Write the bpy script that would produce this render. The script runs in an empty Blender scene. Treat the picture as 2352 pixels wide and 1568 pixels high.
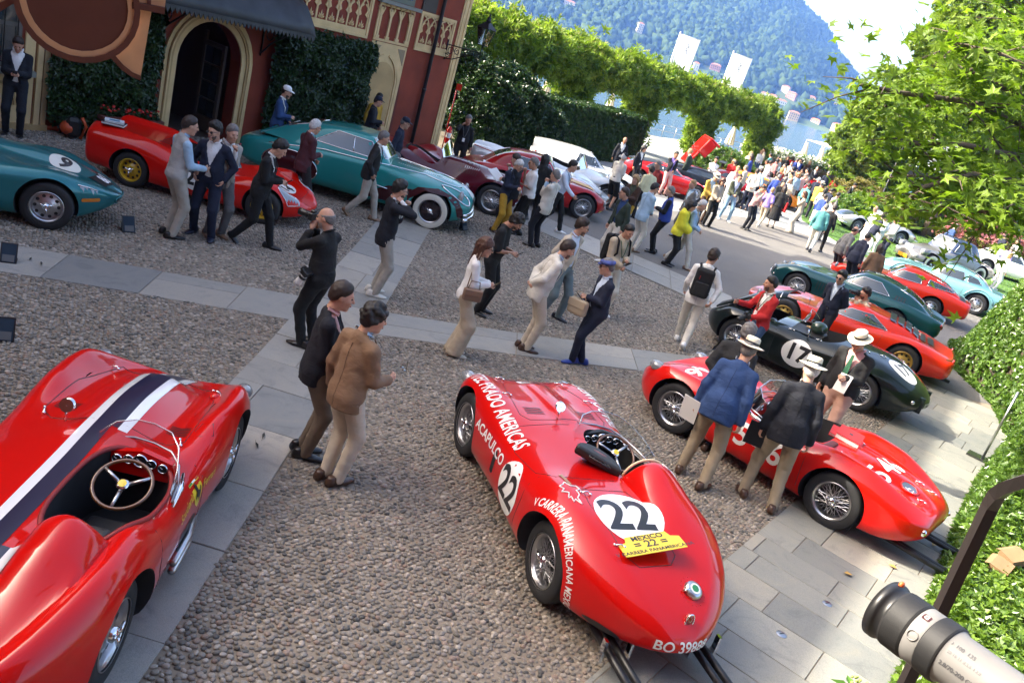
import bpy,bmesh,math,random
import numpy as np
from mathutils import Vector,Matrix,Euler,noise
from mathutils.bvhtree import BVHTree
R_=math.radians
scene=bpy.context.scene
COL=scene.collection
rng=np.random.default_rng(7)
random.seed(7)
CAM_H=4.2;PITCH=R_(19.7);ROLL=R_(17.0);FPX=1898.0;PCX,PCY=1176.0,784.0
cam_d=bpy.data.cameras.new('camera');cam=bpy.data.objects.new('camera',cam_d);COL.objects.link(cam)
_f=Vector((0,math.cos(PITCH),-math.sin(PITCH)));_u=Vector((0,math.sin(PITCH),math.cos(PITCH)));_r=Vector((1,0,0))
_cx=_r*math.cos(ROLL)+_u*math.sin(ROLL);_cy=-_r*math.sin(ROLL)+_u*math.cos(ROLL)
_m=Matrix((_cx,_cy,-_f)).transposed().to_4x4();_m.translation=(0,0,CAM_H)
cam.matrix_world=_m
cam_d.sensor_width=22.3;cam_d.lens=18.0;cam_d.clip_start=0.05;cam_d.clip_end=9000
scene.camera=cam
SUN_EL=R_(38.0);SUN_AZ_DIR=Vector((-1.0,0.02,0)).normalized()
world=bpy.data.worlds.new('World');scene.world=world;world.use_nodes=True
_nt=world.node_tree;_bg=_nt.nodes['Background']
sky_n=_nt.nodes.new('ShaderNodeTexSky');sky_n.sky_type='NISHITA';sky_n.sun_disc=False
sky_n.sun_elevation=SUN_EL;sky_n.sun_rotation=math.atan2(SUN_AZ_DIR.x,SUN_AZ_DIR.y)
sky_n.air_density=0.7;sky_n.dust_density=6.0;sky_n.ozone_density=0.6;sky_n.altitude=200
_nt.links.new(sky_n.outputs[0],_bg.inputs[0]);_bg.inputs[1].default_value=0.15
sun_d=bpy.data.lights.new('sun','SUN');sun_d.energy=2.9;sun_d.angle=R_(0.53);sun_d.color=(1.0,0.955,0.88)
sun=bpy.data.objects.new('sun',sun_d);COL.objects.link(sun)
_sd=Vector((SUN_AZ_DIR.x*math.cos(SUN_EL),SUN_AZ_DIR.y*math.cos(SUN_EL),math.sin(SUN_EL)))
sun.rotation_euler=_sd.to_track_quat('Z','Y').to_euler();sun.location=(-40,0,60)
vs=scene.view_settings;vs.view_transform='Standard';vs.look='None';vs.gamma=1.0;vs.use_curve_mapping=False
vs.exposure=2.25
scene.cycles.max_bounces=6;scene.cycles.transparent_max_bounces=12;scene.cycles.use_denoising=True
scene.cycles.volume_bounces=0
def ray(x,y):
 dx,dy=x-PCX,y-PCY
 u=dx*math.sin(ROLL)-dy*math.cos(ROLL);r=dx*math.cos(ROLL)+dy*math.sin(ROLL)
 return _f*FPX+_u*u+_r*r
def gp(x,y,z=0.0):
 d=ray(x,y);t=(z-CAM_H)/d.z
 return Vector((d.x*t,d.y*t,z))
def at_dist(x,y,dist):
 d=ray(x,y);k=dist/math.hypot(d.x,d.y)
 return Vector((d.x*k,d.y*k,CAM_H+d.z*k))
def tag(o,label=None,cat=None,group=None,kind=None):
 if label:o['label']=label
 if cat:o['category']=cat
 if group:o['group']=group
 if kind:o['kind']=kind
 return o
def thing(name,label,cat,loc=(0,0,0),rz=0.0,group=None):
 o=bpy.data.objects.new(name,None);COL.objects.link(o)
 o.location=loc;o.rotation_euler=(0,0,rz);o.empty_display_size=0.2
 return tag(o,label,cat,group)
def obj(name,me,parent=None,loc=None,rot=None,scale=None):
 o=bpy.data.objects.new(name,me);COL.objects.link(o)
 if parent is not None:o.parent=parent
 if loc is not None:o.location=loc
 if rot is not None:o.rotation_euler=rot
 if scale is not None:o.scale=scale
 return o
def mesh(name,V,F,mat=None,smooth=False,fm=None):
 me=bpy.data.meshes.new(name)
 if isinstance(V,np.ndarray)and isinstance(F,np.ndarray):
  nv,nf,k=len(V),len(F),F.shape[1]
  me.vertices.add(nv);me.vertices.foreach_set('co',np.ascontiguousarray(V,dtype=np.float32).ravel())
  me.loops.add(nf*k);me.loops.foreach_set('vertex_index',np.ascontiguousarray(F,dtype=np.int32).ravel())
  me.polygons.add(nf);me.polygons.foreach_set('loop_start',np.arange(0,nf*k,k,dtype=np.int32))
  me.update(calc_edges=True)
 else:
  me.from_pydata([tuple(v)for v in V],[],[tuple(f)for f in F]);me.update()
 for m in(mat if isinstance(mat,(list,tuple))else[mat]):
  if m is not None:me.materials.append(m)
 if fm is not None:me.polygons.foreach_set('material_index',np.asarray(fm,dtype=np.int32))
 if smooth:me.polygons.foreach_set('use_smooth',np.ones(len(me.polygons),dtype=bool))
 return me
class MB:
 """collects simple shapes that belong to ONE part"""
 def __init__(s):s.V=[];s.F=[]
 def add(s,V,F):
  o=len(s.V);s.V+=[tuple(v)for v in V];s.F+=[tuple(i+o for i in f)for f in F];return s
 def box(s,a,b):
  x0,y0,z0=a;x1,y1,z1=b
  return s.add([(x0,y0,z0),(x1,y0,z0),(x1,y1,z0),(x0,y1,z0),(x0,y0,z1),(x1,y0,z1),(x1,y1,z1),(x0,y1,z1)],[(0,3,2,1),(4,5,6,7),(0,1,5,4),(1,2,6,5),(2,3,7,6),(3,0,4,7)])
 def tube(s,pts,r,n=8,cap=True):
  pts=[Vector(p)for p in pts];rs=r if isinstance(r,(list,tuple))else[r]*len(pts)
  V=[];F=[];up=Vector((0.13,0.21,1)).normalized()
  for i,p in enumerate(pts):
   t=(pts[min(i+1,len(pts)-1)]-pts[max(i-1,0)]).normalized()
   a=t.cross(up)
   if a.length<1e-3:a=t.cross(Vector((1,0,0)))
   a.normalize();b=a.cross(t).normalized()
   for k in range(n):
    w=2*math.pi*k/n;V.append(p+(a*math.cos(w)+b*math.sin(w))*rs[i])
  for i in range(len(pts)-1):
   for k in range(n):
    k2=(k+1)%n;F.append((i*n+k,i*n+k2,(i+1)*n+k2,(i+1)*n+k))
  if cap:F.append(tuple(range(n))[::-1]);F.append(tuple((len(pts)-1)*n+k for k in range(n)))
  return s.add(V,F)
 def lathe(s,prof,n=24,axis='z',c=(0,0,0),cap=False):
  V=[];F=[];m=len(prof)
  for k in range(n):
   w=2*math.pi*k/n;cs,sn=math.cos(w),math.sin(w)
   for(r,h)in prof:
    p=(r*cs,r*sn,h)if axis=='z' else((r*cs,h,r*sn)if axis=='y' else(h,r*cs,r*sn))
    V.append((p[0]+c[0],p[1]+c[1],p[2]+c[2]))
  for k in range(n):
   k2=(k+1)%n
   for i in range(m-1):F.append((k*m+i,k2*m+i,k2*m+i+1,k*m+i+1))
  if cap:
   F.append(tuple(k*m for k in range(n))[::-1]);F.append(tuple(k*m+m-1 for k in range(n)))
  return s.add(V,F)
 def prism(s,poly,h0,h1,axis='z'):
  n=len(poly)
  def P(a,b,h):return(a,b,h)if axis=='z' else((a,h,b)if axis=='y' else(h,a,b))
  V=[P(a,b,h0)for a,b in poly]+[P(a,b,h1)for a,b in poly]
  return s.add(V,[tuple(range(n))[::-1],tuple(range(n,2*n))]+[(i,(i+1)%n,(i+1)%n+n,i+n)for i in range(n)])
 def ball(s,c,r,nu=12,nv=8):
  r=r if isinstance(r,(tuple,list))else(r,r,r)
  V=[(c[0],c[1],c[2]-r[2])];F=[]
  for j in range(1,nv):
   a=math.pi*j/nv-math.pi/2
   for i in range(nu):
    w=2*math.pi*i/nu;V.append((c[0]+r[0]*math.cos(a)*math.cos(w),c[1]+r[1]*math.cos(a)*math.sin(w),c[2]+r[2]*math.sin(a)))
  V.append((c[0],c[1],c[2]+r[2]));t=len(V)-1
  for i in range(nu):
   i2=(i+1)%nu;F.append((0,1+i2,1+i))
   for j in range(nv-2):F.append((1+j*nu+i,1+j*nu+i2,1+(j+1)*nu+i2,1+(j+1)*nu+i))
   F.append((1+(nv-2)*nu+i,1+(nv-2)*nu+i2,t))
  return s.add(V,F)
 def mesh(s,name,mat,smooth=False):
  me=mesh(name,s.V,s.F,mat,smooth)
  return me
 def obj(s,name,mat,parent=None,smooth=False,loc=None,rot=None,fix=False):
  me=s.mesh(name,mat,smooth)
  if fix:fixn(me)
  return obj(name,me,parent,loc,rot)
def fixn(me):
 bm=bmesh.new();bm.from_mesh(me);bmesh.ops.recalc_face_normals(bm,faces=bm.faces);bm.to_mesh(me);bm.free()
def autosmooth(me,ang=35):
 bm=bmesh.new();bm.from_mesh(me)
 for f in bm.faces:f.smooth=True
 for e in bm.edges:
  if len(e.link_faces)==2 and e.calc_face_angle(0)>R_(ang):e.smooth=False
 bm.to_mesh(me);bm.free()
MATS={}
def _mat(name):
 m=bpy.data.materials.new(name);m.use_nodes=True;nt=m.node_tree
 return m,nt,nt.nodes['Principled BSDF'],nt.nodes['Material Output']
def N(nt,t,**kw):
 n=nt.nodes.new(t)
 for k,v in kw.items():setattr(n,k,v)
 return n
def ramp(nt,fac,stops):
 r=N(nt,'ShaderNodeValToRGB');e=r.color_ramp.elements
 while len(e)<len(stops):e.new(0.5)
 for el,(p,c)in zip(e,stops):el.position=p;el.color=(c[0],c[1],c[2],1)
 nt.links.new(fac,r.inputs[0]);return r.outputs[0]
def c3(c):return(c[0],c[1],c[2],1.0)
def plain(name,col,rough=0.6,metal=0.0,coat=0.0,spec=0.5,var=0.0,vscale=8.0,bump=0.0,bscale=60.0,sheen=0.0):
 """colour with slight noise variation and optional fine relief"""
 if name in MATS:return MATS[name]
 m,nt,p,out=_mat(name)
 p.inputs['Base Color'].default_value=c3(col);p.inputs['Roughness'].default_value=rough
 p.inputs['Metallic'].default_value=metal;p.inputs['Specular IOR Level'].default_value=spec
 p.inputs['Coat Weight'].default_value=coat;p.inputs['Coat Roughness'].default_value=0.03
 if sheen:p.inputs['Sheen Weight'].default_value=sheen
 if var or bump:
  tc=N(nt,'ShaderNodeTexCoord')
  if var:
   nz=N(nt,'ShaderNodeTexNoise');nz.inputs['Scale'].default_value=vscale;nz.inputs['Detail'].default_value=5
   nt.links.new(tc.outputs['Object'],nz.inputs['Vector'])
   lo=[max(0,c*(1-var))for c in col];hi=[min(1,c*(1+var))for c in col]
   nt.links.new(ramp(nt,nz.outputs['Fac'],[(0.3,lo),(0.7,hi)]),p.inputs['Base Color'])
  if bump:
   nb=N(nt,'ShaderNodeTexNoise');nb.inputs['Scale'].default_value=bscale;nb.inputs['Detail'].default_value=4
   nt.links.new(tc.outputs['Object'],nb.inputs['Vector'])
   b=N(nt,'ShaderNodeBump');b.inputs['Strength'].default_value=bump;b.inputs['Distance'].default_value=0.01
   nt.links.new(nb.outputs['Fac'],b.inputs['Height']);nt.links.new(b.outputs[0],p.inputs['Normal'])
 MATS[name]=m;return m
def paint(name,col,rough=0.28,metal=0.0,flake=0.0):
 """car lacquer: base under a clear coat"""
 if name in MATS:return MATS[name]
 m,nt,p,out=_mat(name)
 p.inputs['Base Color'].default_value=c3(col);p.inputs['Roughness'].default_value=rough;p.inputs['Metallic'].default_value=metal
 p.inputs['Specular IOR Level'].default_value=0.12;p.inputs['Coat Weight'].default_value=1.0;p.inputs['Coat Roughness'].default_value=0.012;p.inputs['Coat IOR'].default_value=1.4
 tc=N(nt,'ShaderNodeTexCoord');nz=N(nt,'ShaderNodeTexNoise');nz.inputs['Scale'].default_value=2.2;nz.inputs['Detail'].default_value=3
 nt.links.new(tc.outputs['Object'],nz.inputs['Vector'])
 b=N(nt,'ShaderNodeBump');b.inputs['Strength'].default_value=0.06;b.inputs['Distance'].default_value=0.01
 nt.links.new(nz.outputs['Fac'],b.inputs['Height']);nt.links.new(b.outputs[0],p.inputs['Coat Normal'])
 MATS[name]=m;return m
def glass(name,tint=(0.03,0.04,0.045),trans=0.0):
 if name in MATS:return MATS[name]
 m,nt,p,out=_mat(name)
 if trans<=0:
  p.inputs['Base Color'].default_value=c3(tint);p.inputs['Roughness'].default_value=0.04;p.inputs['Specular IOR Level'].default_value=0.8
  p.inputs['Coat Weight'].default_value=1.0
 else:
  tr=N(nt,'ShaderNodeBsdfTransparent');tr.inputs[0].default_value=c3(tint)
  gl=N(nt,'ShaderNodeBsdfGlossy');gl.inputs['Roughness'].default_value=0.02
  fr=N(nt,'ShaderNodeFresnel');fr.inputs[0].default_value=1.5
  mx=N(nt,'ShaderNodeMixShader');mp=N(nt,'ShaderNodeMath',operation='MULTIPLY_ADD');mp.inputs[1].default_value=1.0;mp.inputs[2].default_value=0.04
  nt.links.new(fr.outputs[0],mp.inputs[0]);nt.links.new(mp.outputs[0],mx.inputs[0])
  nt.links.new(tr.outputs[0],mx.inputs[1]);nt.links.new(gl.outputs[0],mx.inputs[2]);nt.links.new(mx.outputs[0],out.inputs[0])
 MATS[name]=m;return m
def leafmat(name,lo,hi,trans=0.5,rough=0.45,spec=0.4,tint=(1.0,1.1,0.5)):
 if name in MATS:return MATS[name]
 m,nt,p,out=_mat(name)
 oi=N(nt,'ShaderNodeObjectInfo')
 col=ramp(nt,oi.outputs['Random'],[(0.0,lo),(0.55,[(a+b)/2 for a,b in zip(lo,hi)]),(1.0,hi)])
 nt.links.new(col,p.inputs['Base Color']);p.inputs['Roughness'].default_value=rough;p.inputs['Specular IOR Level'].default_value=spec
 tl=N(nt,'ShaderNodeBsdfTranslucent')
 mc=N(nt,'ShaderNodeMix',data_type='RGBA',blend_type='MULTIPLY');mc.inputs[0].default_value=1.0
 nt.links.new(col,mc.inputs[6]);mc.inputs[7].default_value=c3(tint)
 nt.links.new(mc.outputs[2],tl.inputs[0])
 mx=N(nt,'ShaderNodeMixShader');mx.inputs[0].default_value=trans
 nt.links.new(p.outputs[0],mx.inputs[1]);nt.links.new(tl.outputs[0],mx.inputs[2]);nt.links.new(mx.outputs[0],out.inputs[0])
 MATS[name]=m;return m
def scatter(name,P,ROT,SCL,piece_mesh,parent=None):
 me=bpy.data.meshes.new(name);P=np.asarray(P,dtype=np.float32);n=len(P)
 me.vertices.add(n);me.vertices.foreach_set('co',P.ravel())
 a=me.attributes.new('rot','FLOAT_VECTOR','POINT');a.data.foreach_set('vector',np.asarray(ROT,dtype=np.float32).ravel())
 SCL=np.asarray(SCL,dtype=np.float32)
 if SCL.ndim==1:SCL=np.repeat(SCL[:,None],3,1)
 a=me.attributes.new('scl','FLOAT_VECTOR','POINT');a.data.foreach_set('vector',SCL.ravel())
 for m in piece_mesh.materials:me.materials.append(m)
 o=obj(name,me,parent);o['kind']='stuff'
 tmpl=bpy.data.objects.new('piece_'+name,piece_mesh)
 ng=bpy.data.node_groups.new('scatter_'+name,'GeometryNodeTree')
 ng.interface.new_socket('Geometry',in_out='INPUT',socket_type='NodeSocketGeometry')
 ng.interface.new_socket('Geometry',in_out='OUTPUT',socket_type='NodeSocketGeometry')
 gi=ng.nodes.new('NodeGroupInput');go=ng.nodes.new('NodeGroupOutput')
 oi=ng.nodes.new('GeometryNodeObjectInfo');oi.inputs['Object'].default_value=tmpl
 m2p=ng.nodes.new('GeometryNodeMeshToPoints')
 iop=ng.nodes.new('GeometryNodeInstanceOnPoints')
 r=ng.nodes.new('GeometryNodeInputNamedAttribute');r.data_type='FLOAT_VECTOR';r.inputs['Name'].default_value='rot'
 s=ng.nodes.new('GeometryNodeInputNamedAttribute');s.data_type='FLOAT_VECTOR';s.inputs['Name'].default_value='scl'
 e2r=ng.nodes.new('FunctionNodeEulerToRotation')
 L=ng.links.new
 L(gi.outputs[0],m2p.inputs['Mesh']);L(m2p.outputs[0],iop.inputs['Points']);L(oi.outputs['Geometry'],iop.inputs['Instance'])
 L(r.outputs['Attribute'],e2r.inputs[0]);L(e2r.outputs[0],iop.inputs['Rotation'])
 L(s.outputs['Attribute'],iop.inputs['Scale']);L(iop.outputs[0],go.inputs[0])
 md=o.modifiers.new('scatter','NODES');md.node_group=ng
 return o
def dir_to_euler(D,spin):
 """euler (XYZ) that turns +Z to directions D (n,3), after a spin about Z"""
 D=D/np.maximum(1e-6,np.linalg.norm(D,axis=1))[:,None]
 th=np.arccos(np.clip(D[:,2],-1,1));ph=np.arctan2(D[:,1],D[:,0])
 cz,sz,cy,sy,cs,ss=np.cos(ph),np.sin(ph),np.cos(th),np.sin(th),np.cos(spin),np.sin(spin)
 r00=cz*cy*cs-sz*ss;r10=sz*cy*cs+cz*ss;r20=-sy*cs;r21=sy*ss;r22=cy
 return np.stack([np.arctan2(r21,r22),np.arcsin(np.clip(-r20,-1,1)),np.arctan2(r10,r00)],1)
def in_poly(x,y,poly):
 x=np.asarray(x);y=np.asarray(y);c=np.zeros(x.shape,bool);n=len(poly)
 for i in range(n):
  x0,y0=poly[i];x1,y1=poly[(i+1)%n]
  if y0==y1:continue
  k=((y0>y)!=(y1>y))&(x<(x1-x0)*(y-y0)/(y1-y0)+x0);c^=k
 return c
def in_view(P,mx=0.06):
 P=np.asarray(P,float);d=P-np.array([0,0,CAM_H]);f=d@np.array(_f);f=np.where(f<0.1,0.1,f)
 X=(d@np.array(_cx))/f*FPX/1176;Y=(d@np.array(_cy))/f*FPX/784
 return(np.abs(X)<1+mx)&(np.abs(Y)<1+mx)&((d@np.array(_f))>0.1)
def sheet(name,poly,z,mat,kind='structure',parent=None):
 o=obj(name,mesh(name,[(x,y,z)for x,y in poly],[tuple(range(len(poly)))],mat),parent)
 if parent is None:o['kind']=kind
 return o
def mat_ground(name,stops,scale,bump=0.4,bscale=80,rough=0.9,spec=0.3,scale2=None,dist=0.01):
 m,nt,p,out=_mat(name);tc=N(nt,'ShaderNodeTexCoord')
 n1=N(nt,'ShaderNodeTexNoise');n1.inputs['Scale'].default_value=scale;n1.inputs['Detail'].default_value=8;n1.inputs['Roughness'].default_value=0.65
 nt.links.new(tc.outputs['Object'],n1.inputs['Vector'])
 nt.links.new(ramp(nt,n1.outputs['Fac'],stops),p.inputs['Base Color'])
 n2=N(nt,'ShaderNodeTexNoise');n2.inputs['Scale'].default_value=bscale;n2.inputs['Detail'].default_value=5
 nt.links.new(tc.outputs['Object'],n2.inputs['Vector'])
 b=N(nt,'ShaderNodeBump');b.inputs['Strength'].default_value=bump;b.inputs['Distance'].default_value=dist
 nt.links.new(n2.outputs['Fac'],b.inputs['Height']);nt.links.new(b.outputs[0],p.inputs['Normal'])
 p.inputs['Roughness'].default_value=rough;p.inputs['Specular IOR Level'].default_value=spec
 MATS[name]=m;return m
M_EARTH=mat_ground('earth',[(0.3,(0.10,0.085,0.06)),(0.7,(0.17,0.145,0.11))],1.5)
M_MORTAR=mat_ground('mortar',[(0.3,(0.19,0.155,0.115)),(0.7,(0.28,0.235,0.18))],2.5,bscale=140)
def mat_asphalt():
 m=mat_ground('asphalt',[(0.3,(0.135,0.128,0.12)),(0.7,(0.19,0.18,0.165))],0.35,bump=0.5,bscale=220)
 nt=m.node_tree;p=nt.nodes['Principled BSDF'];l=p.inputs['Base Color'].links[0].from_socket
 tc=[n for n in nt.nodes if n.type=='TEX_COORD'][0]
 v=N(nt,'ShaderNodeTexNoise');v.inputs['Scale'].default_value=90;v.inputs['Detail'].default_value=2;nt.links.new(tc.outputs['Object'],v.inputs['Vector'])
 r=ramp(nt,v.outputs['Fac'],[(0.35,(0.72,0.72,0.72)),(0.55,(1,1,1)),(0.72,(1.0,1.0,1.0))])
 mx=N(nt,'ShaderNodeMix',data_type='RGBA',blend_type='MULTIPLY');mx.inputs[0].default_value=1.0
 nt.links.new(l,mx.inputs[6]);nt.links.new(r,mx.inputs[7]);nt.links.new(mx.outputs[2],p.inputs['Base Color']);return m
M_ASPH=mat_asphalt()
M_GRASSG=mat_ground('lawn_soil',[(0.3,(0.05,0.11,0.018)),(0.7,(0.085,0.17,0.03))],1.2,bump=0.8,bscale=60,rough=0.8)
def mat_stone(name,tint=(1,1,1)):
 m,nt,p,out=_mat(name);tc=N(nt,'ShaderNodeTexCoord');oi=N(nt,'ShaderNodeObjectInfo')
 mp=N(nt,'ShaderNodeVectorMath',operation='MULTIPLY_ADD');nt.links.new(tc.outputs['Object'],mp.inputs[0]);mp.inputs[1].default_value=(1,1,1)
 cv=N(nt,'ShaderNodeVectorMath',operation='SCALE');cv.inputs[0].default_value=(37,19,11);nt.links.new(oi.outputs['Random'],cv.inputs['Scale']);nt.links.new(cv.outputs[0],mp.inputs[2])
 base=ramp(nt,oi.outputs['Random'],[(0.0,[c*t for c,t in zip((0.19,0.195,0.19),tint)]),(0.35,[c*t for c,t in zip((0.32,0.31,0.28),tint)]),(0.7,[c*t for c,t in zip((0.25,0.245,0.225),tint)]),(1.0,[c*t for c,t in zip((0.38,0.35,0.30),tint)])])
 w=N(nt,'ShaderNodeTexNoise');w.inputs['Scale'].default_value=3.0;w.inputs['Detail'].default_value=7;w.inputs['Roughness'].default_value=0.7;w.inputs['Distortion'].default_value=1.2
 nt.links.new(mp.outputs[0],w.inputs['Vector'])
 r=ramp(nt,w.outputs['Fac'],[(0.22,(0.55,0.57,0.60)),(0.45,(0.95,0.95,0.95)),(0.6,(1.02,1,0.97)),(0.8,(1.2,1.1,0.95))])
 mx=N(nt,'ShaderNodeMix',data_type='RGBA',blend_type='MULTIPLY');mx.inputs[0].default_value=1.0
 nt.links.new(base,mx.inputs[6]);nt.links.new(r,mx.inputs[7])
 f=N(nt,'ShaderNodeTexNoise');f.inputs['Scale'].default_value=160;f.inputs['Detail'].default_value=3;nt.links.new(mp.outputs[0],f.inputs['Vector'])
 r2=ramp(nt,f.outputs['Fac'],[(0.3,(0.75,0.75,0.76)),(0.6,(1.05,1.05,1.04))])
 m2=N(nt,'ShaderNodeMix',data_type='RGBA',blend_type='MULTIPLY');m2.inputs[0].default_value=1.0
 nt.links.new(mx.outputs[2],m2.inputs[6]);nt.links.new(r2,m2.inputs[7]);nt.links.new(m2.outputs[2],p.inputs['Base Color'])
 ad=N(nt,'ShaderNodeMath',operation='MULTIPLY_ADD');ad.inputs[1].default_value=0.3
 nt.links.new(f.outputs['Fac'],ad.inputs[0]);nt.links.new(w.outputs['Fac'],ad.inputs[2])
 b=N(nt,'ShaderNodeBump');b.inputs['Strength'].default_value=0.45;b.inputs['Distance'].default_value=0.012
 nt.links.new(ad.outputs[0],b.inputs['Height']);nt.links.new(b.outputs[0],p.inputs['Normal'])
 p.inputs['Roughness'].default_value=0.62;p.inputs['Specular IOR Level'].default_value=0.45
 MATS[name]=m;return m
M_SLAB=mat_stone('slab_stone');M_SLAB2=mat_stone('terrace_stone',(0.93,0.95,0.92))
def mat_pebble():
 m,nt,p,out=_mat('river_pebble');oi=N(nt,'ShaderNodeObjectInfo');tc=N(nt,'ShaderNodeTexCoord')
 base=ramp(nt,oi.outputs['Random'],[(0.0,(0.075,0.074,0.068)),(0.14,(0.17,0.155,0.13)),(0.30,(0.28,0.25,0.205)),(0.44,(0.14,0.13,0.112)),(0.60,(0.38,0.34,0.285)),(0.72,(0.20,0.17,0.14)),(0.82,(0.24,0.225,0.20)),(0.92,(0.25,0.175,0.13)),(1.0,(0.44,0.40,0.345))])
 n=N(nt,'ShaderNodeTexNoise');n.inputs['Scale'].default_value=2.2;n.inputs['Detail'].default_value=6;n.inputs['Roughness'].default_value=0.7
 nt.links.new(tc.outputs['Object'],n.inputs['Vector'])
 mx=N(nt,'ShaderNodeMix',data_type='RGBA',blend_type='MULTIPLY');mx.inputs[0].default_value=1.0
 nt.links.new(base,mx.inputs[6]);nt.links.new(ramp(nt,n.outputs['Fac'],[(0.25,(0.65,0.64,0.62)),(0.75,(1.25,1.22,1.18))]),mx.inputs[7])
 nt.links.new(mx.outputs[2],p.inputs['Base Color']);p.inputs['Roughness'].default_value=0.5;p.inputs['Specular IOR Level'].default_value=0.4
 MATS['river_pebble']=m;return m
M_PEB=mat_pebble()
LAND=[(-140,-30),(160,-30),(160,74),(60,84),(22,86),(2,62),(-6,48),(-30,48),(-140,48)]
sheet('ground',LAND,-0.03,M_EARTH)
def line_pts(pts,ys=None):return pts
S1U=[(-9.5,8.35),(-6.57,9.62),(-4.77,10.30),(-2.94,10.95),(-1.61,11.43),(0.18,12.22),(2.04,13.14),(3.4,13.9)]
S1L=[(-9.1,7.45),(-6.0,8.82),(-4.4,9.45),(-2.86,9.98),(-1.73,10.40),(0.48,11.36),(2.0,12.12),(3.5,12.9)]
S2L=[(-2.62,1.6),(-2.66,3.85),(-2.70,6.6),(-2.78,8.5),(-2.88,10.0),(-3.02,11.6),(-3.16,14.0),(-3.36,16.6),(-3.42,19.6)]
S2R=[(-1.50,1.6),(-1.56,3.85),(-1.70,6.6),(-1.80,8.5),(-1.88,10.0),(-1.96,11.6),(-2.12,14.0),(-2.30,16.6),(-2.36,19.6)]
S3I=[(-2.6,21.3),(-0.97,20.4),(0.63,19.5),(1.95,18.75),(3.2,18.0),(4.5,17.1)]
S3O=[(-2.3,23.0),(-0.91,22.35),(0.06,21.75),(1.42,20.98),(3.32,19.95),(4.64,19.2)]
T_EDGE=[(-0.9,1.6),(1.24,5.0),(2.73,7.40),(3.55,8.70),(6.09,12.71),(8.3,16.2)]
IVY_EDGE=[(1.6,1.6),(3.0,4.3),(4.1,6.1),(5.2,8.0),(6.1,9.6),(7.5,11.9),(9.2,14.4),(9.9,16.6)]
strip1=S1U+S1L[::-1];strip2=S2L+S2R[::-1];strip3=S3I+S3O[::-1];terrace=T_EDGE+IVY_EDGE[::-1]
COURT=[(-13.5,5.0),(-4.5,1.0),(-0.9,1.4)]+T_EDGE[1:]+[(5.2,17.3),(4.5,17.1),(0.63,19.4),(-2.6,21.3),(-4.9,24.5),(-11,15.0)]
bed=sheet('pebble_bed',COURT,0.0,M_MORTAR)
ASPH=[(-3.2,23.9),(-2.3,22.95),(-0.91,22.3),(1.42,20.93),(4.64,19.15),(5.4,17.25),(8.3,16.2),(9.9,16.6),(10.9,20.5),(14.5,27.0),(13.0,32.2),(12.0,34.4),(9.8,34.75),(7.6,34.3),(5.5,31.9),(3.3,28.8),(0.0,29.2),(-3.0,28.5)]
sheet('asphalt_road',ASPH,0.006,M_ASPH)
def mat_farpave():
 m,nt,p,out=_mat('far_paving');tc=N(nt,'ShaderNodeTexCoord');mp=N(nt,'ShaderNodeMapping');mp.inputs['Rotation'].default_value=(0,0,R_(25))
 nt.links.new(tc.outputs['Object'],mp.inputs[0]);br=N(nt,'ShaderNodeTexBrick');br.inputs['Scale'].default_value=1.0
 br.inputs['Brick Width'].default_value=0.9;br.inputs['Row Height'].default_value=0.5;br.inputs['Mortar Size'].default_value=0.012
 br.inputs['Color1'].default_value=(0.24,0.25,0.24,1);br.inputs['Color2'].default_value=(0.33,0.33,0.31,1);br.inputs['Mortar'].default_value=(0.16,0.155,0.14,1)
 nt.links.new(mp.outputs[0],br.inputs['Vector']);nt.links.new(br.outputs['Color'],p.inputs['Base Color']);p.inputs['Roughness'].default_value=0.7
 b=N(nt,'ShaderNodeBump');b.inputs['Strength'].default_value=0.3;b.invert=True;nt.links.new(br.outputs['Fac'],b.inputs['Height']);nt.links.new(b.outputs[0],p.inputs['Normal']);return m
FARP=[(-3.0,28.5),(0.0,29.2),(3.3,28.8),(5.5,31.9),(7.6,34.3),(9.8,34.75),(12.0,34.4),(11.3,39.5),(13,47),(17,60),(22,76),(30,82),(22,86),(8,70),(-2,50),(-5,40)]
sheet('lakeside_paving',FARP,0.004,mat_farpave())
LAWN=[(12.0,34.4),(13.0,32.2),(14.5,27.0),(20,27),(60,40),(70,76),(30,82),(22,76),(17,60),(13,47),(11.3,39.5)]
sheet('lawn',LAWN,0.012,M_GRASSG)
slab_cache={}
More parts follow.
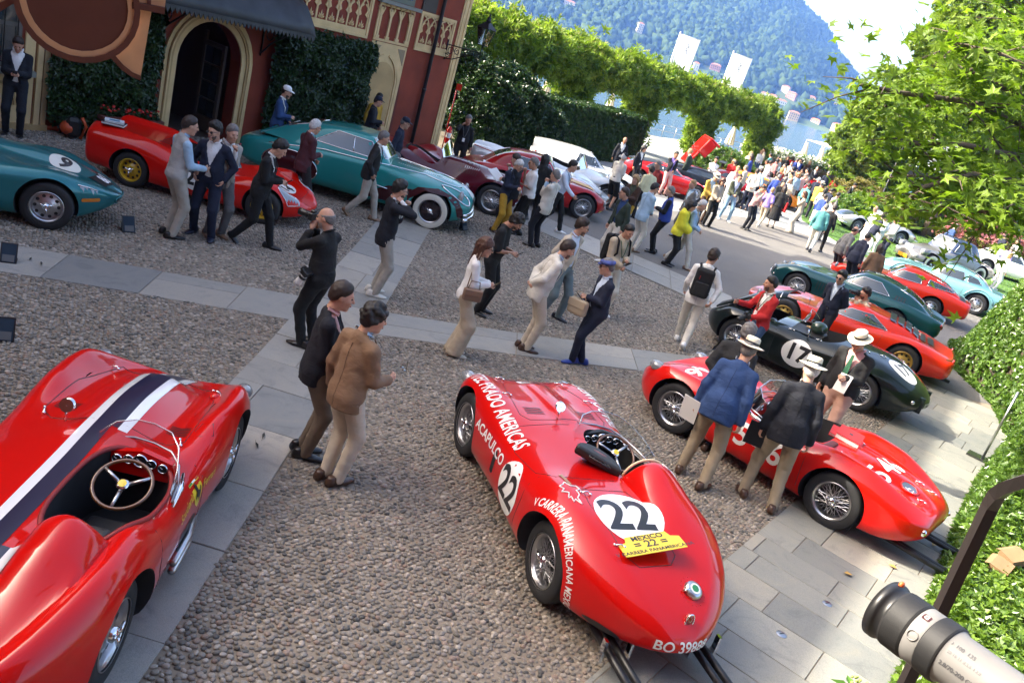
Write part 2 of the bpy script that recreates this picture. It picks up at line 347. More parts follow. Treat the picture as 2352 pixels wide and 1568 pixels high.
def slab_piece(parent,poly,z=0.014,gap=0.009,mat=M_SLAB,th=0.05):
 """poly: 4 corners; shrinks by the joint, bevels the top edge"""
 P=[Vector((x,y,0))for x,y in poly];c=sum(P,Vector())/len(P);n=len(P)
 def inset(d):
  o=[]
  for i in range(n):
   a=(P[i]-P[i-1]).normalized();b=(P[(i+1)%n]-P[i]).normalized()
   na=Vector((-a.y,a.x,0));nb=Vector((-b.y,b.x,0));k=na+nb;k=k/max(0.4,k.length_squared)*2*0.5*2
   o.append(P[i]+k*d*0.5*2/2)
  return o
 area=sum(P[i].x*P[(i+1)%n].y-P[(i+1)%n].x*P[i].y for i in range(n))
 if area<0:P=P[::-1]
 A=inset(gap);B=inset(gap+0.006);zz=z+random.uniform(-0.003,0.004);tl=[random.uniform(-0.002,0.002)for _ in range(n)]
 V=[(p.x-c.x,p.y-c.y,-th)for p in A]+[(p.x-c.x,p.y-c.y,zz-0.005+t)for p,t in zip(A,tl)]+[(p.x-c.x,p.y-c.y,zz+t)for p,t in zip(B,tl)]
 F=[tuple(range(2*n,3*n))]
 for k in range(2):
  for i in range(n):F.append((k*n+i,k*n+(i+1)%n,(k+1)*n+(i+1)%n,(k+1)*n+i))
 return obj('slab',mesh('slab',V,F,mat),parent,loc=c)
def resample(pl,t):
 d=[0]
 for a,b in zip(pl,pl[1:]):d.append(d[-1]+math.dist(a,b))
 s=t*d[-1]
 for i in range(len(pl)-1):
  if s<=d[i+1]+1e-9:
   k=(s-d[i])/(d[i+1]-d[i]);return(pl[i][0]+(pl[i+1][0]-pl[i][0])*k,pl[i][1]+(pl[i+1][1]-pl[i][1])*k)
 return pl[-1]
def strip_slabs(name,A,B,step,skip=None,mat=M_SLAB,label=None):
 par=sheet(name,A+B[::-1],0.004,M_MORTAR)
 Ln=sum(math.dist(a,b)for a,b in zip(A,A[1:]));t=0.0;k=0
 while t<1-1e-6:
  t2=min(1,t+step*random.uniform(0.75,1.25)/Ln)
  if 1-t2<0.3*step/Ln:t2=1
  a0,a1,b0,b1=resample(A,t),resample(A,t2),resample(B,t),resample(B,t2)
  c=((a0[0]+b1[0])/2,(a0[1]+b1[1])/2)
  if skip is None or not skip(c):
   if random.random()<0.62:
    q=random.uniform(0.3,0.62);m0=(a0[0]+(b0[0]-a0[0])*q,a0[1]+(b0[1]-a0[1])*q);q2=q+random.uniform(-0.01,0.01)
    m1=(a1[0]+(b1[0]-a1[0])*q2,a1[1]+(b1[1]-a1[1])*q2)
    slab_piece(par,[a0,m0,m1,a1],mat=mat);slab_piece(par,[m0,b0,b1,m1],mat=mat)
   else:slab_piece(par,[a0,b0,b1,a1],mat=mat)
  t=t2
 return par
random.seed(3)
p2=[(x,y)for x,y in strip2]
strip_slabs('stone_path',S2L,S2R,0.85)
strip_slabs('cross_path',S1U[:4],S1L[:4],1.05)
strip_slabs('cross_path',[(-1.93,11.31)]+S1U[4:],[(-1.86,10.35)]+S1L[4:],1.05)
strip_slabs('roadside_path',S3O,S3I,0.9)
ter=sheet('terrace',terrace,0.004,M_MORTAR)
ex=Vector((0.53,0.848));ey=Vector((0.848,-0.53));o0=Vector((-0.9,1.6));u=0.0
def clip_poly(poly,a,b):
 """keep the part of poly on the left of a->b"""
 out=[];n=len(poly);s=lambda p:(b[0]-a[0])*(p[1]-a[1])-(b[1]-a[1])*(p[0]-a[0])
 for i in range(n):
  p,q=poly[i],poly[(i+1)%n];sp,sq=s(p),s(q)
  if sp>=0:out.append(p)
  if(sp>=0)!=(sq>=0):
   k=sp/(sp-sq);out.append((p[0]+(q[0]-p[0])*k,p[1]+(q[1]-p[1])*k))
 return out
while u<18.2:
 h=random.uniform(0.42,0.62);v=-0.9+random.uniform(0,0.6)
 while v<4.2:
  w=random.uniform(0.6,1.25);q=[o0+ex*u+ey*v,o0+ex*u+ey*(v+w),o0+ex*(u+h)+ey*(v+w),o0+ex*(u+h)+ey*v]
  q=[(a.x,a.y)for a in q];c=(sum(a[0]for a in q)/4,sum(a[1]for a in q)/4)
  if(bool(in_poly(c[0],c[1],terrace))or any(bool(in_poly(a,b_,terrace))for a,b_ in q))and bool(in_view([[c[0],c[1],0]],0.45)[0]):
   for a,b in zip(T_EDGE,T_EDGE[1:]):
    if min(a[1],b[1])-0.3<=c[1]<=max(a[1],b[1])+0.3:q=clip_poly(q,b,a)
    if len(q)<3:break
   if len(q)>=3:slab_piece(ter,q,mat=M_SLAB2)
  v+=w
 u+=h
def pebble_mesh(name,seed,nu=8,nv=5):
 r=np.random.default_rng(seed);mb=MB();mb.ball((0,0,0),(1,1,1),nu,nv);V=np.array(mb.V)
 ax=r.normal(size=(4,3));am=r.uniform(0.05,0.14,4)
 for a,k in zip(ax,am):a=a/np.linalg.norm(a);V*=(1+k*np.tanh(2*(V@a)))[:,None]*0+1;V-=a*np.maximum(0,V@a-(1-k*1.6))[:,None]*0.8
 return mesh(name,V,mb.F,M_PEB,True)
sp=0.0500
gx,gy=np.meshgrid(np.arange(-14,9,sp),np.arange(1.5,24,sp*0.86));gx=gx+(np.arange(gx.shape[0])%2)[:,None]*sp/2
th=R_(24);PX=(gx*math.cos(th)-gy*math.sin(th)*0).ravel();PY=gy.ravel();PX=gx.ravel()
PX=PX+rng.normal(0,0.0075,PX.size);PY=PY+rng.normal(0,0.0075,PY.size)
grow=lambda L,R:L+R[::-1]
k=in_poly(PX,PY,COURT)
for st in(strip1,strip2,strip3):k&=~in_poly(PX,PY,st)
k&=in_view(np.stack([PX,PY,PX*0],1),0.28)
PX,PY=PX[k],PY[k];n=PX.size
dist=np.hypot(PX,PY)
lng=rng.uniform(0.0195,0.031,n);wid=lng*rng.uniform(0.62,0.9,n);hgt=lng*rng.uniform(0.5,0.75,n)
big=rng.random(n)<0.06;lng[big]*=1.15
und=np.sin(PX*1.1)*np.sin(PY*0.9+1)*0.004
PZ=0.001+und+rng.normal(0,0.0025,n)
yaw=rng.normal(0.45,0.55,n);tlt=rng.normal(0,0.16,(n,2));ROT=np.stack([tlt[:,0],tlt[:,1],yaw],1);SCL=np.stack([lng,wid,hgt],1)
PP=np.stack([PX,PY,PZ],1)
near=np.argsort(dist)[:290];rest=np.setdiff1d(np.arange(n),near)
pm=[pebble_mesh('pebble',s,10,7)for s in range(7)]
for i in near:
 o=obj('pebble',pm[i%7],bed,loc=PP[i],rot=ROT[i],scale=SCL[i])
grp=rng.integers(0,4,rest.size)
for gidx in range(4):
 w=rest[grp==gidx]
 o=scatter('pebbles',PP[w],ROT[w],SCL[w],pebble_mesh('pebble_piece',20+gidx,8,5),bed)
def blade_mesh(name,mat,nb=5,h=1.0):
 V=[];F=[];r=random.Random(5)
 for i in range(nb):
  a=r.uniform(0,6.28);dx,dy=math.cos(a),math.sin(a);ox,oy=r.uniform(-.3,.3),r.uniform(-.3,.3);w=0.06;b=len(V);ln=r.uniform(.2,.6)
  V+=[(ox-dy*w,oy+dx*w,0),(ox+dy*w,oy-dx*w,0),(ox+dx*ln,oy+dy*ln,h*r.uniform(.6,1))];F.append((b,b+1,b+2))
 return mesh(name,V,F,mat)
M_GRASS=leafmat('grass_blade',(0.06,0.14,0.02),(0.13,0.24,0.045),0.35)
n=26000;x=rng.uniform(11,45,n);y=rng.uniform(27,70,n);k=in_poly(x,y,LAWN)&in_view(np.stack([x,y,x*0],1),0.15);x,y=x[k],y[k];n=x.size
o=scatter('lawn_grass',np.stack([x,y,x*0+0.01],1),np.stack([x*0,x*0,rng.uniform(0,6.3,n)],1),rng.uniform(0.05,0.10,n),blade_mesh('grass_piece',M_GRASS,9))
tag(o,'short sunlit green grass growing on the lawn','grass',kind='stuff')
def pchip(pts,x):
 xs=np.array([p[0]for p in pts],float);ys=np.array([p[1]for p in pts],float)
 o=np.argsort(xs);xs,ys=xs[o],ys[o];x=np.clip(np.asarray(x,float),xs[0],xs[-1])
 if len(xs)==1:return np.full_like(x,ys[0])
 h=np.diff(xs);d=np.diff(ys)/h;m=np.zeros(len(xs));m[0],m[-1]=d[0],d[-1]
 for i in range(1,len(xs)-1):
  if d[i-1]*d[i]>0:
   w1,w2=2*h[i]+h[i-1],h[i]+2*h[i-1];m[i]=(w1+w2)/(w1/d[i-1]+w2/d[i])
 i=np.clip(np.searchsorted(xs,x)-1,0,len(h)-1);t=(x-xs[i])/h[i]
 return(2*t**3-3*t**2+1)*ys[i]+(t**3-2*t**2+t)*h[i]*m[i]+(-2*t**3+3*t**2)*ys[i+1]+(t**3-t**2)*h[i]*m[i+1]
KN=np.array([0,1.0,2.0,2.75,3.5,4.3,4.8,6.0])
def hermite_rows(C,knots,T,flat0=True):
 """C (ns,k,2) control rows -> (ns,len(T),2)"""
 d=np.diff(C,axis=1)/np.diff(knots)[None,:,None];m=np.zeros_like(C)
 m[:,1:-1]=(d[:,:-1]*np.diff(knots)[None,1:,None]+d[:,1:]*np.diff(knots)[None,:-1,None])/(knots[2:]-knots[:-2])[None,:,None]
 m[:,0]=d[:,0];m[:,-1]=d[:,-1]
 if flat0:m[:,0,1]=0
 i=np.clip(np.searchsorted(knots,T)-1,0,len(knots)-2);h=np.diff(knots)[i];t=(T-knots[i])/h
 t=t[None,:,None];h=h[None,:,None]
 return(2*t**3-3*t**2+1)*C[:,i]+(t**3-2*t**2+t)*h*m[:,i]+(-2*t**3+3*t**2)*C[:,i+1]+(t**3-t**2)*h*m[:,i+1]
def loft_body(s,ns=70,nu=26):
 xf,xr=s['xf'],s['xr'];lf,lr=s.get('lf',0.55),s.get('lr',0.7)
 a=np.linspace(0,1,16)[:-1]
 front=xf-lf+lf*np.sin(np.linspace(0,math.pi/2,14));rear=xr+lr-lr*np.sin(np.linspace(0,math.pi/2,14))
 X=np.concatenate([rear[::-1],np.linspace(xr+lr,xf-lf,ns)[1:-1],front])
 w=pchip(s['w'],X);zc=pchip(s['zc'],X);zf=pchip(s['zf'],X);zb=pchip(s['zb'],X);zm=pchip(s['zm'],X);yf=pchip(s['yf'],X)*w
 zv=pchip(s['zv'],X)if 'zv' in s else None
 c1=s.get('c1',0.42);zv=(zc*0.75+zf*0.25 if zv is None else zv)
 z0=np.zeros_like(X)
 C=np.stack([np.stack([z0,zc],1),np.stack([c1*yf*1.2,zv],1),np.stack([yf,zf],1),np.stack([w*0.965,zf-(zf-zm)*s.get('sh',0.36)],1),np.stack([w,zm],1),np.stack([w*s.get('tk',0.965),zb+(zm-zb)*0.3],1),np.stack([w*0.88,zb],1),np.stack([z0,zb],1)],1)
 T=np.concatenate([np.linspace(0,3.5,int(nu*0.72))[:-1],np.linspace(3.5,4.8,int(nu*0.22))[:-1],np.linspace(4.8,6,3)])
 G=hermite_rows(C,KN,T)
 H=np.concatenate([G,G[:,-2:0:-1]*np.array([-1,1])],1);TT=np.concatenate([T,T[-2:0:-1]])
 top=np.clip((3.3-TT)/1.0,0,1)[None,:];top=top*top*(3-2*top)
 for(bx,y0,sg,p)in s.get('bumps',[]):
  h=pchip(bx,X)[:,None];y=H[:,:,0]
  H[:,:,1]+=h*np.exp(-np.abs((y-y0)/sg)**p)*top
 for(bx,y0,sg,p)in s.get('floors',[]):
  h=pchip(bx,X)[:,None];y=H[:,:,0];t=np.clip(1-np.abs((y-y0)/sg)**p,0,1)**0.5
  H[:,:,1]=np.where((top>0.2)&(h>0.01),np.maximum(H[:,:,1],H[:,:,1]*(1-t)+h*t),H[:,:,1])
 pf,pr=s.get('pf',2.0),s.get('pr',2.0)
 sf=np.clip((X-(xf-lf))/lf,0,1);sr=np.clip(((xr+lr)-X)/lr,0,1)
 ef=np.clip(1-sf**pf,0,1)**(1/pf);er=np.clip(1-sr**pr,0,1)**(1/pr)
 ey=(s.get('nw',0.0)+(1-s.get('nw',0.0))*ef)*(s.get('tw',0.0)+(1-s.get('tw',0.0))*er)
 nh,th_=s.get('nh',0.0),s.get('th',0.0);ez=(nh+(1-nh)*ef)*(th_+(1-th_)*er)
 zn=np.where(X>0,s.get('zn',0.5),s.get('zt',0.5))
 Y=H[:,:,0]*np.maximum(ey,0.012)[:,None];Z=zn[:,None]+(H[:,:,1]-zn[:,None])*np.maximum(ez,0.012)[:,None]
 V=np.stack([np.repeat(X[:,None],Y.shape[1],1),Y,Z],2);n,m=Y.shape
 I=np.arange(n*m).reshape(n,m);A=I[:-1];B=I[1:]
 F=np.stack([A,np.roll(A,-1,1),np.roll(B,-1,1),B],2).reshape(-1,4).tolist()
 F.append(I[0].tolist());F.append(I[-1][::-1].tolist())
 return V.reshape(-1,3),F
def loft_cabin(c,ns=30,nu=14):
 xa,xb=c['xa'],c['xb'];X=np.linspace(xb,xa,ns)
 zr=pchip(c['zr'],X);wt=pchip(c['wt'],X);wb=pchip(c['wb'],X);zb=pchip(c['zb'],X);hh=np.maximum(zr-zb,0.01)
 rd=np.minimum(c.get('rd',0.10),hh*0.5);z0=X*0
 C=np.stack([np.stack([z0,zr],1),np.stack([wt*0.5,zr-0.006],1),np.stack([wt*0.86,zr-rd*0.28],1),np.stack([wt,zr-rd],1),np.stack([wt+(wb-wt)*0.5,zr-rd-(hh-rd)*0.5],1),np.stack([wb,zb],1)],1)
 G=hermite_rows(C,np.array([0,1,1.8,2.3,3.1,4.0]),np.linspace(0,4,nu))
 H=np.concatenate([G[:,::-1]*np.array([-1,1]),G[:,1:]],1);n,m=H.shape[:2]
 V=np.concatenate([np.repeat(X[:,None],m,1)[:,:,None],H],2);I=np.arange(n*m).reshape(n,m)
 F=np.stack([I[:-1,:-1],I[:-1,1:],I[1:,1:],I[1:,:-1]],2).reshape(-1,4).tolist()
 F.append(I[0].tolist()[::-1]);F.append(I[-1].tolist())
 return V.reshape(-1,3),F
M_INT=plain('car_interior',(0.012,0.012,0.013),0.75);M_TYRE=plain('tyre_rubber',(0.016,0.016,0.017),0.75,var=0.2,bump=0.15,bscale=90)
M_CHROME=plain('chrome',(0.78,0.78,0.79),0.08,1.0);M_ALU=plain('brushed_aluminium',(0.52,0.52,0.53),0.32,1.0);M_BLACK=plain('black_satin',(0.012,0.012,0.013),0.4)
M_GLASS=glass('car_glass');M_PERSPEX=glass('perspex',(0.82,0.86,0.86),0.5);M_LENS=glass('headlamp_lens',(0.22,0.23,0.24))
M_WHITE=plain('white_paint',(0.80,0.80,0.78),0.45,coat=0.3);M_NUM=plain('black_paint',(0.014,0.014,0.014),0.45,coat=0.3)
M_YEL=plain('yellow_paint',(0.78,0.58,0.02),0.4,coat=0.5);M_REDL=plain('tail_lamp_red',(0.28,0.012,0.012),0.12,coat=1);M_AMB=plain('amber_lens',(0.55,0.16,0.01),0.15,coat=1)
M_WOOD=plain('steering_wood',(0.12,0.045,0.015),0.3,coat=0.8,var=0.25,vscale=40);M_LEATHER=plain('brown_leather',(0.16,0.07,0.03),0.5,bump=0.2)
M_YRIM=plain('yellow_wheel',(0.62,0.40,0.02),0.35,coat=0.5);M_GOLD=plain('gold_wheel',(0.50,0.33,0.08),0.35,0.6)
wheel_cache={}
def wheel_meshes(kind,r,w):
 key=(kind,round(r,3),round(w,3))
 if key in wheel_cache:return wheel_cache[key]
 rr={'alloy':0.62,'wire':0.66,'yellow':0.62,'gold':0.62,'steel':0.6,'white':0.64}.get(kind,0.64)*r;h=w/2
 pr=[(rr,-h*0.8),(rr+0.012,-h*0.95),(rr+(r-rr)*0.45,-h),(r*0.95,-h*0.92),(r,-h*0.7),(r,h*0.7),(r*0.95,h*0.92),(rr+(r-rr)*0.45,h),(rr+0.012,h*0.95),(rr,h*0.8)]
 ty=MB().lathe(pr,40,'y').mesh('tyre',M_TYRE,True)
 rm={'yellow':M_YRIM,'gold':M_GOLD}.get(kind,M_ALU)
 rp=[(rr*0.84,-h*0.5),(rr*0.9,-h*0.1),(rr*0.9,h*0.55),(rr*0.95,h*0.75),(rr+0.008,h*0.86),(rr+0.012,h*0.98),(rr*1.01,h*1.0)]
 rim=MB().lathe(rp,40,'y').mesh('rim',rm,True)
 out={'tyre':ty,'rim':rim}
 if kind in('wire','white'):
  sp=MB();n=48
  for i in range(n):
   a=2*math.pi*i/n;off=(0.35 if i%2 else-0.35)*(1 if(i//2)%2 else 0.6);y0=h*(0.95 if(i//2)%2 else 0.35)
   sp.tube([(0.055*math.cos(a+off*2.2),y0,0.055*math.sin(a+off*2.2)),(rr*0.9*math.cos(a),h*(0.45 if(i%3)else 0.1),rr*0.9*math.sin(a))],0.0032,4,False)
  out['spokes']=sp.mesh('spokes',M_ALU if kind=='wire' else plain('dark_spokes',(0.05,0.02,0.02),0.3,0.5))
 else:
  nh=10;dp=MB();dp.lathe([(0.05,h*0.62),(rr*0.42,h*0.55),(rr*0.5,h*0.42),(rr*0.74,h*0.30),(rr*0.9,h*0.12)],40,'y')
  out['disc']=dp.mesh('wheel_disc',rm if kind!='steel' else M_ALU,True)
  hl=MB()
  for i in range(nh):
   a=2*math.pi*i/nh;hl.lathe([(0.001,0),(0.024,0)],10,'y',(rr*0.7*math.cos(a),h*0.37,rr*0.7*math.sin(a)))
  out['holes']=hl.mesh('vent_holes',M_BLACK)
 if kind=='white':
  out['band']=MB().lathe([(rr+0.012,h*1.005),(rr+(r-rr)*0.3,h*1.03),(rr+(r-rr)*0.78,h*1.015),(r*0.95,h*0.94)],44,'y').mesh('white_wall',plain('whitewall',(0.62,0.60,0.52),0.6),True)
 hub=MB().lathe([(0.001,h*1.28),(0.022,h*1.25),(0.035,h*1.1),(0.05,h*1.0),(0.055,h*0.6),(0.05,h*0.2)],16,'y')
 out['hub']=hub.mesh('hub',M_CHROME,True)
 ear=MB()
 for k in range(3 if kind in('alloy','yellow','gold')else 2):
  a=2*math.pi*k/(3 if kind in('alloy','yellow','gold')else 2)+0.5
  ear.tube([(0.02*math.cos(a),h*1.18,0.02*math.sin(a)),(0.085*math.cos(a),h*1.22,0.085*math.sin(a))],[0.016,0.010],6)
 out['knockoff']=ear.mesh('knock_off',M_CHROME,True)if kind!='steel' else None
 out['drum']=MB().lathe([(0.001,h*0.0),(rr*0.84,h*0.0),(rr*0.86,-h*0.5)],24,'y').mesh('wheel',plain('brake_drum',(0.02,0.02,0.02),0.6),True)
 wheel_cache[key]=out;return out
def add_wheel(car,x,y,r,w,kind,steer=0.0):
 m=wheel_meshes(kind,r,w);flip=math.pi if y<0 else 0.0
 o=obj('wheel',m['drum'],car,(x,y,r),(0,random.uniform(0,6)*0,flip+steer))
 o.rotation_euler=(0,0,flip+steer)
 for k in('tyre','rim','spokes','disc','holes','band','hub','knockoff'):
  if m.get(k)is not None:
   c=obj(m[k].name.split('.')[0],m[k],o)
   if k in('spokes','holes'):c['kind']='stuff'
 return o
def glyphs(text,size=1.0,offset=0.0,shear=0.0,spacing=1.0):
 cu=bpy.data.curves.new('t','FONT');cu.body=text;cu.size=size;cu.offset=offset;cu.shear=shear;cu.align_x='CENTER';cu.align_y='CENTER';cu.resolution_u=4;cu.space_character=spacing
 to=bpy.data.objects.new('t',cu);COL.objects.link(to);me=bpy.data.meshes.new_from_object(to)
 V=[(v.co.x,v.co.y)for v in me.vertices];F=[tuple(p.vertices)for p in me.polygons]
 bpy.data.objects.remove(to);bpy.data.meshes.remove(me);bpy.data.curves.remove(cu);return V,F
def ellipse(a,b,n=36,cx=0,cy=0):return[(cx+a*math.cos(2*math.pi*i/n),cy+b*math.sin(2*math.pi*i/n))for i in range(n)],[tuple(range(n))]
def poly2(*pts):return list(pts),[tuple(range(len(pts)))]
def rrect(x0,x1,y0,y1,r=0.03,n=4):
 P=[]
 for cx,cy,a0 in((x1-r,y1-r,0),(x0+r,y1-r,90),(x0+r,y0+r,180),(x1-r,y0+r,270)):
  for i in range(n+1):a=R_(a0+90*i/n);P.append((cx+r*math.cos(a),cy+r*math.sin(a)))
 return P,[tuple(range(len(P)))]
class Car:
 def __init__(s,name,label,loc,hdg,spec,mat,group='show cars',n=(70,26)):
  s.o=thing(name,label,'car',(loc[0],loc[1],0.0),R_(hdg),group);s.spec=spec;s.mat=mat;s.tv=[];s.tf=[]
  V,F=loft_body(spec,*n);s.addbvh(V,F);me=mesh('body',V,F,mat);fixn(me)
  cut=MB();r=spec['r'];W=spec['w'][0][1]
  wm=max(p[1]for p in spec['w'])
  for ax,rad in((spec['xa'],spec.get('raf',r*1.16)),(spec['xb'],spec.get('rar',r*1.16))):
   if rad<=0:continue
   for sg in(-1,1):
    y0,y1=sorted((sg*wm*spec.get('arch_in',0.62),sg*(wm+0.2)));zc=r+spec.get('arch_dz',0.02)
    P=[(ax+rad*math.cos(2*math.pi*i/40),zc+rad*math.sin(2*math.pi*i/40))for i in range(40)]
    cut.prism(P,y0,y1,'y')
  cockpit=spec.get('cockpit')
  for poly,zlo,zhi in(cockpit or[]):cut.prism(poly,zlo,zhi,'z')
  cm=cut.mesh('cut',M_INT);fixn(cm);co=obj('cut',cm,s.o);bo=obj('body',me,s.o)
  md=bo.modifiers.new('b','BOOLEAN');md.operation='DIFFERENCE';md.object=co;md.solver='EXACT';md.material_mode='TRANSFER'
  dg=bpy.context.evaluated_depsgraph_get();nm=bpy.data.meshes.new_from_object(bo.evaluated_get(dg),depsgraph=dg)
  bo.modifiers.clear();bo.data=nm;nm.name='body';bpy.data.objects.remove(co)
  nm.polygons.foreach_set('use_smooth',np.ones(len(nm.polygons),bool));nm.set_sharp_from_angle(angle=R_(38))
  s.body=bo
  if 'cab' in spec:
   V,F=loft_cabin(spec['cab']);s.addbvh(V,F);cmh=mesh('cabin',V,F,spec.get('cabmat',mat),True);fixn(cmh);cmh.set_sharp_from_angle(angle=R_(45));s.cabin=obj('cabin',cmh,s.o)
  s.bvh=BVHTree.FromPolygons([tuple(v)for v in s.tv],s.tf)
  if r>0 and not spec.get('nowheels'):
   for ax in(spec['xa'],spec['xb']):
    for sg in(-1,1):add_wheel(s.o,ax,sg*spec['tr']/2,r,spec.get('tw_',0.19),spec.get('wheel','wire'))
 def addbvh(s,V,F):
  o=len(s.tv);s.tv+=[tuple(v)for v in V];s.tf+=[tuple(i+o for i in f)for f in F]
 def hit(s,mode,a,b):
  if mode=='top':o,d=Vector((a,b,3)),Vector((0,0,-1))
  elif mode=='left':o,d=Vector((a,3,b)),Vector((0,-1,0))
  elif mode=='right':o,d=Vector((a,-3,b)),Vector((0,1,0))
  elif mode=='front':o,d=Vector((5,a,b)),Vector((-1,0,0))
  else:o,d=Vector((-5,a,b)),Vector((1,0,0))
  p,nrm,i,dd=s.bvh.ray_cast(o,d)
  if p is None:return None,None
  if nrm.dot(d)>0:nrm=-nrm
  return p,nrm
 def decal(s,name,VF,mode,mat,at=(0,0),rot=0.0,sc=1.0,off=0.004,grid=0.06,parent=None,kind=None,skew=None):
  """a flat shape laid onto the body surface; mode says from where it is laid on"""
  V,F=VF;bm=bmesh.new();c,sn=math.cos(rot),math.sin(rot);scx,scy=sc if isinstance(sc,tuple)else(sc,sc)
  vs_=[bm.verts.new(((x*scx)*c-(y*scy)*sn+at[0],(x*scx)*sn+(y*scy)*c+at[1],0))for x,y in V]
  for f in F:
   try:bm.faces.new([vs_[i]for i in f])
   except ValueError:pass
  if skew:
   for v in bm.verts:v.co.x,v.co.y=skew(v.co.x,v.co.y)
  for ax in(0,1):
   lo=min(v.co[ax]for v in bm.verts);hi=max(v.co[ax]for v in bm.verts);k=math.ceil(lo/grid)
   while k*grid<hi:
    p=[0,0,0];p[ax]=k*grid;nn=[0,0,0];nn[ax]=1
    bmesh.ops.bisect_plane(bm,geom=bm.verts[:]+bm.edges[:]+bm.faces[:],plane_co=p,plane_no=nn);k+=1
  bad=[];nrm=None
  for v in bm.verts:
   p,nn=s.hit(mode,v.co.x,v.co.y)
   if p is None:bad.append(v)
   else:v.co=p+nn*off
  bmesh.ops.delete(bm,geom=bad,context='VERTS')
  bmesh.ops.recalc_face_normals(bm,faces=bm.faces)
  me=bpy.data.meshes.new(name);bm.to_mesh(me);bm.free();me.materials.append(mat)
  for p in me.polygons:p.use_smooth=True
  if len(me.polygons):
   tot=Vector();d={'top':Vector((0,0,1)),'left':Vector((0,1,0)),'right':Vector((0,-1,0)),'front':Vector((1,0,0)),'back':Vector((-1,0,0))}[mode]
   if sum((p.normal.dot(d))*p.area for p in me.polygons)<0:me.flip_normals()
  o=obj(name,me,parent or s.o)
  if kind:o['kind']=kind
  return o
 def outline(s,name,P,mode,mat,r=0.008,off=0.004,closed=True,parent=None,step=0.06,n=6):
  Q=[];m=len(P)
  for i in range(m if closed else m-1):
   a,b=P[i],P[(i+1)%m];k=max(1,int(math.dist(a,b)/step))
   for j in range(k):Q.append((a[0]+(b[0]-a[0])*j/k,a[1]+(b[1]-a[1])*j/k))
  Q.append(P[0]if closed else P[-1]);W=[]
  for a,b in Q:
   p,nn=s.hit(mode,a,b)
   if p is not None:W.append(p+nn*off)
  if len(W)<3:return None
  return MB().tube(W,r,n).obj(name,mat,parent or s.o,True)
 def window(s,VF,mode,chrome=True,mat=None,r=0.009):
  o=s.decal('window',VF,mode,mat or M_GLASS,off=0.004,grid=0.08)
  if chrome:s.outline('window_frame',VF[0],mode,M_CHROME,r,0.004,parent=o)
  return o
 def blob(s,name,mode,a,b,r,mat,sink=0.3,parent=None):
  p,nn=s.hit(mode,a,b)
  if p is None:return None
  return MB().ball(p,r,14,9).obj(name,mat,parent or s.o,True)
 def lines(s,paths,name='panel_gap',r=0.0035,mat=None):
  """thin dark shut lines: each path (mode, points, closed)"""
  for mode,P,cl in paths:s.outline(name,P,mode,mat or M_BLACK,r,0.000,cl,n=4)
 def louvres(s,mode,x0,x1,y0,y1,n,mat=None,along='x',w=0.014,name='louvre'):
  for i in range(n):
   t=(i+0.5)/n
   if along=='x':y=y0+(y1-y0)*t;P=poly2((x0,y-w/2),(x1,y-w/2),(x1,y+w/2),(x0,y+w/2))
   else:x=x0+(x1-x0)*t;P=poly2((x-w/2,y0),(x+w/2,y0),(x+w/2,y1),(x-w/2,y1))
   s.decal(name,P,mode,mat or M_BLACK,off=0.003)
 def tubepart(s,name,pts,r,mat,n=10):return MB().tube(pts,r,n).obj(name,mat,s.o,True)
 def plate(s,name,a,b,mat,parent=None):return MB().box(a,b).obj(name,mat,parent or s.o)
 def steering(s,x,y,z,mat_rim=None,rad=0.20,tilt=62):
  q=Euler((0,R_(-tilt)+R_(90)-R_(90),0)).to_matrix()
  rim=MB().tube([(rad*math.cos(a),rad*math.sin(a),0)for a in np.linspace(0,2*math.pi,33)],0.013,8,False)
  me=rim.mesh('steering_wheel',mat_rim or M_WOOD,True);o=obj('steering_wheel',me,s.o,(x,y,z),(0,R_(tilt-90)*-1+0,0));o.rotation_euler=(0,-R_(90-tilt),0)
  sp=MB()
  for a in(math.pi/2,math.pi*1.17+0.3,-0.25-0.3+math.pi*0):
   pass
  for a in(R_(180),R_(60),R_(-60)):sp.tube([(0.02*math.cos(a),0.02*math.sin(a),-0.02),(rad*math.cos(a),rad*math.sin(a),0)],[0.016,0.012],6)
  k=sp.obj('wheel_spokes',M_ALU,o,True);k['kind']='stuff'
  MB().ball((0,0,-0.005),(0.045,0.045,0.02)).obj('hub',M_CHROME,o,True)
  MB().lathe([(0.001,0.018),(0.028,0.0165)],16,'z').obj('horn_badge',M_YEL,o,True)
  return o
 def screen(s,pts_base,h,lean=-0.25,mat=None,frame=None):
  """low wrap-round screen along base points, leaning back"""
  n=len(pts_base);V=[];F=[]
  for i,p in enumerate(pts_base):
   hh=h*math.sin(math.pi*(0.12+0.76*i/(n-1)))**0.6;V+=[p,(p[0]+lean*hh,p[1]*0.96+0.04*pts_base[n//2][1],p[2]+hh)]
  for i in range(n-1):F.append((2*i,2*i+2,2*i+3,2*i+1))
  o=obj('windscreen',mesh('windscreen',V,F,mat or M_PERSPEX,True),s.o)
  MB().tube([V[2*i+1]for i in range(n)],0.006,6).obj('screen_rim',frame or M_PERSPEX,o,True)
  MB().tube([V[2*i]for i in range(n)],0.008,6).obj('screen_base',M_ALU,o,True)
  return o
 def roundel(s,mode,at,r,text,rot=0.0,size=None,white=None,shear=0,off=0.004,tsc=1.0,bold=0.012,txtrot=None,flip=(1,1)):
  rx,ry=r if isinstance(r,tuple)else(r,r)
  o=s.decal('roundel',ellipse(rx,ry),mode,white or M_WHITE,at,rot,off=off)
  V,F=glyphs(text,size or ry*1.75,bold);V=[(x*flip[0],y*flip[1])for x,y in V]
  s.decal('number',(V,F),mode,M_NUM,at,rot if txtrot is None else txtrot,tsc,off=off+0.003,grid=0.04,parent=o)
  return o
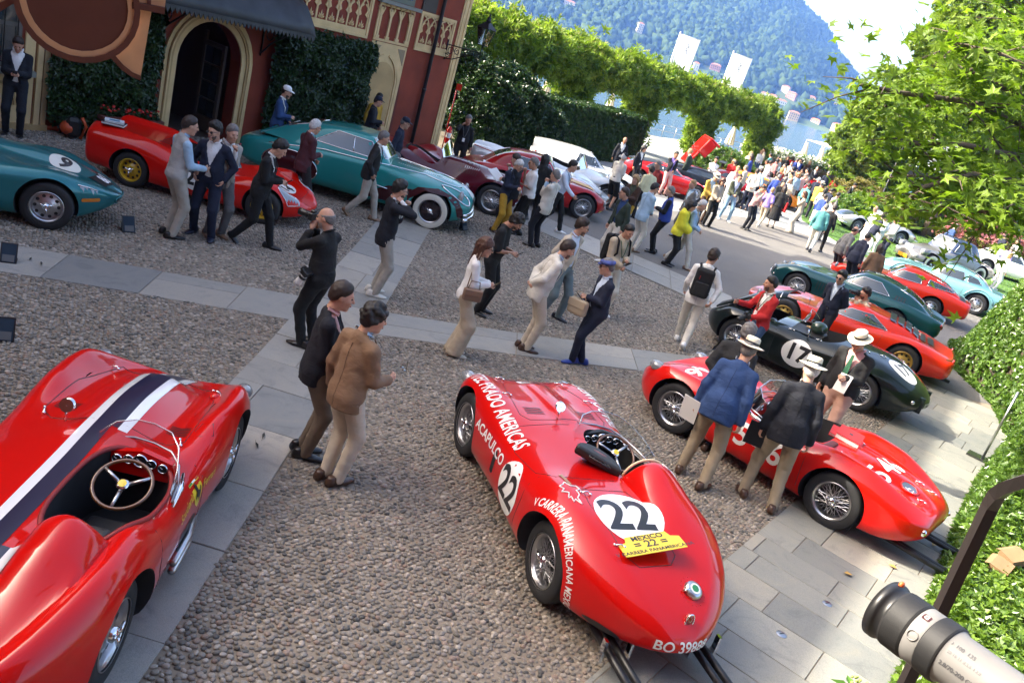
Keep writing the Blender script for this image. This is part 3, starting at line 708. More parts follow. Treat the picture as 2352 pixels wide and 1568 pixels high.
def cockpit_poly(x0,x1,y0,y1,n=10,p=2.6):
 cx,cy,a,b=(x0+x1)/2,(y0+y1)/2,(x1-x0)/2,(y1-y0)/2;P=[]
 for i in range(4*n):
  t=2*math.pi*i/(4*n);c,s_=math.cos(t),math.sin(t);P.append((cx+a*math.copysign(abs(c)**(2/p),c),cy+b*math.copysign(abs(s_)**(2/p),s_)))
 return P
def side_fix(front,rear,side,tr,wb):
 """place a car from the ground points of two wheels on one side: returns centre, heading"""
 f,r=Vector(front),Vector(rear);d=(f-r).normalized();m=(f+r)/2;left=Vector((-d.y,d.x))
 c=m-left*(tr/2)*side
 return(c.x,c.y),math.degrees(math.atan2(d.y,d.x))
RED=paint('rosso_red',(0.52,0.003,0.0015));RED2=paint('bright_red',(0.58,0.006,0.002));DRED=paint('dark_red',(0.20,0.006,0.010))
NAVY=plain('navy_stripe',(0.006,0.008,0.035),0.35,coat=0.5);WSTR=plain('white_stripe',(0.75,0.75,0.76),0.25,coat=1.0)
def barch(**k):
 s=dict(xf=1.98,xr=-2.22,xa=1.125,xb=-1.125,r=0.335,tr=1.30,tw_=0.17,w=[(-2.2,0.66),(-1.7,0.76),(-1.1,0.82),(-0.4,0.785),(0.2,0.765),(0.7,0.785),(1.15,0.80),(1.6,0.75),(2.0,0.66)],zc=[(-2.2,0.66),(-1.8,0.76),(-1.2,0.84),(-0.5,0.84),(0.2,0.86),(0.6,0.83),(1.2,0.76),(1.7,0.68),(2.0,0.62)],zf=[(-2.2,0.62),(-1.8,0.74),(-1.2,0.86),(-0.9,0.87),(-0.4,0.79),(0.1,0.76),(0.5,0.79),(1.0,0.84),(1.4,0.81),(1.8,0.68),(2.0,0.60)],yf=[(-2.2,0.7),(-1.1,0.76),(0,0.78),(1.1,0.80),(2.0,0.78)],zb=[(-2.2,0.30),(-1.6,0.20),(0,0.17),(1.4,0.18),(2.0,0.26)],zm=[(-2.2,0.46),(-1.1,0.50),(0,0.47),(1.1,0.50),(2.0,0.46)],lf=0.62,lr=0.95,zn=0.44,zt=0.46,pf=2.1,pr=2.1,nw=0.0,tw=0.0,nh=0.0,th=0.0,wheel='wire')
 s.update(k);return s
def clasp(car,mode,a,b,rot=0.0):
 p,nn=car.hit(mode,a,b)
 if p is None:return
 d=Vector((math.cos(rot),math.sin(rot),0))
 MB().tube([p+nn*0.006-d*0.045,p+nn*0.03-d*0.01,p+nn*0.008+d*0.05],0.006,6).ball(p+nn*0.012-d*0.04,0.014,8,6).ball(p+nn*0.012+d*0.045,0.012,8,6).obj('hood_clasp',M_CHROME,car.o,True)
def dashboard(car,x,y0,y1,z,mat,n=5):
 d=MB().prism([(y0,z-0.17),(y0+0.05,z-0.02),((y0+y1)/2,z+0.035),(y1-0.05,z-0.02),(y1,z-0.17)],x,x+0.05,'x').obj('dashboard',mat,car.o)
 for i in range(n):
  t=(i+0.5)/n;y=y0+0.07+(y1-y0-0.14)*t;r=0.052 if i==n//2 else 0.036
  g=MB().lathe([(0.001,x-0.012),(r*0.82,x-0.012)],18,'x',(0,y,z-0.07+0.03*math.sin(math.pi*t))).obj('gauge',M_NUM,d,True)
  MB().lathe([(r*0.8,x-0.012),(r*0.86,x-0.02),(r,x-0.018),(r,x)],18,'x',(0,y,z-0.07+0.03*math.sin(math.pi*t))).obj('gauge_rim',M_CHROME,g,True)
  MB().tube([(x-0.015,y,z-0.07+0.03*math.sin(math.pi*t)),(x-0.015,y+r*0.5,z-0.07+0.03*math.sin(math.pi*t)+r*0.35)],0.0025,4).obj('needle',M_WHITE,g)
 return d
def mirror(car,mode,a,b,ang=0):
 p,nn=car.hit(mode,a,b);o=MB().tube([p,p+Vector((0,0,0.10))],0.008,6).obj('mirror_stalk',M_CHROME,car.o,True)
 MB().lathe([(0.001,-0.015),(0.03,-0.012),(0.052,0.004),(0.054,0.012)],18,'x',).obj('mirror_shell',M_CHROME,o,True,loc=p+Vector((0.012,0,0.13)),rot=(0,R_(18),R_(ang)))
 MB().lathe([(0.001,0),(0.05,0)],18,'x').obj('mirror_glass',plain('mirror',(0.9,0.9,0.9),0.02,1.0),o,True,loc=p+Vector((-0.003,0,0.13)),rot=(0,R_(18),R_(ang)))
def exhausts(car,pairs,mat=M_BLACK):
 for pts,r in pairs:
  car.tubepart('exhaust_pipe',pts,r,mat,12);e=pts[-1]
def seat(car,x0,x1,y0,y1,z,mat):
 sb=MB().box((x0,y0,z),(x1,y1,z+0.12)).obj('seat_cushion',mat,car.o);bk=MB().add([(x0-0.12,y0,z+0.08),(x0+0.02,y0,z+0.08),(x0+0.02,y1,z+0.08),(x0-0.12,y1,z+0.08),(x0-0.26,y0+0.04,z+0.52),(x0-0.16,y0+0.04,z+0.52),(x0-0.16,y1-0.04,z+0.52),(x0-0.26,y1-0.04,z+0.52)],[(0,3,2,1),(4,5,6,7),(0,1,5,4),(1,2,6,5),(2,3,7,6),(3,0,4,7)]).obj('seat_back',mat,car.o)
 for o in(sb,bk):
  m=o.modifiers.new('bev','BEVEL');m.width=0.035;m.segments=3
GRP='historic cars on show'
A_POLY=cockpit_poly(-0.96,0.14,-0.65,-0.05,p=2.8)
A=Car('racing_car','red open racing car with navy and white stripes and yellow horse shield on its flank',(-2.60,4.86),96.5,barch(cockpit=[(A_POLY,0.30,1.6)],zc=[(-2.2,0.62),(-1.8,0.72),(-1.2,0.77),(-0.5,0.78),(0.2,0.80),(0.6,0.79),(1.2,0.73),(1.7,0.62),(2.0,0.54)],zf=[(-2.2,0.62),(-1.8,0.78),(-1.2,0.88),(-0.9,0.87),(-0.45,0.74),(0.05,0.70),(0.45,0.74),(0.95,0.83),(1.35,0.82),(1.75,0.68),(2.0,0.56)],zv=[(-2.2,0.62),(-1.2,0.72),(0,0.76),(0.8,0.70),(1.3,0.64),(2.0,0.54)],c1=0.50,yf=[(-2.2,0.76),(-1.1,0.80),(0,0.80),(1.1,0.83),(2.0,0.84)],bumps=[([(-2.2,0),(-0.2,0.0),(0.3,0.03),(0.9,0.075),(1.35,0.07),(1.55,0.0),(2,0)],0.0,0.26,3.2)],floors=[([(-2.2,0),(-1.95,0.01),(-1.9,0.62),(-1.5,0.80),(-1.22,0.97),(-1.03,1.01),(-0.97,0.97),(-0.95,0.0),(2,0)],-0.35,0.21,1.7)],wheel='alloy',raf=0.37),RED,GRP,(110,44))
def strip(x0,x1,y0,y1):return poly2((x0,y0),(x1,y0),(x1,y1),(x0,y1))
st=A.decal('stripe',strip(-2.15,1.9,-0.035,0.085),'top',NAVY,off=0.003,grid=0.05)
st=A.decal('stripe',strip(0.30,1.9,-0.085,-0.035),'top',NAVY,off=0.003,grid=0.05)
for x0,x1,y0,y1 in((-2.15,1.9,0.085,0.155),(0.28,1.9,-0.155,-0.085),(-2.15,-1.10,-0.155,-0.085)):A.decal('white_stripe',strip(x0,x1,y0,y1),'top',WSTR,off=0.003,grid=0.05)
A.decal('stripe',strip(-2.15,-1.10,-0.085,-0.035),'top',NAVY,off=0.003,grid=0.05)
for y0 in(-0.50,0.33):A.louvres('top',0.56,0.70,y0,y0+0.16,5,along='y' if False else 'x')if False else A.louvres('top',0.52,0.68,y0,y0+0.15,6,along='y',w=0.012)
A.louvres('top',0.45,0.66,-0.10,0.10,8,along='y',w=0.012)
A.lines([('top',[(1.62,-0.42),(1.62,0.42),(1.0,0.52),(0.45,0.52),(0.36,0.42),(0.36,-0.42),(0.45,-0.52),(1.0,-0.52)],True),('right',[(0.28,0.75),(0.22,0.5),(0.2,0.25)],False),('right',[(-0.62,0.80),(-0.66,0.5),(-0.62,0.26)],False),('top',[(0.62,-0.68),(0.72,-0.64),(0.72,-0.56),(0.62,-0.54),(0.55,-0.6)],True)])
for y in(-0.5,0.5):clasp(A,'top',0.42,y,0.4);clasp(A,'top',1.5,y*0.9,1.2)
dashboard(A,0.06,-0.62,-0.08,0.80,RED)
A.steering(-0.26,-0.36,0.76,rad=0.185)
seat(A,-0.62,-0.15,-0.56,-0.14,0.28,plain('black_leather',(0.02,0.018,0.017),0.5,bump=0.15))
A.screen([(0.10,-0.03,0.80),(0.22,-0.10,0.80),(0.27,-0.22,0.80),(0.27,-0.36,0.79),(0.24,-0.50,0.77),(0.12,-0.60,0.75),(-0.08,-0.67,0.72),(-0.25,-0.69,0.70)],0.20,-0.35)
A.tubepart('chrome_screen_strip',[(0.02,-0.665,0.76),(-0.12,-0.70,0.73),(-0.30,-0.715,0.70)],[0.012,0.022,0.010],M_CHROME)
A.outline('cockpit_trim',A_POLY,'top',plain('red_leather_trim',(0.22,0.012,0.012),0.55,bump=0.2),0.018,0.002)
mirror(A,'top',0.32,0.30,0)
sh=A.decal('shield',poly2((-0.13,0.15),(0.13,0.15),(0.135,0.02),(0.10,-0.09),(0.0,-0.18),(-0.10,-0.09),(-0.135,0.02)),'right',M_YEL,(0.12,0.56),0,0.62)
horse=poly2((-0.02,-0.10),(0.0,-0.05),(-0.03,-0.02),(-0.06,-0.05),(-0.07,-0.02),(-0.03,0.02),(-0.05,0.07),(-0.02,0.10),(0.0,0.08),(0.01,0.03),(0.05,0.01),(0.07,0.05),(0.085,0.03),(0.06,-0.02),(0.05,-0.06),(0.02,-0.10),(0.01,-0.09),(0.03,-0.04),(0.015,-0.05))
A.decal('horse_emblem',horse,'right',M_NUM,(0.12,0.565),0,0.75,0.007,0.03,parent=sh)
for k,c in enumerate(((0.02,0.25,0.05),(0.8,0.8,0.8),(0.5,0.02,0.02))):A.decal('shield_band',strip(-0.08+0.053*k,-0.027+0.053*k,0.085,0.092),'right',plain('band%d'%k,c,0.4),(0.12,0.56),0,1.0,0.007,parent=sh)
M_SCRIPT=plain('yellow_script',(0.62,0.42,0.03),0.5)
A.decal('lettering',glyphs('Scuderia',0.085,0.001,0.3),'right',M_SCRIPT,(-0.11,0.575),0.12);A.decal('lettering',glyphs('Ferrari',0.085,0.001,0.3),'right',M_SCRIPT,(0.35,0.56),-0.05)
for i in range(2):A.tubepart('side_exhaust',[(0.25,-0.73,0.30-0.07*i),(0.0,-0.775,0.27-0.07*i),(-0.3,-0.775,0.25-0.07*i)],0.028,M_ALU)
A.decal('side_vent',rrect(-0.22,0.12,0.27,0.42,0.05),'right',M_BLACK,off=0.002)
for y in(-0.62,0.62):A.blob('headlamp','top',1.66,y,(0.12,0.085,0.07),M_LENS)
A.blob('indicator_cover','top',1.42,-0.45,(0.05,0.05,0.035),RED)
B_POLY=cockpit_poly(-0.62,0.28,-0.66,-0.02,p=2.7)
B=Car('racing_car','red open racing car numbered 22 with white hotel lettering along its front wings',*side_fix((-0.15,7.90),(0.82,5.92),1,1.32,2.25),barch(cockpit=[(B_POLY,0.30,1.6)],xr=-2.22,lr=1.25,pr=1.9,zt=0.37,w=[(-2.3,0.80),(-1.7,0.83),(-1.1,0.84),(-0.4,0.80),(0.2,0.77),(0.7,0.78),(1.15,0.79),(1.6,0.74),(2.0,0.66)],zc=[(-2.3,0.80),(-1.8,0.86),(-1.2,0.89),(-0.5,0.86),(0.2,0.87),(0.6,0.84),(1.2,0.77),(1.7,0.68),(2.0,0.62)],zf=[(-2.3,0.76),(-1.8,0.84),(-1.2,0.88),(-0.9,0.88),(-0.4,0.80),(0.1,0.77),(0.5,0.80),(1.0,0.83),(1.4,0.79),(1.8,0.66),(2.0,0.58)],zb=[(-2.2,0.24),(-1.6,0.20),(0,0.17),(1.4,0.18),(2.0,0.26)],bumps=[([(-2.2,0),(0.2,0.0),(0.7,0.05),(1.3,0.05),(1.5,0.0),(2,0)],-0.05,0.14,3.0)],floors=[([(-2.3,0),(-2.0,0.01),(-1.95,0.74),(-1.5,0.90),(-1.0,1.02),(-0.72,1.09),(-0.64,1.06),(-0.61,0.0),(2,0)],-0.36,0.24,1.6)]),RED,GRP,(120,46))
M_LET=plain('white_lettering',(0.76,0.75,0.73),0.5)
B.decal('lettering',glyphs('HOTEL PRADO AMERICAS',0.20,0.003,0,1.0),'top',M_LET,(0.80,0.63),math.pi,(0.72,1.0),grid=0.03)
B.decal('lettering',glyphs('HOTEL PRADO AMERICAS',0.20,0.003,0,1.0),'top',M_LET,(0.80,-0.63),0,(0.72,1.0),grid=0.03)
fl=lambda VF:([(-x,y)for x,y in VF[0]],VF[1])
B.decal('lettering',fl(glyphs('ACAPULCO',0.145,0.003)),'left',M_LET,(0.36,0.58),0.0)
B.roundel('left',(-0.30,0.49),(0.235,0.245),'22',size=0.40,flip=(-1,1),bold=0.010)
B.decal('side_vent',rrect(0.13,0.20,0.36,0.60,0.03),'left',M_BLACK,off=0.003)
B.roundel('top',(-1.22,0.14),(0.30,0.31),'22',size=0.50,txtrot=-math.pi/2,bold=0.010)
arcV,arcF=glyphs('V CARRERA PANAMERICANA MEXICO',0.088,0.0015,0,1.05)
xs=[v[0]for v in arcV];x0,x1=min(xs),max(xs)
def arc(v,R=0.455):
 t=(v[0]-x0)/(x1-x0);a=R_(118)-R_(152)*t;rr=R+v[1]
 return(-1.125-rr*math.cos(math.pi-a)*-1*-1,0.36+rr*math.sin(a))
B.decal('lettering',([(-1.125+(0.455+y)*math.cos(R_(52)+R_(150)*((x-x0)/(x1-x0))),0.36+(0.455+y)*math.sin(R_(52)+R_(150)*((x-x0)/(x1-x0))))for x,y in arcV],arcF),'left',M_LET,grid=0.03)
wing=[(0.0,0.0),(0.05,0.06),(0.02,0.12),(0.06,0.16),(0.10,0.11),(0.16,0.13),(0.22,0.10),(0.30,0.13),(0.25,0.07),(0.29,0.05),(0.22,0.035),(0.25,0.0),(0.17,0.02),(0.16,-0.05),(0.12,-0.02),(0.08,-0.06),(0.05,-0.02)]
for sg,rt in((1,math.pi*0.9),(-1,0.2)):B.outline('winged_horse_emblem',[(-0.78+(x*math.cos(rt)-y*math.sin(rt)*sg*1.0),sg*0.56+(x*math.sin(rt)+y*math.cos(rt))*0.8)for x,y in wing],'top',M_LET,0.006,0.004,step=0.02)
B.louvres('top',0.52,0.68,0.18,0.38,4,along='y',w=0.016);B.louvres('top',0.52,0.68,-0.42,-0.22,4,along='y',w=0.016)
bon=[(1.55,0.30),(1.55,-0.36),(1.0,-0.46),(0.5,-0.50),(0.40,-0.44),(0.40,0.40),(0.5,0.47),(1.0,0.43)]
boot=[(-0.86,0.42),(-0.86,-0.02),(-1.10,-0.06),(-1.62,-0.12),(-1.70,-0.04),(-1.72,0.26),(-1.62,0.36),(-1.1,0.46)]
B.lines([('top',bon,True),('top',boot,True),('top',[(0.30,0.02),(0.30,0.60),(-0.05,0.70),(-0.5,0.68),(-0.66,0.58),(-0.68,0.0)],False),('left',[(-0.58,0.80),(-0.62,0.6),(-0.58,0.3)],False)])
for a,b in((0.9,0.47),(0.9,-0.49),(1.45,0.33),(1.45,-0.4),(-0.95,0.43),(-1.55,0.38)):clasp(B,'top',a,b,1.2)
B.roundel('top',(1.45,-0.02),(0.11,0.14),'ASE',size=0.10,txtrot=-math.pi/2)
dashboard(B,0.22,-0.62,-0.06,0.84,M_BLACK);B.steering(-0.06,-0.36,0.80)
seat(B,-0.5,-0.1,-0.58,-0.12,0.28,MATS['black_leather'])
B.screen([(0.18,0.03,0.86),(0.32,-0.05,0.86),(0.38,-0.18,0.86),(0.39,-0.34,0.85),(0.36,-0.50,0.83),(0.24,-0.62,0.80),(0.05,-0.70,0.77),(-0.15,-0.72,0.76)],0.19,-0.35)
B.tubepart('headrest_edge',[(-0.60,-0.36+0.24*math.cos(a),0.84+0.22*math.sin(a))for a in np.linspace(0.15,3.0,14)],0.012,plain('cream_edge',(0.72,0.58,0.36),0.5))
mirror(B,'top',0.42,0.10)
pp,pn=B.hit('top',-1.60,0.12);yp=MB().prism([(-0.27,-0.085),(0.27,-0.085),(0.27,0.055),(0.20,0.075),(0.18,0.135),(-0.18,0.135),(-0.20,0.075),(-0.27,0.055)],0,0.006,'z').obj('number_plate',M_YEL,B.o,loc=pp+Vector((0.0,0,0.075)))
yp.rotation_euler=(R_(0),R_(-12),R_(-90))
def onplate(txt,size,x,y,parent,mat=M_NUM,z=0.008,off=0.002,shear=0,rot=None):
 V,F=glyphs(txt,size,off,shear);return obj('lettering',mesh('lettering',[(a+x,b+y,z)for a,b in V],F,mat),parent)
onplate('MEXICO',0.075,0,0.098,yp);onplate('= 22 =',0.11,0,0.022,yp);onplate('V CARRERA PANAMERICANA',0.052,0,-0.055,yp,off=0.001)
pc,nc=B.hit('top',-1.90,-0.16);q=nc.to_track_quat('Z','Y').to_euler()
fc=MB().lathe([(0.001,0.042),(0.05,0.040),(0.072,0.028),(0.078,0.0),(0.07,-0.02)],28).obj('filler_cap',M_ALU,B.o,True,pc,q)
MB().lathe([(0.001,0.0445),(0.045,0.0435)],24).obj('cap_badge',M_WHITE,fc,True);MB().lathe([(0.001,0.046),(0.030,0.046)],20).obj('cap_emblem',plain('green_badge',(0.03,0.22,0.08),0.4),fc,True)
MB().tube([(-0.10,0,0.012),(-0.05,0,0.04)],0.012,6).obj('cap_lever',M_CHROME,fc,True)
for i in range(16):
 a=2*math.pi*i/16;p,nn=B.hit('top',-1.90+0.105*math.cos(a),-0.16+0.105*math.sin(a));MB().ball(p,0.006,6,4).obj('rivet',RED,B.o,True)
B.blob('tail_lamp','back',-0.05,0.56,(0.03,0.035,0.06),M_REDL);p,nn=B.hit('back',-0.05,0.56);MB().tube([p+Vector((-0.02,0.038*math.cos(a),0.065*math.sin(a)))for a in np.linspace(0,6.28,20)],0.007,6).obj('lamp_rim',M_CHROME,B.o,True)
B.decal('registration',fl(glyphs('BO 39888',0.115,0.002)),'back',M_LET,(0.0,0.40),grid=0.02,off=0.006)
for y in(0.36,0.45,-0.36,-0.45):exhausts(B,[([(-1.2,y,0.16),(-2.0,y,0.155),(-2.48,y,0.15)],0.031)])
for y in(0.29,0.53,-0.29,-0.53):MB().box((-2.02,y-0.012,0.10),(-1.97,y+0.012,0.30)).obj('exhaust_bracket',M_CHROME,B.o)
for y in(0.52,-0.52):B.decal('jack_opening',ellipse(0.10,0.035),'back',M_BLACK,(y,0.31))
for y in(-0.6,0.6):B.blob('headlamp','top',1.66,y,(0.12,0.085,0.07),M_LENS)
MB().tube([(1.86,0.2*math.cos(a),0.44+0.10*math.sin(a))for a in np.linspace(0,6.28,24)],0.012,6).obj('grille_rim',M_ALU,B.o,True)
strap=B.decal('leather_strap',strip(-0.82,-0.62,0.50,0.535),'top',plain('tan_leather',(0.35,0.20,0.12),0.5),off=0.006)
bag=thing('steering_wheel_bag','black half-moon leather bag lying on the tonneau of car 22','bag',(0,0,0),0)
P=[]
for i in range(13):a=math.pi*i/12;P.append((0.23*math.cos(a),0.20*math.sin(a)))
P+=[(-0.24,-0.05),(0.24,-0.05)]
bp,bn=B.hit('top',-0.45,0.14);bag.location=B.o.matrix_world@Vector((0,0,0))if False else(0,0,0)
mw=Matrix.Translation(B.o.location)@Matrix.Rotation(B.o.rotation_euler.z,4,'Z');bag.matrix_world=mw@Matrix.Translation(bp+Vector((0,-0.06,0.075)))@Euler((R_(-6),R_(14),R_(-118))).to_matrix().to_4x4()
bb=MB().prism(P,-0.045,0.045).obj('bag_body',MATS['black_leather'],bag);mm=bb.modifiers.new('bev','BEVEL');mm.width=0.03;mm.segments=4
for x in(-0.07,0.07):MB().tube([(x*0.3-0.07,-0.05,0.02),(x*0.3-0.09,-0.13,0.03),(x*0.3+0.09,-0.13,0.03),(x*0.3+0.07,-0.05,0.02)],0.009,6).obj('handle',MATS['black_leather'],bag,True)
V,F=glyphs('FERRARI',0.035,0.0005);obj('lettering',mesh('lettering',[(x,y+0.07,0.0465)for x,y in V],F,RED),bag)
C_POLY=cockpit_poly(-0.70,0.30,-0.64,0.64,p=3.0)
Cc,Ch=side_fix((2.22,10.28),(4.22,8.74),1,1.30,2.31)
C=Car('racing_car','red open racing car numbered 546 on its side and tail',Cc,Ch,barch(cockpit=[(C_POLY,0.32,1.6)],xr=-2.12,lr=0.62,xf=2.0,pr=2.6,tw=0.42,zt=0.47,th=0.15,zc=[(-2.2,0.66),(-1.8,0.74),(-1.2,0.80),(-0.5,0.82),(0.2,0.84),(0.6,0.83),(1.2,0.77),(1.7,0.66),(2.0,0.58)],zf=[(-2.2,0.60),(-1.8,0.72),(-1.3,0.86),(-0.95,0.88),(-0.5,0.78),(0.1,0.73),(0.5,0.76),(1.0,0.83),(1.4,0.81),(1.8,0.66),(2.0,0.56)],zv=[(-2.2,0.66),(-1.2,0.75),(0,0.81),(1.2,0.69),(2.0,0.56)],c1=0.5),RED2,GRP,(110,42))
C.decal('number',fl(glyphs('546',0.40,0.008,0,1.15)),'left',M_LET,(-0.10,0.50))
C.decal('number',glyphs('546',0.42,0.008,0,1.22),'top',M_LET,(-1.38,0.02),-math.pi/2,(1.0,1.0),grid=0.03,off=0.008)
C.decal('number',glyphs('546',0.34,0.012),'top',M_LET,(1.3,0.0),math.pi/2)
C.lines([('top',[(-0.95,0.42),(-0.95,-0.42),(-1.2,-0.46),(-1.82,-0.36),(-1.9,-0.30),(-1.9,0.30),(-1.82,0.36),(-1.2,0.46)],True),('left',[(0.28,0.80),(0.26,0.3)],False),('left',[(-0.66,0.8),(-0.7,0.3)],False)])
for y in(0.22,-0.22):clasp(C,'top',-1.88,y,0);clasp(C,'top',-1.72,y*0.9,0);clasp(C,'top',-0.9,y*1.6,0)
C.decal('filler_cap',ellipse(0.095,0.095),'top',M_ALU,(-1.70,0.16),off=0.012);C.outline('filler_rim',ellipse(0.10,0.10,24,-1.70,0.16)[0],'top',RED2,0.010,0.012)
C.screen([(-0.05,0.62,0.76),(0.22,0.56,0.80),(0.38,0.38,0.83),(0.44,0.0,0.84),(0.38,-0.38,0.83),(0.22,-0.56,0.80),(-0.05,-0.62,0.76)],0.22,-0.4)
C.tubepart('chrome_screen_strip',[(0.30,0.60,0.80),(0.12,0.69,0.77),(-0.12,0.72,0.75)],[0.010,0.026,0.012],M_CHROME)
C.steering(-0.10,-0.32,0.76);dashboard(C,0.24,-0.6,0.6,0.80,RED2)
for y0 in(-0.5,0.12):seat(C,-0.55,-0.15,y0,y0+0.40,0.30,plain('oxblood_leather',(0.10,0.015,0.015),0.5))
C.decal('horse_shield',poly2((-0.09,0.11),(0.09,0.11),(0.09,0),(0,-0.12),(-0.09,0)),'left',M_YEL,(0.34,0.66),0,0.8)
C.louvres('top',0.55,0.75,0.22,0.46,3,along='y',w=0.015);C.louvres('top',-0.62-0.25,-0.62-0.15,0.30,0.5,3,along='y',w=0.012)
for y in(0.48,-0.48):C.blob('tail_lamp','back',y,0.46,(0.035,0.032,0.045),M_CHROME);C.blob('tail_lens','back',y*1.0,0.46,(0.045,0.02,0.028),M_REDL)
pl=C.decal('registration_plate',strip(-0.26,0.26,0.27,0.37),'back',M_BLACK,off=0.006);C.decal('lettering',fl(glyphs('MO 03800',0.09,0.001)),'back',plain('plate_grey',(0.45,0.48,0.48),0.5),(0,0.32),off=0.009,parent=pl)
for y in(0.30,0.38,-0.30,-0.38):exhausts(C,[([(-1.1,y,0.15),(-2.0,y,0.145),(-2.42,y,0.14)],0.03)])
for y in(-0.6,0.6):C.blob('headlamp','top',1.62,y,(0.12,0.085,0.07),M_LENS)
bx,bn=C.hit('top',-0.82,-0.12);CM=Matrix.Translation(C.o.location)@Matrix.Rotation(C.o.rotation_euler.z,4,'Z')
for k,(dx,dz,rz,lab)in enumerate(((0.0,0.0,10,'large red box file lying on the tail deck of car 546'),(0.17,-0.01,14,'smaller red folder beside the box file on car 546'))):
 f=thing('box_file',lab,'folder');f.matrix_world=CM@Matrix.Translation(bx+Vector((dx+0.02,0.0,dz+0.015)))@Euler((R_(-4),R_(4),R_(rz+90))).to_matrix().to_4x4()
 L_,W_,T_=((0.33,0.30,0.075),(0.30,0.13,0.04))[k]
 MB().box((-L_/2,-W_/2,T_-0.006),(L_/2,W_/2,T_)).box((-L_/2,-W_/2,0),(L_/2,W_/2,0.006)).box((-L_/2,W_/2-0.006,0.0061),(L_/2,W_/2,T_-0.0061)).obj('cover',plain('red_card',(0.45,0.015,0.012),0.45),f)
 MB().box((-L_/2+0.01,-W_/2+0.01,0.007),(L_/2-0.01,W_/2-0.007,T_-0.007)).obj('pages',plain('paper',(0.7,0.69,0.66),0.8),f)
 if k==0:MB().box((-0.03,-0.02,T_),(0.03,0.03,T_+0.002)).obj('cover_badge',M_NUM,f)
DG=paint('near_black_green',(0.006,0.011,0.010))
D_POLY=cockpit_poly(-0.55,0.35,-0.60,0.60,p=3.2);BAY=[(1.75,-0.50),(1.75,0.50),(0.62,0.56),(0.62,-0.56)]
Dp,Dh=side_fix((3.80,14.68),(5.95,13.42),1,1.32,2.44)
D=Car('racing_car','near-black open racing car numbered 17 with its bonnet propped up',Dp,Dh,barch(cockpit=[(D_POLY,0.30,1.6),(BAY,0.42,1.6)],xf=1.95,xr=-2.15,lr=0.95,pr=2.2,w=[(-2.2,0.70),(-1.7,0.78),(-1.1,0.80),(-0.4,0.79),(0.2,0.78),(0.7,0.79),(1.15,0.80),(1.6,0.75),(2.0,0.66)],zc=[(-2.2,0.78),(-1.6,0.90),(-1.0,0.97),(-0.5,0.96),(0.2,0.90),(0.6,0.86),(1.2,0.80),(1.7,0.68),(2.0,0.62)],zf=[(-2.2,0.68),(-1.8,0.78),(-1.2,0.88),(-0.7,0.89),(0.1,0.82),(0.5,0.81),(1.0,0.82),(1.4,0.80),(1.8,0.66),(2.0,0.58)]),DG,GRP,(100,38))
D.roundel('left',(0.02,0.52),(0.27,0.24),'17',size=0.40,flip=(-1,1));D.roundel('top',(-1.58,0.22),(0.27,0.24),'17',size=0.34,txtrot=-math.pi/2-0.3)
hood=MB().add([(x,y,z)for x,y,z in((0,-0.56,0),(0,-0.2,0.05),(0,0.2,0.05),(0,0.56,0),(1.25,-0.48,-0.10),(1.25,-0.2,-0.02),(1.25,0.2,-0.02),(1.25,0.48,-0.10),(0.65,-0.53,0.02),(0.65,-0.2,0.075),(0.65,0.2,0.075),(0.65,0.53,0.02))],[(0,1,9,8),(1,2,10,9),(2,3,11,10),(8,9,5,4),(9,10,6,5),(10,11,7,6)]).obj('bonnet',DG,D.o,True,loc=(1.72,0,0.66),rot=(0,R_(0),R_(180)))
hood.rotation_euler=(0,R_(-34),R_(180));sm=hood.modifiers.new('sol','SOLIDIFY');sm.thickness=0.025
D.tubepart('bonnet_stay',[(0.75,0.50,0.84),(0.72,0.47,1.36)],0.008,M_ALU)
for i,(x,y,rr_,m)in enumerate(((1.25,0.0,0.22,M_ALU),(0.95,0.12,0.16,M_BLACK),(1.35,-0.22,0.14,M_BLACK),(0.85,-0.25,0.12,M_ALU))):MB().ball((x,y,0.55),(rr_,rr_*0.7,0.16)).obj('engine_block',m,D.o,True)
D.screen([(0.28,-0.15,0.90),(0.36,-0.25,0.89),(0.38,-0.36,0.88),(0.34,-0.5,0.86),(0.2,-0.58,0.84)],0.24,-0.3)
D.steering(0.05,-0.30,0.86,M_BLACK,0.19)
MB().add([(-0.2,0.05,0.88),(0.34,0.05,0.89),(0.34,0.55,0.85),(-0.2,0.57,0.86)],[(0,1,2,3)]).obj('tonneau',MATS['black_leather'],D.o)
for a,b in((-0.75,0.35),(-0.95,0.35),(-1.2,0.2),(-0.2,0.6),(0.3,0.58)):clasp(D,'top',a,b,0.3)
for y in(0.5,-0.5):D.blob('tail_lamp','back',y,0.5,(0.04,0.03,0.035),M_CHROME);MB().box((-2.10,y*0.62-0.04,0.33),(-2.0,y*0.62+0.04,0.60)).obj('over_rider',DG,D.o)
pl=D.decal('registration_plate',strip(-0.24,0.24,0.38,0.50),'back',plain('plate_white',(0.42,0.45,0.42),0.5),off=0.006);D.decal('lettering',fl(glyphs('MVC 630',0.10,0.001)),'back',M_NUM,(0,0.44),off=0.009,parent=pl)
D.lines([('left',[(0.5,0.82),(0.48,0.3)],False),('left',[(-0.5,0.9),(-0.55,0.3)],False)])
mirror(D,'left',-0.02,0.80)
hp=(Matrix.Translation(D.o.location)@Matrix.Rotation(D.o.rotation_euler.z,4,'Z'))@Vector((-0.05,0.22,0.90))
hm=thing('helmet','dark green racing helmet resting in the cockpit of car 17','helmet',hp);hs=MB().ball((0,0,0.07),(0.15,0.12,0.12),16,10).obj('shell',plain('helmet_green',(0.02,0.045,0.03),0.3,coat=0.8),hm,True)
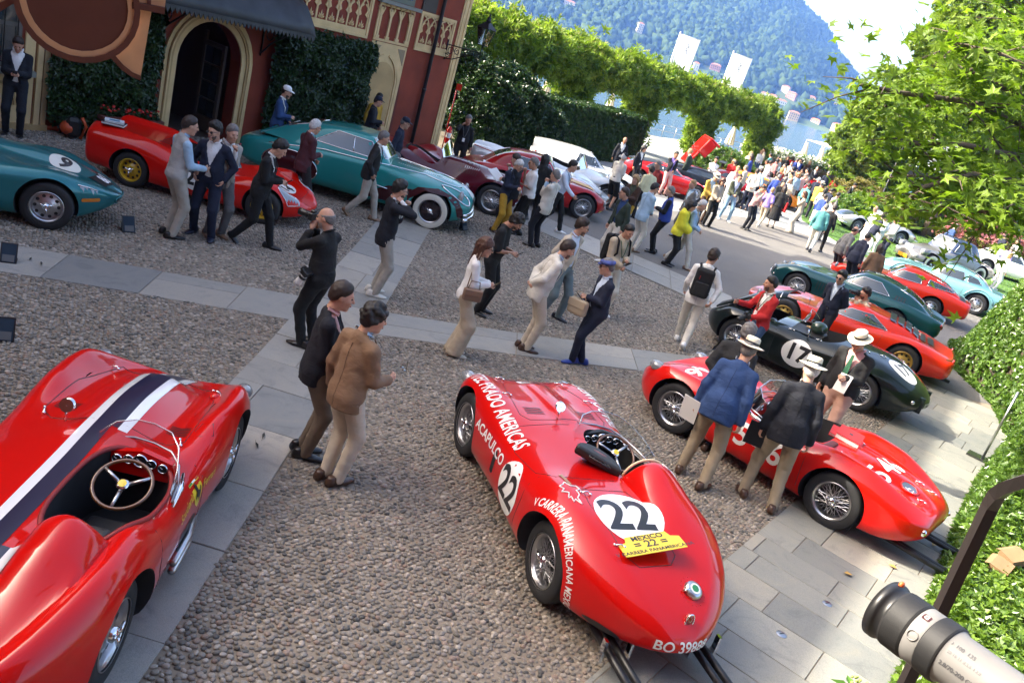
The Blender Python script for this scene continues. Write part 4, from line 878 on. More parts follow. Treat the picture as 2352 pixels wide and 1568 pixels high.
MB().tube([(0.14*math.cos(a)+0.01,0.115*math.sin(a),0.05)for a in np.linspace(-1.5,1.5,12)],0.012,6).obj('peak',M_BLACK,hm,True);MB().ball((-0.1,0.12,0.015),(0.09,0.05,0.02)).obj('glove',plain('tan_glove',(0.35,0.22,0.10),0.8),hm,True)
def gt(L=4.3,W=0.84,H=1.25,wb=2.4,r=0.32,fo=0.85,hood=0.78,cowl=0.84,deck=0.82,belt=0.80,ff=0.80,rf=0.86,zb=0.20,cab=(0.55,-0.05,-0.75,-1.75),**k):
 """closed car: cab = screen base x, roof front x, roof rear x, rear end x"""
 xa,xb=wb/2,-wb/2;xf=xa+fo;xr=xf-L
 s=dict(xf=xf,xr=xr,xa=xa,xb=xb,r=r,tr=2*W-0.30,tw_=0.18,w=[(xr,W*0.86),(xb,W*1.0),(0,W*0.97),(xa,W*0.98),(xf,W*0.82)],zc=[(xr,deck-0.10),(xb,deck),(0.3,cowl),(xa,hood),(xf,hood-0.16)],zf=[(xr,rf-0.14),(xb,rf),(0,belt),(xa,ff),(xf,ff-0.20)],yf=[(xr,0.8),(0,0.86),(xf,0.8)],zb=[(xr,zb+0.1),(xb,zb),(xa,zb),(xf,zb+0.06)],zm=[(xr,0.5),(0,0.5),(xf,0.46)],lf=0.5,lr=0.6,zn=0.46,zt=0.5,pf=2.2,pr=2.4,nw=0.25,tw=0.35,nh=0.1,th=0.25,wheel='wire')
 a,b,c,d=cab
 s['cab']=dict(xa=a,xb=d,zr=[(a,cowl-0.03),(b+(a-b)*0.35,cowl+(H-cowl)*0.72),(b,H-0.015),((b+c)/2,H),(c,H-0.03),(c+(d-c)*0.5,H-(H-deck)*0.36),(d,deck-0.03)],wt=[(a,W*0.70),(b,W*0.66),(c,W*0.64),(d,W*0.55)],wb=[(a,W*0.84),(b,W*0.88),(c,W*0.86),(d,W*0.62)],zb=[(a,belt-0.06),(d,belt-0.04)])
 s.update(k);return s
def coupe_glass(c,ws=True,side=((0.36,0.84),(0.10,1.13),(-0.62,1.12),(-0.95,0.88)),rear=True,quarter=None,chrome=True,split=None):
 cb=c.spec['cab'];H=max(p[1]for p in cb['zr']);W=cb['wt'][1][1];a=cb['xa'];zb_=c.spec['zc'][2][1]
 if ws:c.window(poly2((-W*0.98,zb_+0.05),(W*0.98,zb_+0.05),(W*0.86,H-0.07),(-W*0.86,H-0.07)),'front',chrome)
 if rear:c.window(poly2((-W*0.78,H-0.30),(W*0.78,H-0.30),(W*0.70,H-0.09),(-W*0.70,H-0.09)),'back',chrome)
 for sd in('left','right'):
  if side:w=c.window((list(side),[tuple(range(len(side)))]),sd,chrome)
  if split is not None and side:c.outline('window_pillar',[(split,side[0][1]+0.02),(split-0.04,side[1][1]-0.01)],sd,M_CHROME,0.010,0.006,False)
  if quarter:c.window((list(quarter),[tuple(range(len(quarter)))]),sd,chrome)
def trims(c,doors=True,lamps=True,grille=True,tail=True,hl=(0.62,0.10),bumper=False,plate=None):
 s=c.spec;W=max(p[1]for p in s['w']);xf,xr=s['xf'],s['xr']
 for y in(-1,1):
  if lamps:c.blob('headlamp','front',y*W*hl[0],s['zn']+hl[1],(0.05,0.085,0.085),M_LENS)
  if tail:c.blob('tail_lamp','back',y*W*0.66,s['zt']+0.04,(0.03,0.05,0.05),M_REDL)
 if grille:
  c.decal('grille',rrect(-W*0.42,W*0.42,s['zn']-0.13,s['zn']-0.01,0.05),'front',M_BLACK);c.outline('grille_rim',rrect(-W*0.42,W*0.42,s['zn']-0.13,s['zn']-0.01,0.05)[0],'front',M_CHROME,0.012,0.006)
 if doors:
  for sd in('left','right'):c.lines([(sd,[(s['xa']-0.62,0.80),(s['xa']-0.66,0.5),(s['xa']-0.62,0.26)],False),(sd,[(s['xb']+0.52,0.82),(s['xb']+0.56,0.5),(s['xb']+0.60,0.26)],False)])
 if bumper:
  for x,z,m in((xf-0.02,s['zn']-0.12,1),(xr+0.02,s['zt']-0.06,-1)):
   c.tubepart('bumper',[(x-m*(0.34 if abs(t)>0.9 else 0.10*abs(t)**2*2),t*W*0.92,z)for t in(-1.0,-0.85,-0.6,-0.3,0,0.3,0.6,0.85,1.0)],0.035,M_CHROME)
 if plate:c.decal('registration_plate',strip(-0.24,0.24,s['zt']-0.16,s['zt']-0.06),'back',M_BLACK,off=0.01)
ORED=paint('orange_red',(0.55,0.022,0.004));PINE=paint('deep_teal_green',(0.004,0.055,0.060),0.3,0.3);SKYB=paint('pale_teal_blue',(0.16,0.36,0.40),0.3,0.2)
E_=Car('sports_car','orange-red low coupe with black slats over its engine cover',(6.85,17.75),158.5,gt(4.36,0.89,1.05,2.5,0.33,0.92,0.66,0.70,0.78,0.70,0.70,0.80,0.17,(0.75,-0.05,-0.45,-1.55),wheel='gold',tw=0.7,th=0.62,lr=0.18,zt=0.62,pf=2.2,nw=0.1),ORED,GRP)
coupe_glass(E_,side=((0.42,0.76),(0.02,0.95),(-0.40,0.97),(-0.78,0.78)),rear=False)
for i in range(6):E_.decal('engine_slat',strip(-0.72-0.17*i-0.13,-0.72-0.17*i,-0.46+0.02*i,0.46-0.02*i),'top',plain('slat_black',(0.02,0.025,0.027),0.3,coat=0.5),off=0.030-0.0*i)
E_.decal('tail_panel',strip(-0.72,0.72,0.54,0.68),'back',plain('smoked_panel',(0.10,0.035,0.01),0.3),off=0.006);trims(E_,grille=False,plate=True)
for y in(0.3,-0.3):E_.tubepart('exhaust_pipe',[(-1.9,y,0.2),(E_.spec['xr']-0.08,y,0.19)],0.035,M_BLACK)
mirror(E_,'top',0.85,0.72)
F_=Car('sports_car','dark teal fastback coupe with slatted quarter vents and chrome bumper',(8.0,21.35),154,gt(4.33,0.86,1.24,2.4,0.33,0.86,0.80,0.88,0.80,0.82,0.82,0.88,0.20,(0.35,-0.25,-0.75,-1.95),tw=0.6,th=0.5,lr=0.3,zt=0.62),PINE,GRP)
coupe_glass(F_,side=((0.16,0.88),(-0.20,1.13),(-0.62,1.13),(-0.92,0.90)),split=0.02,rear=False);F_.window(poly2((-0.42,0.92),(0.42,0.92),(0.44,1.13),(-0.44,1.13)),'back')
F_.louvres('left',-1.02,-1.30,0.86,0.98,4,along='y',w=0.03,name='quarter_vent');F_.louvres('left',0.50,0.78,0.46,0.66,4,along='y',w=0.025,name='wing_vent');trims(F_,plate=True);F_.tubepart('bumper',[(-2.02,t*0.72,0.42+0.0*t)for t in np.linspace(-1,1,9)],0.03,M_CHROME);F_.tubepart('bumper',[(1.98-0.10*t*t,t*0.62,0.40)for t in np.linspace(-1,1,9)],0.028,M_CHROME)
for y in(0.5,-0.5):F_.blob('round_tail_lamp','back',y,0.62,(0.03,0.06,0.06),M_REDL)
G_=Car('sports_car','bright orange-red short coupe with a large split rear window',(10.55,25.2),160,gt(4.0,0.78,1.20,2.2,0.31,0.8,0.74,0.82,0.86,0.78,0.76,0.86,0.20,(0.35,-0.15,-0.7,-1.75),tw=0.75,th=0.7,lr=0.14,zt=0.7,wheel='alloy'),paint('scarlet',(0.55,0.022,0.006)),GRP)
coupe_glass(G_,side=((0.20,0.84),(-0.05,1.06),(-0.55,1.08),(-0.62,0.86)),quarter=((-0.78,0.88),(-0.80,1.05),(-1.50,0.96),(-1.55,0.90)),rear=False);G_.window(poly2((-0.40,0.92),(0.40,0.92),(0.42,1.10),(-0.42,1.10)),'back');G_.decal('tail_panel',strip(-0.52,0.52,0.48,0.80),'back',M_BLACK,off=0.006);trims(G_,tail=False)
H_=Car('sports_car','pale teal coupe with rounded roof and eyebrow ridges over its wheels',(13.35,28.55),157,gt(4.5,0.88,1.28,2.4,0.34,0.9,0.84,0.90,0.86,0.84,0.84,0.86,0.22,(0.45,-0.05,-0.62,-1.55),wheel='steel',tw=0.3),SKYB,GRP)
coupe_glass(H_,side=((0.26,0.90),(0.02,1.14),(-0.50,1.17),(-0.62,0.92)),split=0.14,quarter=((-0.70,0.93),(-0.66,1.14),(-0.95,1.10),(-1.15,0.95)));trims(H_,bumper=True)
for sd,y in(('left',0.88),('right',-0.88)):
 for x0 in(1.2,-1.2):H_.outline('wheel_brow',[(x0+0.48*math.cos(a),0.36+0.46*math.sin(a))for a in np.linspace(0.35,2.8,14)],sd,SKYB,0.028,0.006,False)
I_=Car('sports_car','white rounded coupe parked on the lawn',(22.0,41.3),-8,gt(4.4,0.84,1.28,2.5,0.33,0.85,0.84,0.88,0.84,0.82,0.84,0.88,0.22,(0.55,0.05,-0.65,-1.6)),paint('pure_white',(0.78,0.78,0.77)),GRP,(50,24))
coupe_glass(I_,side=((0.36,0.88),(0.10,1.15),(-0.55,1.16),(-0.95,0.92)));trims(I_,bumper=True)
SILV=paint('silver',(0.50,0.51,0.52),0.3,0.6);NB=paint('slate_blue',(0.045,0.065,0.12),0.3,0.3);GREYV=paint('two_tone_grey',(0.20,0.20,0.20),0.3,0.5)
J_=Car('saloon_car','grey and slate-blue upright vintage coupe with chrome trim on the lawn',(16.3,35.6),204,gt(4.7,0.88,1.58,2.8,0.37,0.75,0.98,1.05,0.92,0.98,0.78,0.84,0.24,(0.50,0.15,-0.75,-1.6),yf=[(-2.5,0.84),(0,0.90),(2.3,0.86)],c1=0.40,wheel='white',nw=0.5,nh=0.5,cabmat=NB),GREYV,GRP,(60,28))
coupe_glass(J_,side=((0.34,1.06),(0.14,1.42),(-0.50,1.45),(-0.66,1.06)));trims(J_,bumper=True,grille=False)
for y in(-0.62,0.62):MB().ball((1.72,y,0.78),(0.22,0.15,0.15)).obj('headlamp_pod',GREYV,J_.o,True);MB().ball((1.90,y,0.78),(0.06,0.12,0.12)).obj('headlamp',M_LENS,J_.o,True)
for i in range(9):J_.tubepart('grille_bar',[(2.06,-0.2+0.05*i,0.45),(2.06,-0.2+0.05*i,0.90)],0.010,M_CHROME,6)
J_.decal('registration_plate',strip(-0.25,0.25,0.36,0.47),'front',plain('orange_plate',(0.75,0.35,0.02),0.5),off=0.06)
J_.outline('waistline_trim',[(1.6,0.86),(0,0.90),(-1.6,0.84)],'left',M_CHROME,0.012,0.006,False)
K_=Car('sports_car','silver convertible with dark blue bonnet beside the azalea bed',(15.5,42.2),186,barch(xf=2.1,xr=-2.2,w=[(-2.2,0.72),(-1.1,0.86),(0.2,0.84),(1.15,0.85),(2.1,0.74)],cockpit=[(cockpit_poly(-1.0,0.15,-0.58,0.58,p=4),0.4,1.5)],nw=0.4,nh=0.2),SILV,GRP,(50,24))
K_.decal('bonnet',poly2((0.25,-0.6),(1.9,-0.45),(2.0,0),(1.9,0.45),(0.25,0.6)),'top',NB,off=0.006,grid=0.1);trims(K_,bumper=True)
K_.screen([(0.05,0.60,0.82),(0.22,0.42,0.86),(0.30,0,0.88),(0.22,-0.42,0.86),(0.05,-0.60,0.82)],0.40,-0.55,frame=M_CHROME)
TEAL=paint('racing_teal',(0.016,0.15,0.165),0.3,0.35);TEAL2=paint('turquoise',(0.016,0.22,0.21),0.3,0.15);MAR=paint('maroon',(0.075,0.004,0.012),0.3)
L_=Car('racing_car','teal racing car numbered 9 with louvred bonnet',(-7.98,10.60),27,barch(xf=2.12,xr=-2.3,xa=1.22,xb=-1.22,r=0.33,tr=1.32,lf=0.85,pf=1.9,nw=0.05,nh=0.0,zn=0.48,w=[(-2.3,0.7),(-1.2,0.82),(0,0.80),(0.7,0.81),(1.2,0.80),(1.6,0.74),(2.1,0.60)],zc=[(-2.3,0.7),(-1.2,0.86),(-0.2,0.90),(0.3,0.92),(0.9,0.89),(1.5,0.80),(2.1,0.68)],zf=[(-2.3,0.66),(-1.2,0.86),(-0.2,0.80),(0.4,0.80),(1.1,0.82),(1.6,0.74),(2.1,0.60)],zv=[(-2.3,0.7),(-0.2,0.86),(0.4,0.86),(1.1,0.80),(1.6,0.74),(2.1,0.60)],bumps=[([(-2.3,0),(0.2,0.0),(0.35,0.05),(1.2,0.05),(1.8,0.0),(2.1,0)],0.0,0.20,4)],cockpit=[(cockpit_poly(-1.0,0.0,-0.55,0.55),0.4,1.5)],wheel='alloy'),TEAL,GRP,(90,38))
L_.roundel('top',(1.35,-0.16),(0.20,0.17),'9',size=0.30,txtrot=-0.3,white=plain('cream_white',(0.66,0.66,0.58),0.45));L_.louvres('top',0.25,1.0,-0.36,-0.25,20,TEAL,'y',0.018)
L_.louvres('top',0.25,1.0,0.25,0.36,20,TEAL,'y',0.018)
for sg in(1,-1):
 L_.decal('headlamp_cover',poly2((1.58,sg*0.64),(1.72,sg*0.70),(1.90,sg*0.58),(1.95,sg*0.46),(1.80,sg*0.50)),'top',M_LENS,off=0.006,grid=0.04);L_.outline('headlamp_rim',[(1.56,sg*0.64),(1.72,sg*0.71),(1.91,sg*0.59),(1.96,sg*0.45),(1.80,sg*0.49)],'top',M_CHROME,0.008,0.006)
 L_.decal('side_lamp',rrect(1.62,1.84,0.46,0.51,0.02),'right' if sg<0 else 'left',M_AMB,off=0.01)
np_=L_.decal('registration_plate',strip(-0.24,0.24,0.60,0.70),'front',M_BLACK,off=0.01);L_.decal('lettering',glyphs('86 PJ',0.10,0.004),'front',M_LET,(0,0.65),off=0.014,parent=np_)
L_.decal('air_intake',ellipse(0.28,0.06),'front',M_BLACK,(0,0.44));L_.outline('intake_rim',ellipse(0.28,0.06,30,0,0.44)[0],'front',TEAL,0.014,0.006)
L_.screen([(0.02,0.50,0.86),(0.16,0.3,0.90),(0.2,0,0.92),(0.16,-0.3,0.90),(0.02,-0.50,0.86)],0.3,-0.5);L_.lines([('right',[(0.45,0.80),(0.42,0.5),(0.44,0.25)],False)]);mirror(L_,'top',0.22,-0.42)
Mp,Mh=side_fix((-4.77,13.79),(-7.08,13.62),-1,1.38,2.28)
M_=Car('racing_car','low red racing prototype with yellow wheels and white roundels',Mp,Mh,barch(xf=1.86,xr=-1.95,xa=1.14,xb=-1.14,r=0.30,tr=1.40,tw_=0.24,lf=0.7,lr=0.18,tw=0.8,th=0.6,pr=3,zt=0.62,nw=0.1,w=[(-2,0.84),(-1.1,0.86),(0,0.80),(1.1,0.84),(1.9,0.7)],zc=[(-2,0.84),(-1.1,0.80),(-0.5,0.78),(0.2,0.70),(0.6,0.62),(1.2,0.54),(1.9,0.44)],zf=[(-2,0.92),(-1.1,0.88),(-0.3,0.68),(0.3,0.62),(0.8,0.72),(1.15,0.74),(1.5,0.62),(1.9,0.46)],zm=[(-2,0.5),(0,0.42),(1.9,0.36)],zb=[(-2,0.24),(0,0.14),(1.9,0.18)],zn=0.33,cockpit=[(cockpit_poly(-0.75,0.25,-0.5,0.5,p=3.5),0.2,1.4)],wheel='yellow',c1=0.5),RED2,GRP,(90,38))
M_.roundel('right',(-0.05,0.46),0.20,'21',size=0.34);M_.roundel('top',(1.30,0.05),(0.15,0.24),'14',size=0.26,txtrot=1.2)
for sg in(1,-1):M_.decal('headlamp_cover',ellipse(0.20,0.10),'top',M_LENS,(1.50,sg*0.58),sg*-0.35,off=0.006,grid=0.04);M_.outline('headlamp_rim',[(1.50+x*math.cos(sg*-0.35)-y*math.sin(sg*-0.35),sg*0.58+x*math.sin(sg*-0.35)+y*math.cos(sg*-0.35))for x,y in ellipse(0.205,0.105,24)[0]],'top',M_CHROME,0.007,0.005)
M_.screen([(-0.10,0.52,0.72),(0.25,0.44,0.70),(0.45,0,0.68),(0.25,-0.44,0.70),(-0.10,-0.52,0.72)],0.24,-0.6);M_.steering(0.0,-0.25,0.68,M_BLACK,0.17);seat(M_,-0.6,-0.2,-0.45,-0.05,0.2,MATS['oxblood_leather'])
M_.louvres('top',-0.95,-0.7,-0.3,0.3,5,M_BLACK,'y',0.02);M_.decal('sticker',rrect(0.80,1.0,-0.5,-0.38,0.03),'top',M_WHITE);M_.lines([('top',[(0.75,-0.6),(0.75,0.6),(1.6,0.4),(1.6,-0.4)],True)])
bk,_=M_.hit('top',-1.6,-0.55);bkw=(Matrix.Translation(M_.o.location)@Matrix.Rotation(M_.o.rotation_euler.z,4,'Z'))@bk
for k,(dz,c,lab,s_)in enumerate(((0.02,(0.02,0.02,0.03),'black folder on the tail of the red prototype',(0.36,0.26,0.04)),(0.062,(0.62,0.66,0.68),'pale book lying on a black folder on the red prototype',(0.30,0.22,0.03)))):
 t=thing('book',lab,'book',bkw+Vector((0,0,dz)),0.3+0.2*k);a,b,c_=s_
 MB().box((-a/2,-b/2,c_-0.004),(a/2,b/2,c_)).box((-a/2,-b/2,0),(a/2,b/2,0.004)).box((-a/2,b/2-0.004,0.0041),(a/2,b/2,c_-0.0041)).obj('cover',plain('cover%d'%k,c,0.4),t);MB().box((-a/2+0.006,-b/2+0.006,0.005),(a/2-0.006,b/2-0.005,c_-0.005)).obj('pages',MATS['paper'],t)
 if k:MB().box((-0.08,-0.06,c_),(0.08,0.05,c_+0.001)).obj('cover_picture',plain('blue_print',(0.05,0.18,0.30),0.4),t)
Np,Nh=side_fix((-2.4,16.98),(-5.45,16.80),-1,1.42,3.0)
N_=Car('touring_car','large turquoise streamlined coupe with maroon flank panels and whitewall tyres',Np,Nh,gt(5.05,0.90,1.50,3.0,0.38,0.80,1.02,1.06,0.95,0.98,0.86,0.92,0.24,(0.45,-0.05,-0.85,-2.3),yf=[(-2.7,0.86),(0,0.88),(2.4,0.84)],c1=0.42,wheel='white',rar=0,nw=0.45,nh=0.35,lf=0.45,tw=0.2,zn=0.62),TEAL2,GRP,(80,36))
coupe_glass(N_,side=((0.24,1.08),(0.0,1.38),(-0.72,1.40),(-1.15,1.10)),split=-0.32);M_MARP=paint('maroon_panel',(0.045,0.008,0.010))
for sd in('right','left'):
 N_.decal('flank_panel',poly2((1.05,0.30),(0.95,0.62),(1.15,0.80),(1.55,0.86),(1.98,0.76),(2.14,0.56),(2.20,0.36),(2.08,0.36),(1.98,0.60),(1.75,0.76),(1.3,0.76),(1.02,0.52),(1.0,0.30)),sd,M_MARP,off=0.004)
 N_.decal('flank_panel',poly2((0.95,0.34),(0.92,0.56),(1.05,0.72),(0.55,0.66),(0.10,0.40),(0.05,0.33)),sd,M_MARP,off=0.005)
 N_.decal('wheel_spat',ellipse(0.58,0.30,30),sd,M_MARP,(-1.5,0.50),off=0.006);N_.outline('spat_rim',ellipse(0.58,0.30,30,-1.5,0.50)[0],sd,M_CHROME,0.012,0.008)
 N_.outline('waist_chrome',[(2.1,0.90),(1.2,1.0),(0.2,1.02),(-0.9,0.98),(-2.0,0.82)],sd,M_CHROME,0.012,0.006,False);N_.tubepart('side_bar',[(0.10,(-0.91 if sd=='right' else 0.91),0.62),(0.55,(-0.92 if sd=='right' else 0.92),0.60)],0.010,M_CHROME)
N_.louvres('top',0.55,1.75,-0.24,-0.18,26,M_LET,'y',0.012);N_.louvres('top',0.55,1.75,0.18,0.24,26,M_LET,'y',0.012)
for y in(-0.55,0.55):N_.blob('headlamp','front',y,0.78,(0.06,0.13,0.13),M_LENS);N_.outline('headlamp_rim',ellipse(0.14,0.14,24,y,0.78)[0],'front',M_CHROME,0.016,0.01)
N_.tubepart('bumper',[(2.34-0.12*t*t,t*0.84,0.38)for t in np.linspace(-1,1,11)],0.04,M_CHROME);N_.tubepart('bumper',[(2.32-0.12*t*t,t*0.84,0.48)for t in np.linspace(-1,1,11)],0.025,M_CHROME)
N_.decal('grille',poly2((-0.16,0.48),(0.16,0.48),(0.20,0.80),(0.0,0.96),(-0.20,0.80)),'front',M_ALU);trims(N_,lamps=False,grille=False)
O_=Car('touring_car','maroon open roadster with separate wings and raised windscreen',(-2.75,20.85),-6,barch(xf=1.95,xr=-2.3,xa=1.35,xb=-1.3,r=0.37,tr=1.36,w=[(-2.3,0.66),(-1.2,0.82),(-0.2,0.72),(0.4,0.72),(1.3,0.84),(2,0.72)],zc=[(-2.3,0.7),(-1.2,0.95),(-0.2,0.98),(0.4,1.0),(1.4,0.95),(2,0.86)],zf=[(-2.3,0.6),(-1.25,0.88),(-0.6,0.66),(0.2,0.50),(0.8,0.68),(1.35,0.86),(1.8,0.7),(2,0.58)],yf=[(-2.3,0.8),(2,0.84)],c1=0.36,zv=[(-2.3,0.66),(-1.2,0.92),(0.4,0.94),(1.4,0.86),(2,0.76)],zm=[(-2,0.45),(0.2,0.36),(1.35,0.5),(2,0.5)],cockpit=[(cockpit_poly(-1.2,-0.2,-0.5,0.5,p=4),0.4,1.5)],arch_in=0.55),MAR,GRP,(80,34))
O_.screen([(-0.12,0.50,0.96),(-0.06,0.25,0.99),(-0.05,0,1.0),(-0.06,-0.25,0.99),(-0.12,-0.50,0.96)],0.34,-0.45,frame=M_CHROME);O_.louvres('top',0.4,0.8,-0.34,-0.28,8,M_LET,'y',0.012);O_.louvres('right',0.3,0.8,0.75,0.85,8,M_BLACK,'y',0.015);trims(O_,doors=False)
for i,x in enumerate((0.45,0.55,0.65,0.75)):p,nn=O_.hit('top',x,-0.2);MB().tube([p,p+Vector((0,0,0.06))],0.012,8).obj('carburettor_stack',M_CHROME,O_.o,True)
P_=Car('touring_car','dark crimson open tourer parked close to the villa corner',(-4.75,21.9),-14,barch(xf=1.9,xr=-2.0,r=0.35,zf=[(-2.2,0.62),(-1.2,0.95),(-0.4,0.72),(0.4,0.68),(1.1,0.92),(1.6,0.8),(2.0,0.6)],cockpit=[(cockpit_poly(-1.0,0.1,-0.5,0.5),0.4,1.5)]),DRED,GRP,(50,24));trims(P_,doors=False)
Qp,Qh=side_fix((0.74,23.05),(-1.55,22.62),-1,1.34,2.4)
Q_=Car('sports_car','red rounded coupe with a yellow chin below its nose',Qp,Qh,gt(4.25,0.83,1.34,2.4,0.35,0.72,0.84,0.90,0.84,0.86,0.84,0.86,0.22,(0.40,-0.05,-0.85,-1.75),tw=0.1,nw=0.3,nh=0.3),paint('crimson',(0.36,0.006,0.008)),GRP,(70,32))
coupe_glass(Q_,side=((0.24,0.92),(0.02,1.20),(-0.80,1.22),(-0.98,0.95)),split=-0.25);trims(Q_);Q_.decal('yellow_chin',strip(-0.62,0.62,0.24,0.36),'front',M_YEL,off=0.006);Q_.decal('bonnet_scoop',strip(0.75,1.5,-0.22,0.22),'top',plain('ochre',(0.55,0.30,0.04),0.4),off=0.012);Q_.blob('filler_cap','top',-1.75,-0.45,(0.06,0.06,0.04),M_CHROME)
LGREY=paint('pale_silver',(0.56,0.58,0.58),0.3,0.4)
R_car=Car('racing_car','silver finned racing car behind the red coupe with yellow chin',(-0.6,25.35),2,barch(xf=2.15,xr=-2.25,lf=0.95,zf=[(-2.2,0.95),(-1.8,0.96),(-1.2,0.90),(-0.4,0.78),(0.5,0.78),(1.1,0.82),(1.6,0.7),(2.1,0.5)],tw=0.7,th=0.7,lr=0.15,zt=0.7,cockpit=[(cockpit_poly(-0.7,0.2,-0.5,0.5),0.4,1.5)]),LGREY,GRP,(60,28));trims(R_car,doors=False);R_car.screen([(-0.1,0.55,0.82),(0.2,0.4,0.85),(0.3,0,0.86),(0.2,-0.4,0.85),(-0.1,-0.55,0.82)],0.30,-0.6);R_car.outline('red_line',[(-2.2,0.9),(-1.2,0.85),(0,0.78)],'right',RED,0.012,0.003,False)
S1=Car('sports_car','pale grey roadster with a tall raked windscreen',(0.35,27.05),3,barch(xf=1.95,xr=-1.95,zc=[(-2,0.8),(-1,0.9),(0.2,0.92),(1.2,0.82),(2,0.66)],cockpit=[(cockpit_poly(-1.0,0.15,-0.52,0.52,p=4),0.4,1.5)],nw=0.3),LGREY,GRP,(60,28));trims(S1)
S1.screen([(0.10,0.56,0.86),(0.28,0.40,0.92),(0.36,0,0.94),(0.28,-0.40,0.92),(0.10,-0.56,0.86)],0.42,-0.55,frame=M_CHROME);mirror(S1,'top',1.0,-0.62);mirror(S1,'top',0.6,0.62)
WH=paint('off_white',(0.66,0.66,0.63))
S2=Car('sports_car','white bread-van shaped racer with a long flat roof and cut-off tail',(0.75,29.15),4,gt(4.2,0.84,1.26,2.4,0.33,0.9,0.76,0.84,0.95,0.82,0.80,0.86,0.20,(0.55,0.0,-1.2,-2.05),tw=0.8,th=0.8,lr=0.1,zt=0.75),WH,GRP,(60,28));S2.spec['cab']['zr']=[(0.55,0.81),(0.2,1.08),(0,1.2),(-0.6,1.26),(-1.4,1.24),(-2.0,1.18),(-2.05,1.17)]
V,F=loft_cabin(S2.spec['cab']);S2.cabin.data=mesh('cabin',V,F,WH,True);fixn(S2.cabin.data);S2.cabin.data.set_sharp_from_angle(angle=R_(40));S2.tv,S2.tf=[],[];bV,bF=loft_body(S2.spec,60,28);S2.addbvh(bV,bF);S2.addbvh(V,F);S2.bvh=BVHTree.FromPolygons(S2.tv,S2.tf)
coupe_glass(S2,side=((0.36,0.86),(0.08,1.12),(-0.45,1.14),(-0.55,0.86)),rear=False);trims(S2)
T1=Car('sports_car','bright red wedge coupe with black roof panel and white wheels',(3.95,34.45),10,gt(4.1,0.88,1.12,2.5,0.34,0.85,0.70,0.80,0.92,0.80,0.76,0.88,0.20,(0.75,0.15,-0.9,-1.7),wheel='alloy',tw=0.8,th=0.6,lr=0.2),paint('vivid_red',(0.55,0.008,0.006)),GRP,(60,28));coupe_glass(T1,side=((0.55,0.84),(0.2,1.04),(-0.75,1.05),(-1.05,0.86)),split=-0.3);T1.decal('black_bonnet',strip(0.8,1.7,-0.4,0.4),'top',M_BLACK);T1.decal('black_roof',strip(-1.5,-0.3,-0.5,0.5),'top',M_BLACK,off=0.006);trims(T1,grille=False)
BLK=paint('gloss_black',(0.008,0.008,0.009))
T2=Car('sports_car','gloss black low coupe behind the red wedge coupe',(6.0,37.4),6,gt(4.4,0.92,1.13,2.6,0.34,0.95,0.70,0.78,0.95,0.80,0.74,0.88,0.18,(0.9,0.1,-0.8,-1.8),wheel='alloy',tw=0.8,th=0.6,lr=0.2),BLK,GRP,(50,24));coupe_glass(T2,side=((0.65,0.82),(0.15,1.03),(-0.7,1.05),(-1.1,0.86)),chrome=False);trims(T2,grille=False)
T3=Car('sports_car','deep red supercar with its rear clamshell raised high',(7.6,40.4),4,gt(4.4,0.94,1.12,2.5,0.34,1.0,0.68,0.78,0.70,0.78,0.74,0.72,0.18,(0.9,0.1,-0.5,-1.1),wheel='alloy',tw=0.8,th=0.6,lr=0.2),paint('deep_red',(0.36,0.006,0.012)),GRP,(50,24));coupe_glass(T3,side=((0.65,0.82),(0.15,1.02),(-0.42,1.03),(-0.7,0.84)),chrome=False,rear=False);trims(T3,grille=False)
cl=MB().box((0.0,-0.9,0),(0.75,0.9,0.10)).box((0.75,-0.9,-0.35),(1.5,0.9,0.12)).box((1.5,-0.9,-0.5),(1.6,0.9,0.10)).obj('raised_clamshell',paint('vivid_red',(0,0,0)),T3.o,loc=(-2.3,0,0.9),rot=(0,R_(-62),0));mo=cl.modifiers.new('bev','BEVEL');mo.width=0.08;mo.segments=3
for i in range(5):MB().box((0.3+0.1*i,-0.4,0.102),(0.35+0.1*i,0.4,0.112)).obj('clamshell_vent',M_BLACK,cl)
T3.tubepart('gas_strut',[(-1.6,0.5,0.8),(-2.1,0.5,1.9)],0.02,M_BLACK)
U1=Car('sports_car','orange supercar with black sill stripes and rear wing',(9.7,43.2),-12,gt(4.5,0.95,1.14,2.7,0.34,0.95,0.68,0.78,0.98,0.82,0.76,0.92,0.18,(1.0,0.2,-0.6,-1.7),wheel='alloy',tw=0.8,th=0.6,lr=0.2),paint('papaya_orange',(0.62,0.19,0.008)),GRP,(50,24));coupe_glass(U1,side=((0.75,0.82),(0.25,1.03),(-0.5,1.05),(-0.9,0.86)),chrome=False);trims(U1,grille=False);U1.plate('rear_wing',(-2.3,-0.85,1.16),(-1.95,0.85,1.20),M_BLACK);[U1.plate('wing_strut',(-2.15,y-0.02,0.85),(-2.05,y+0.02,1.16),M_BLACK)for y in(-0.5,0.5)];[U1.decal('sill_stripe',strip(-1.0,0.9,0.24,0.4),sd,M_BLACK)for sd in('left','right')]
V1=Car('sports_car','slate blue open supercar with red tail lamps under the pergola',(11.2,49.2),160,barch(xf=2.2,xr=-2.2,w=[(-2.2,0.9),(0,0.92),(2.2,0.8)],tw=0.8,th=0.6,lr=0.2,zt=0.62,cockpit=[(cockpit_poly(-0.8,0.3,-0.6,0.6),0.4,1.5)]),paint('slate_metal',(0.06,0.09,0.14),0.3,0.4),GRP,(50,24));[V1.decal('tail_lamp',rrect(a,a+0.4,0.62,0.72,0.03),'back',M_REDL)for a in(-0.75,0.35)]
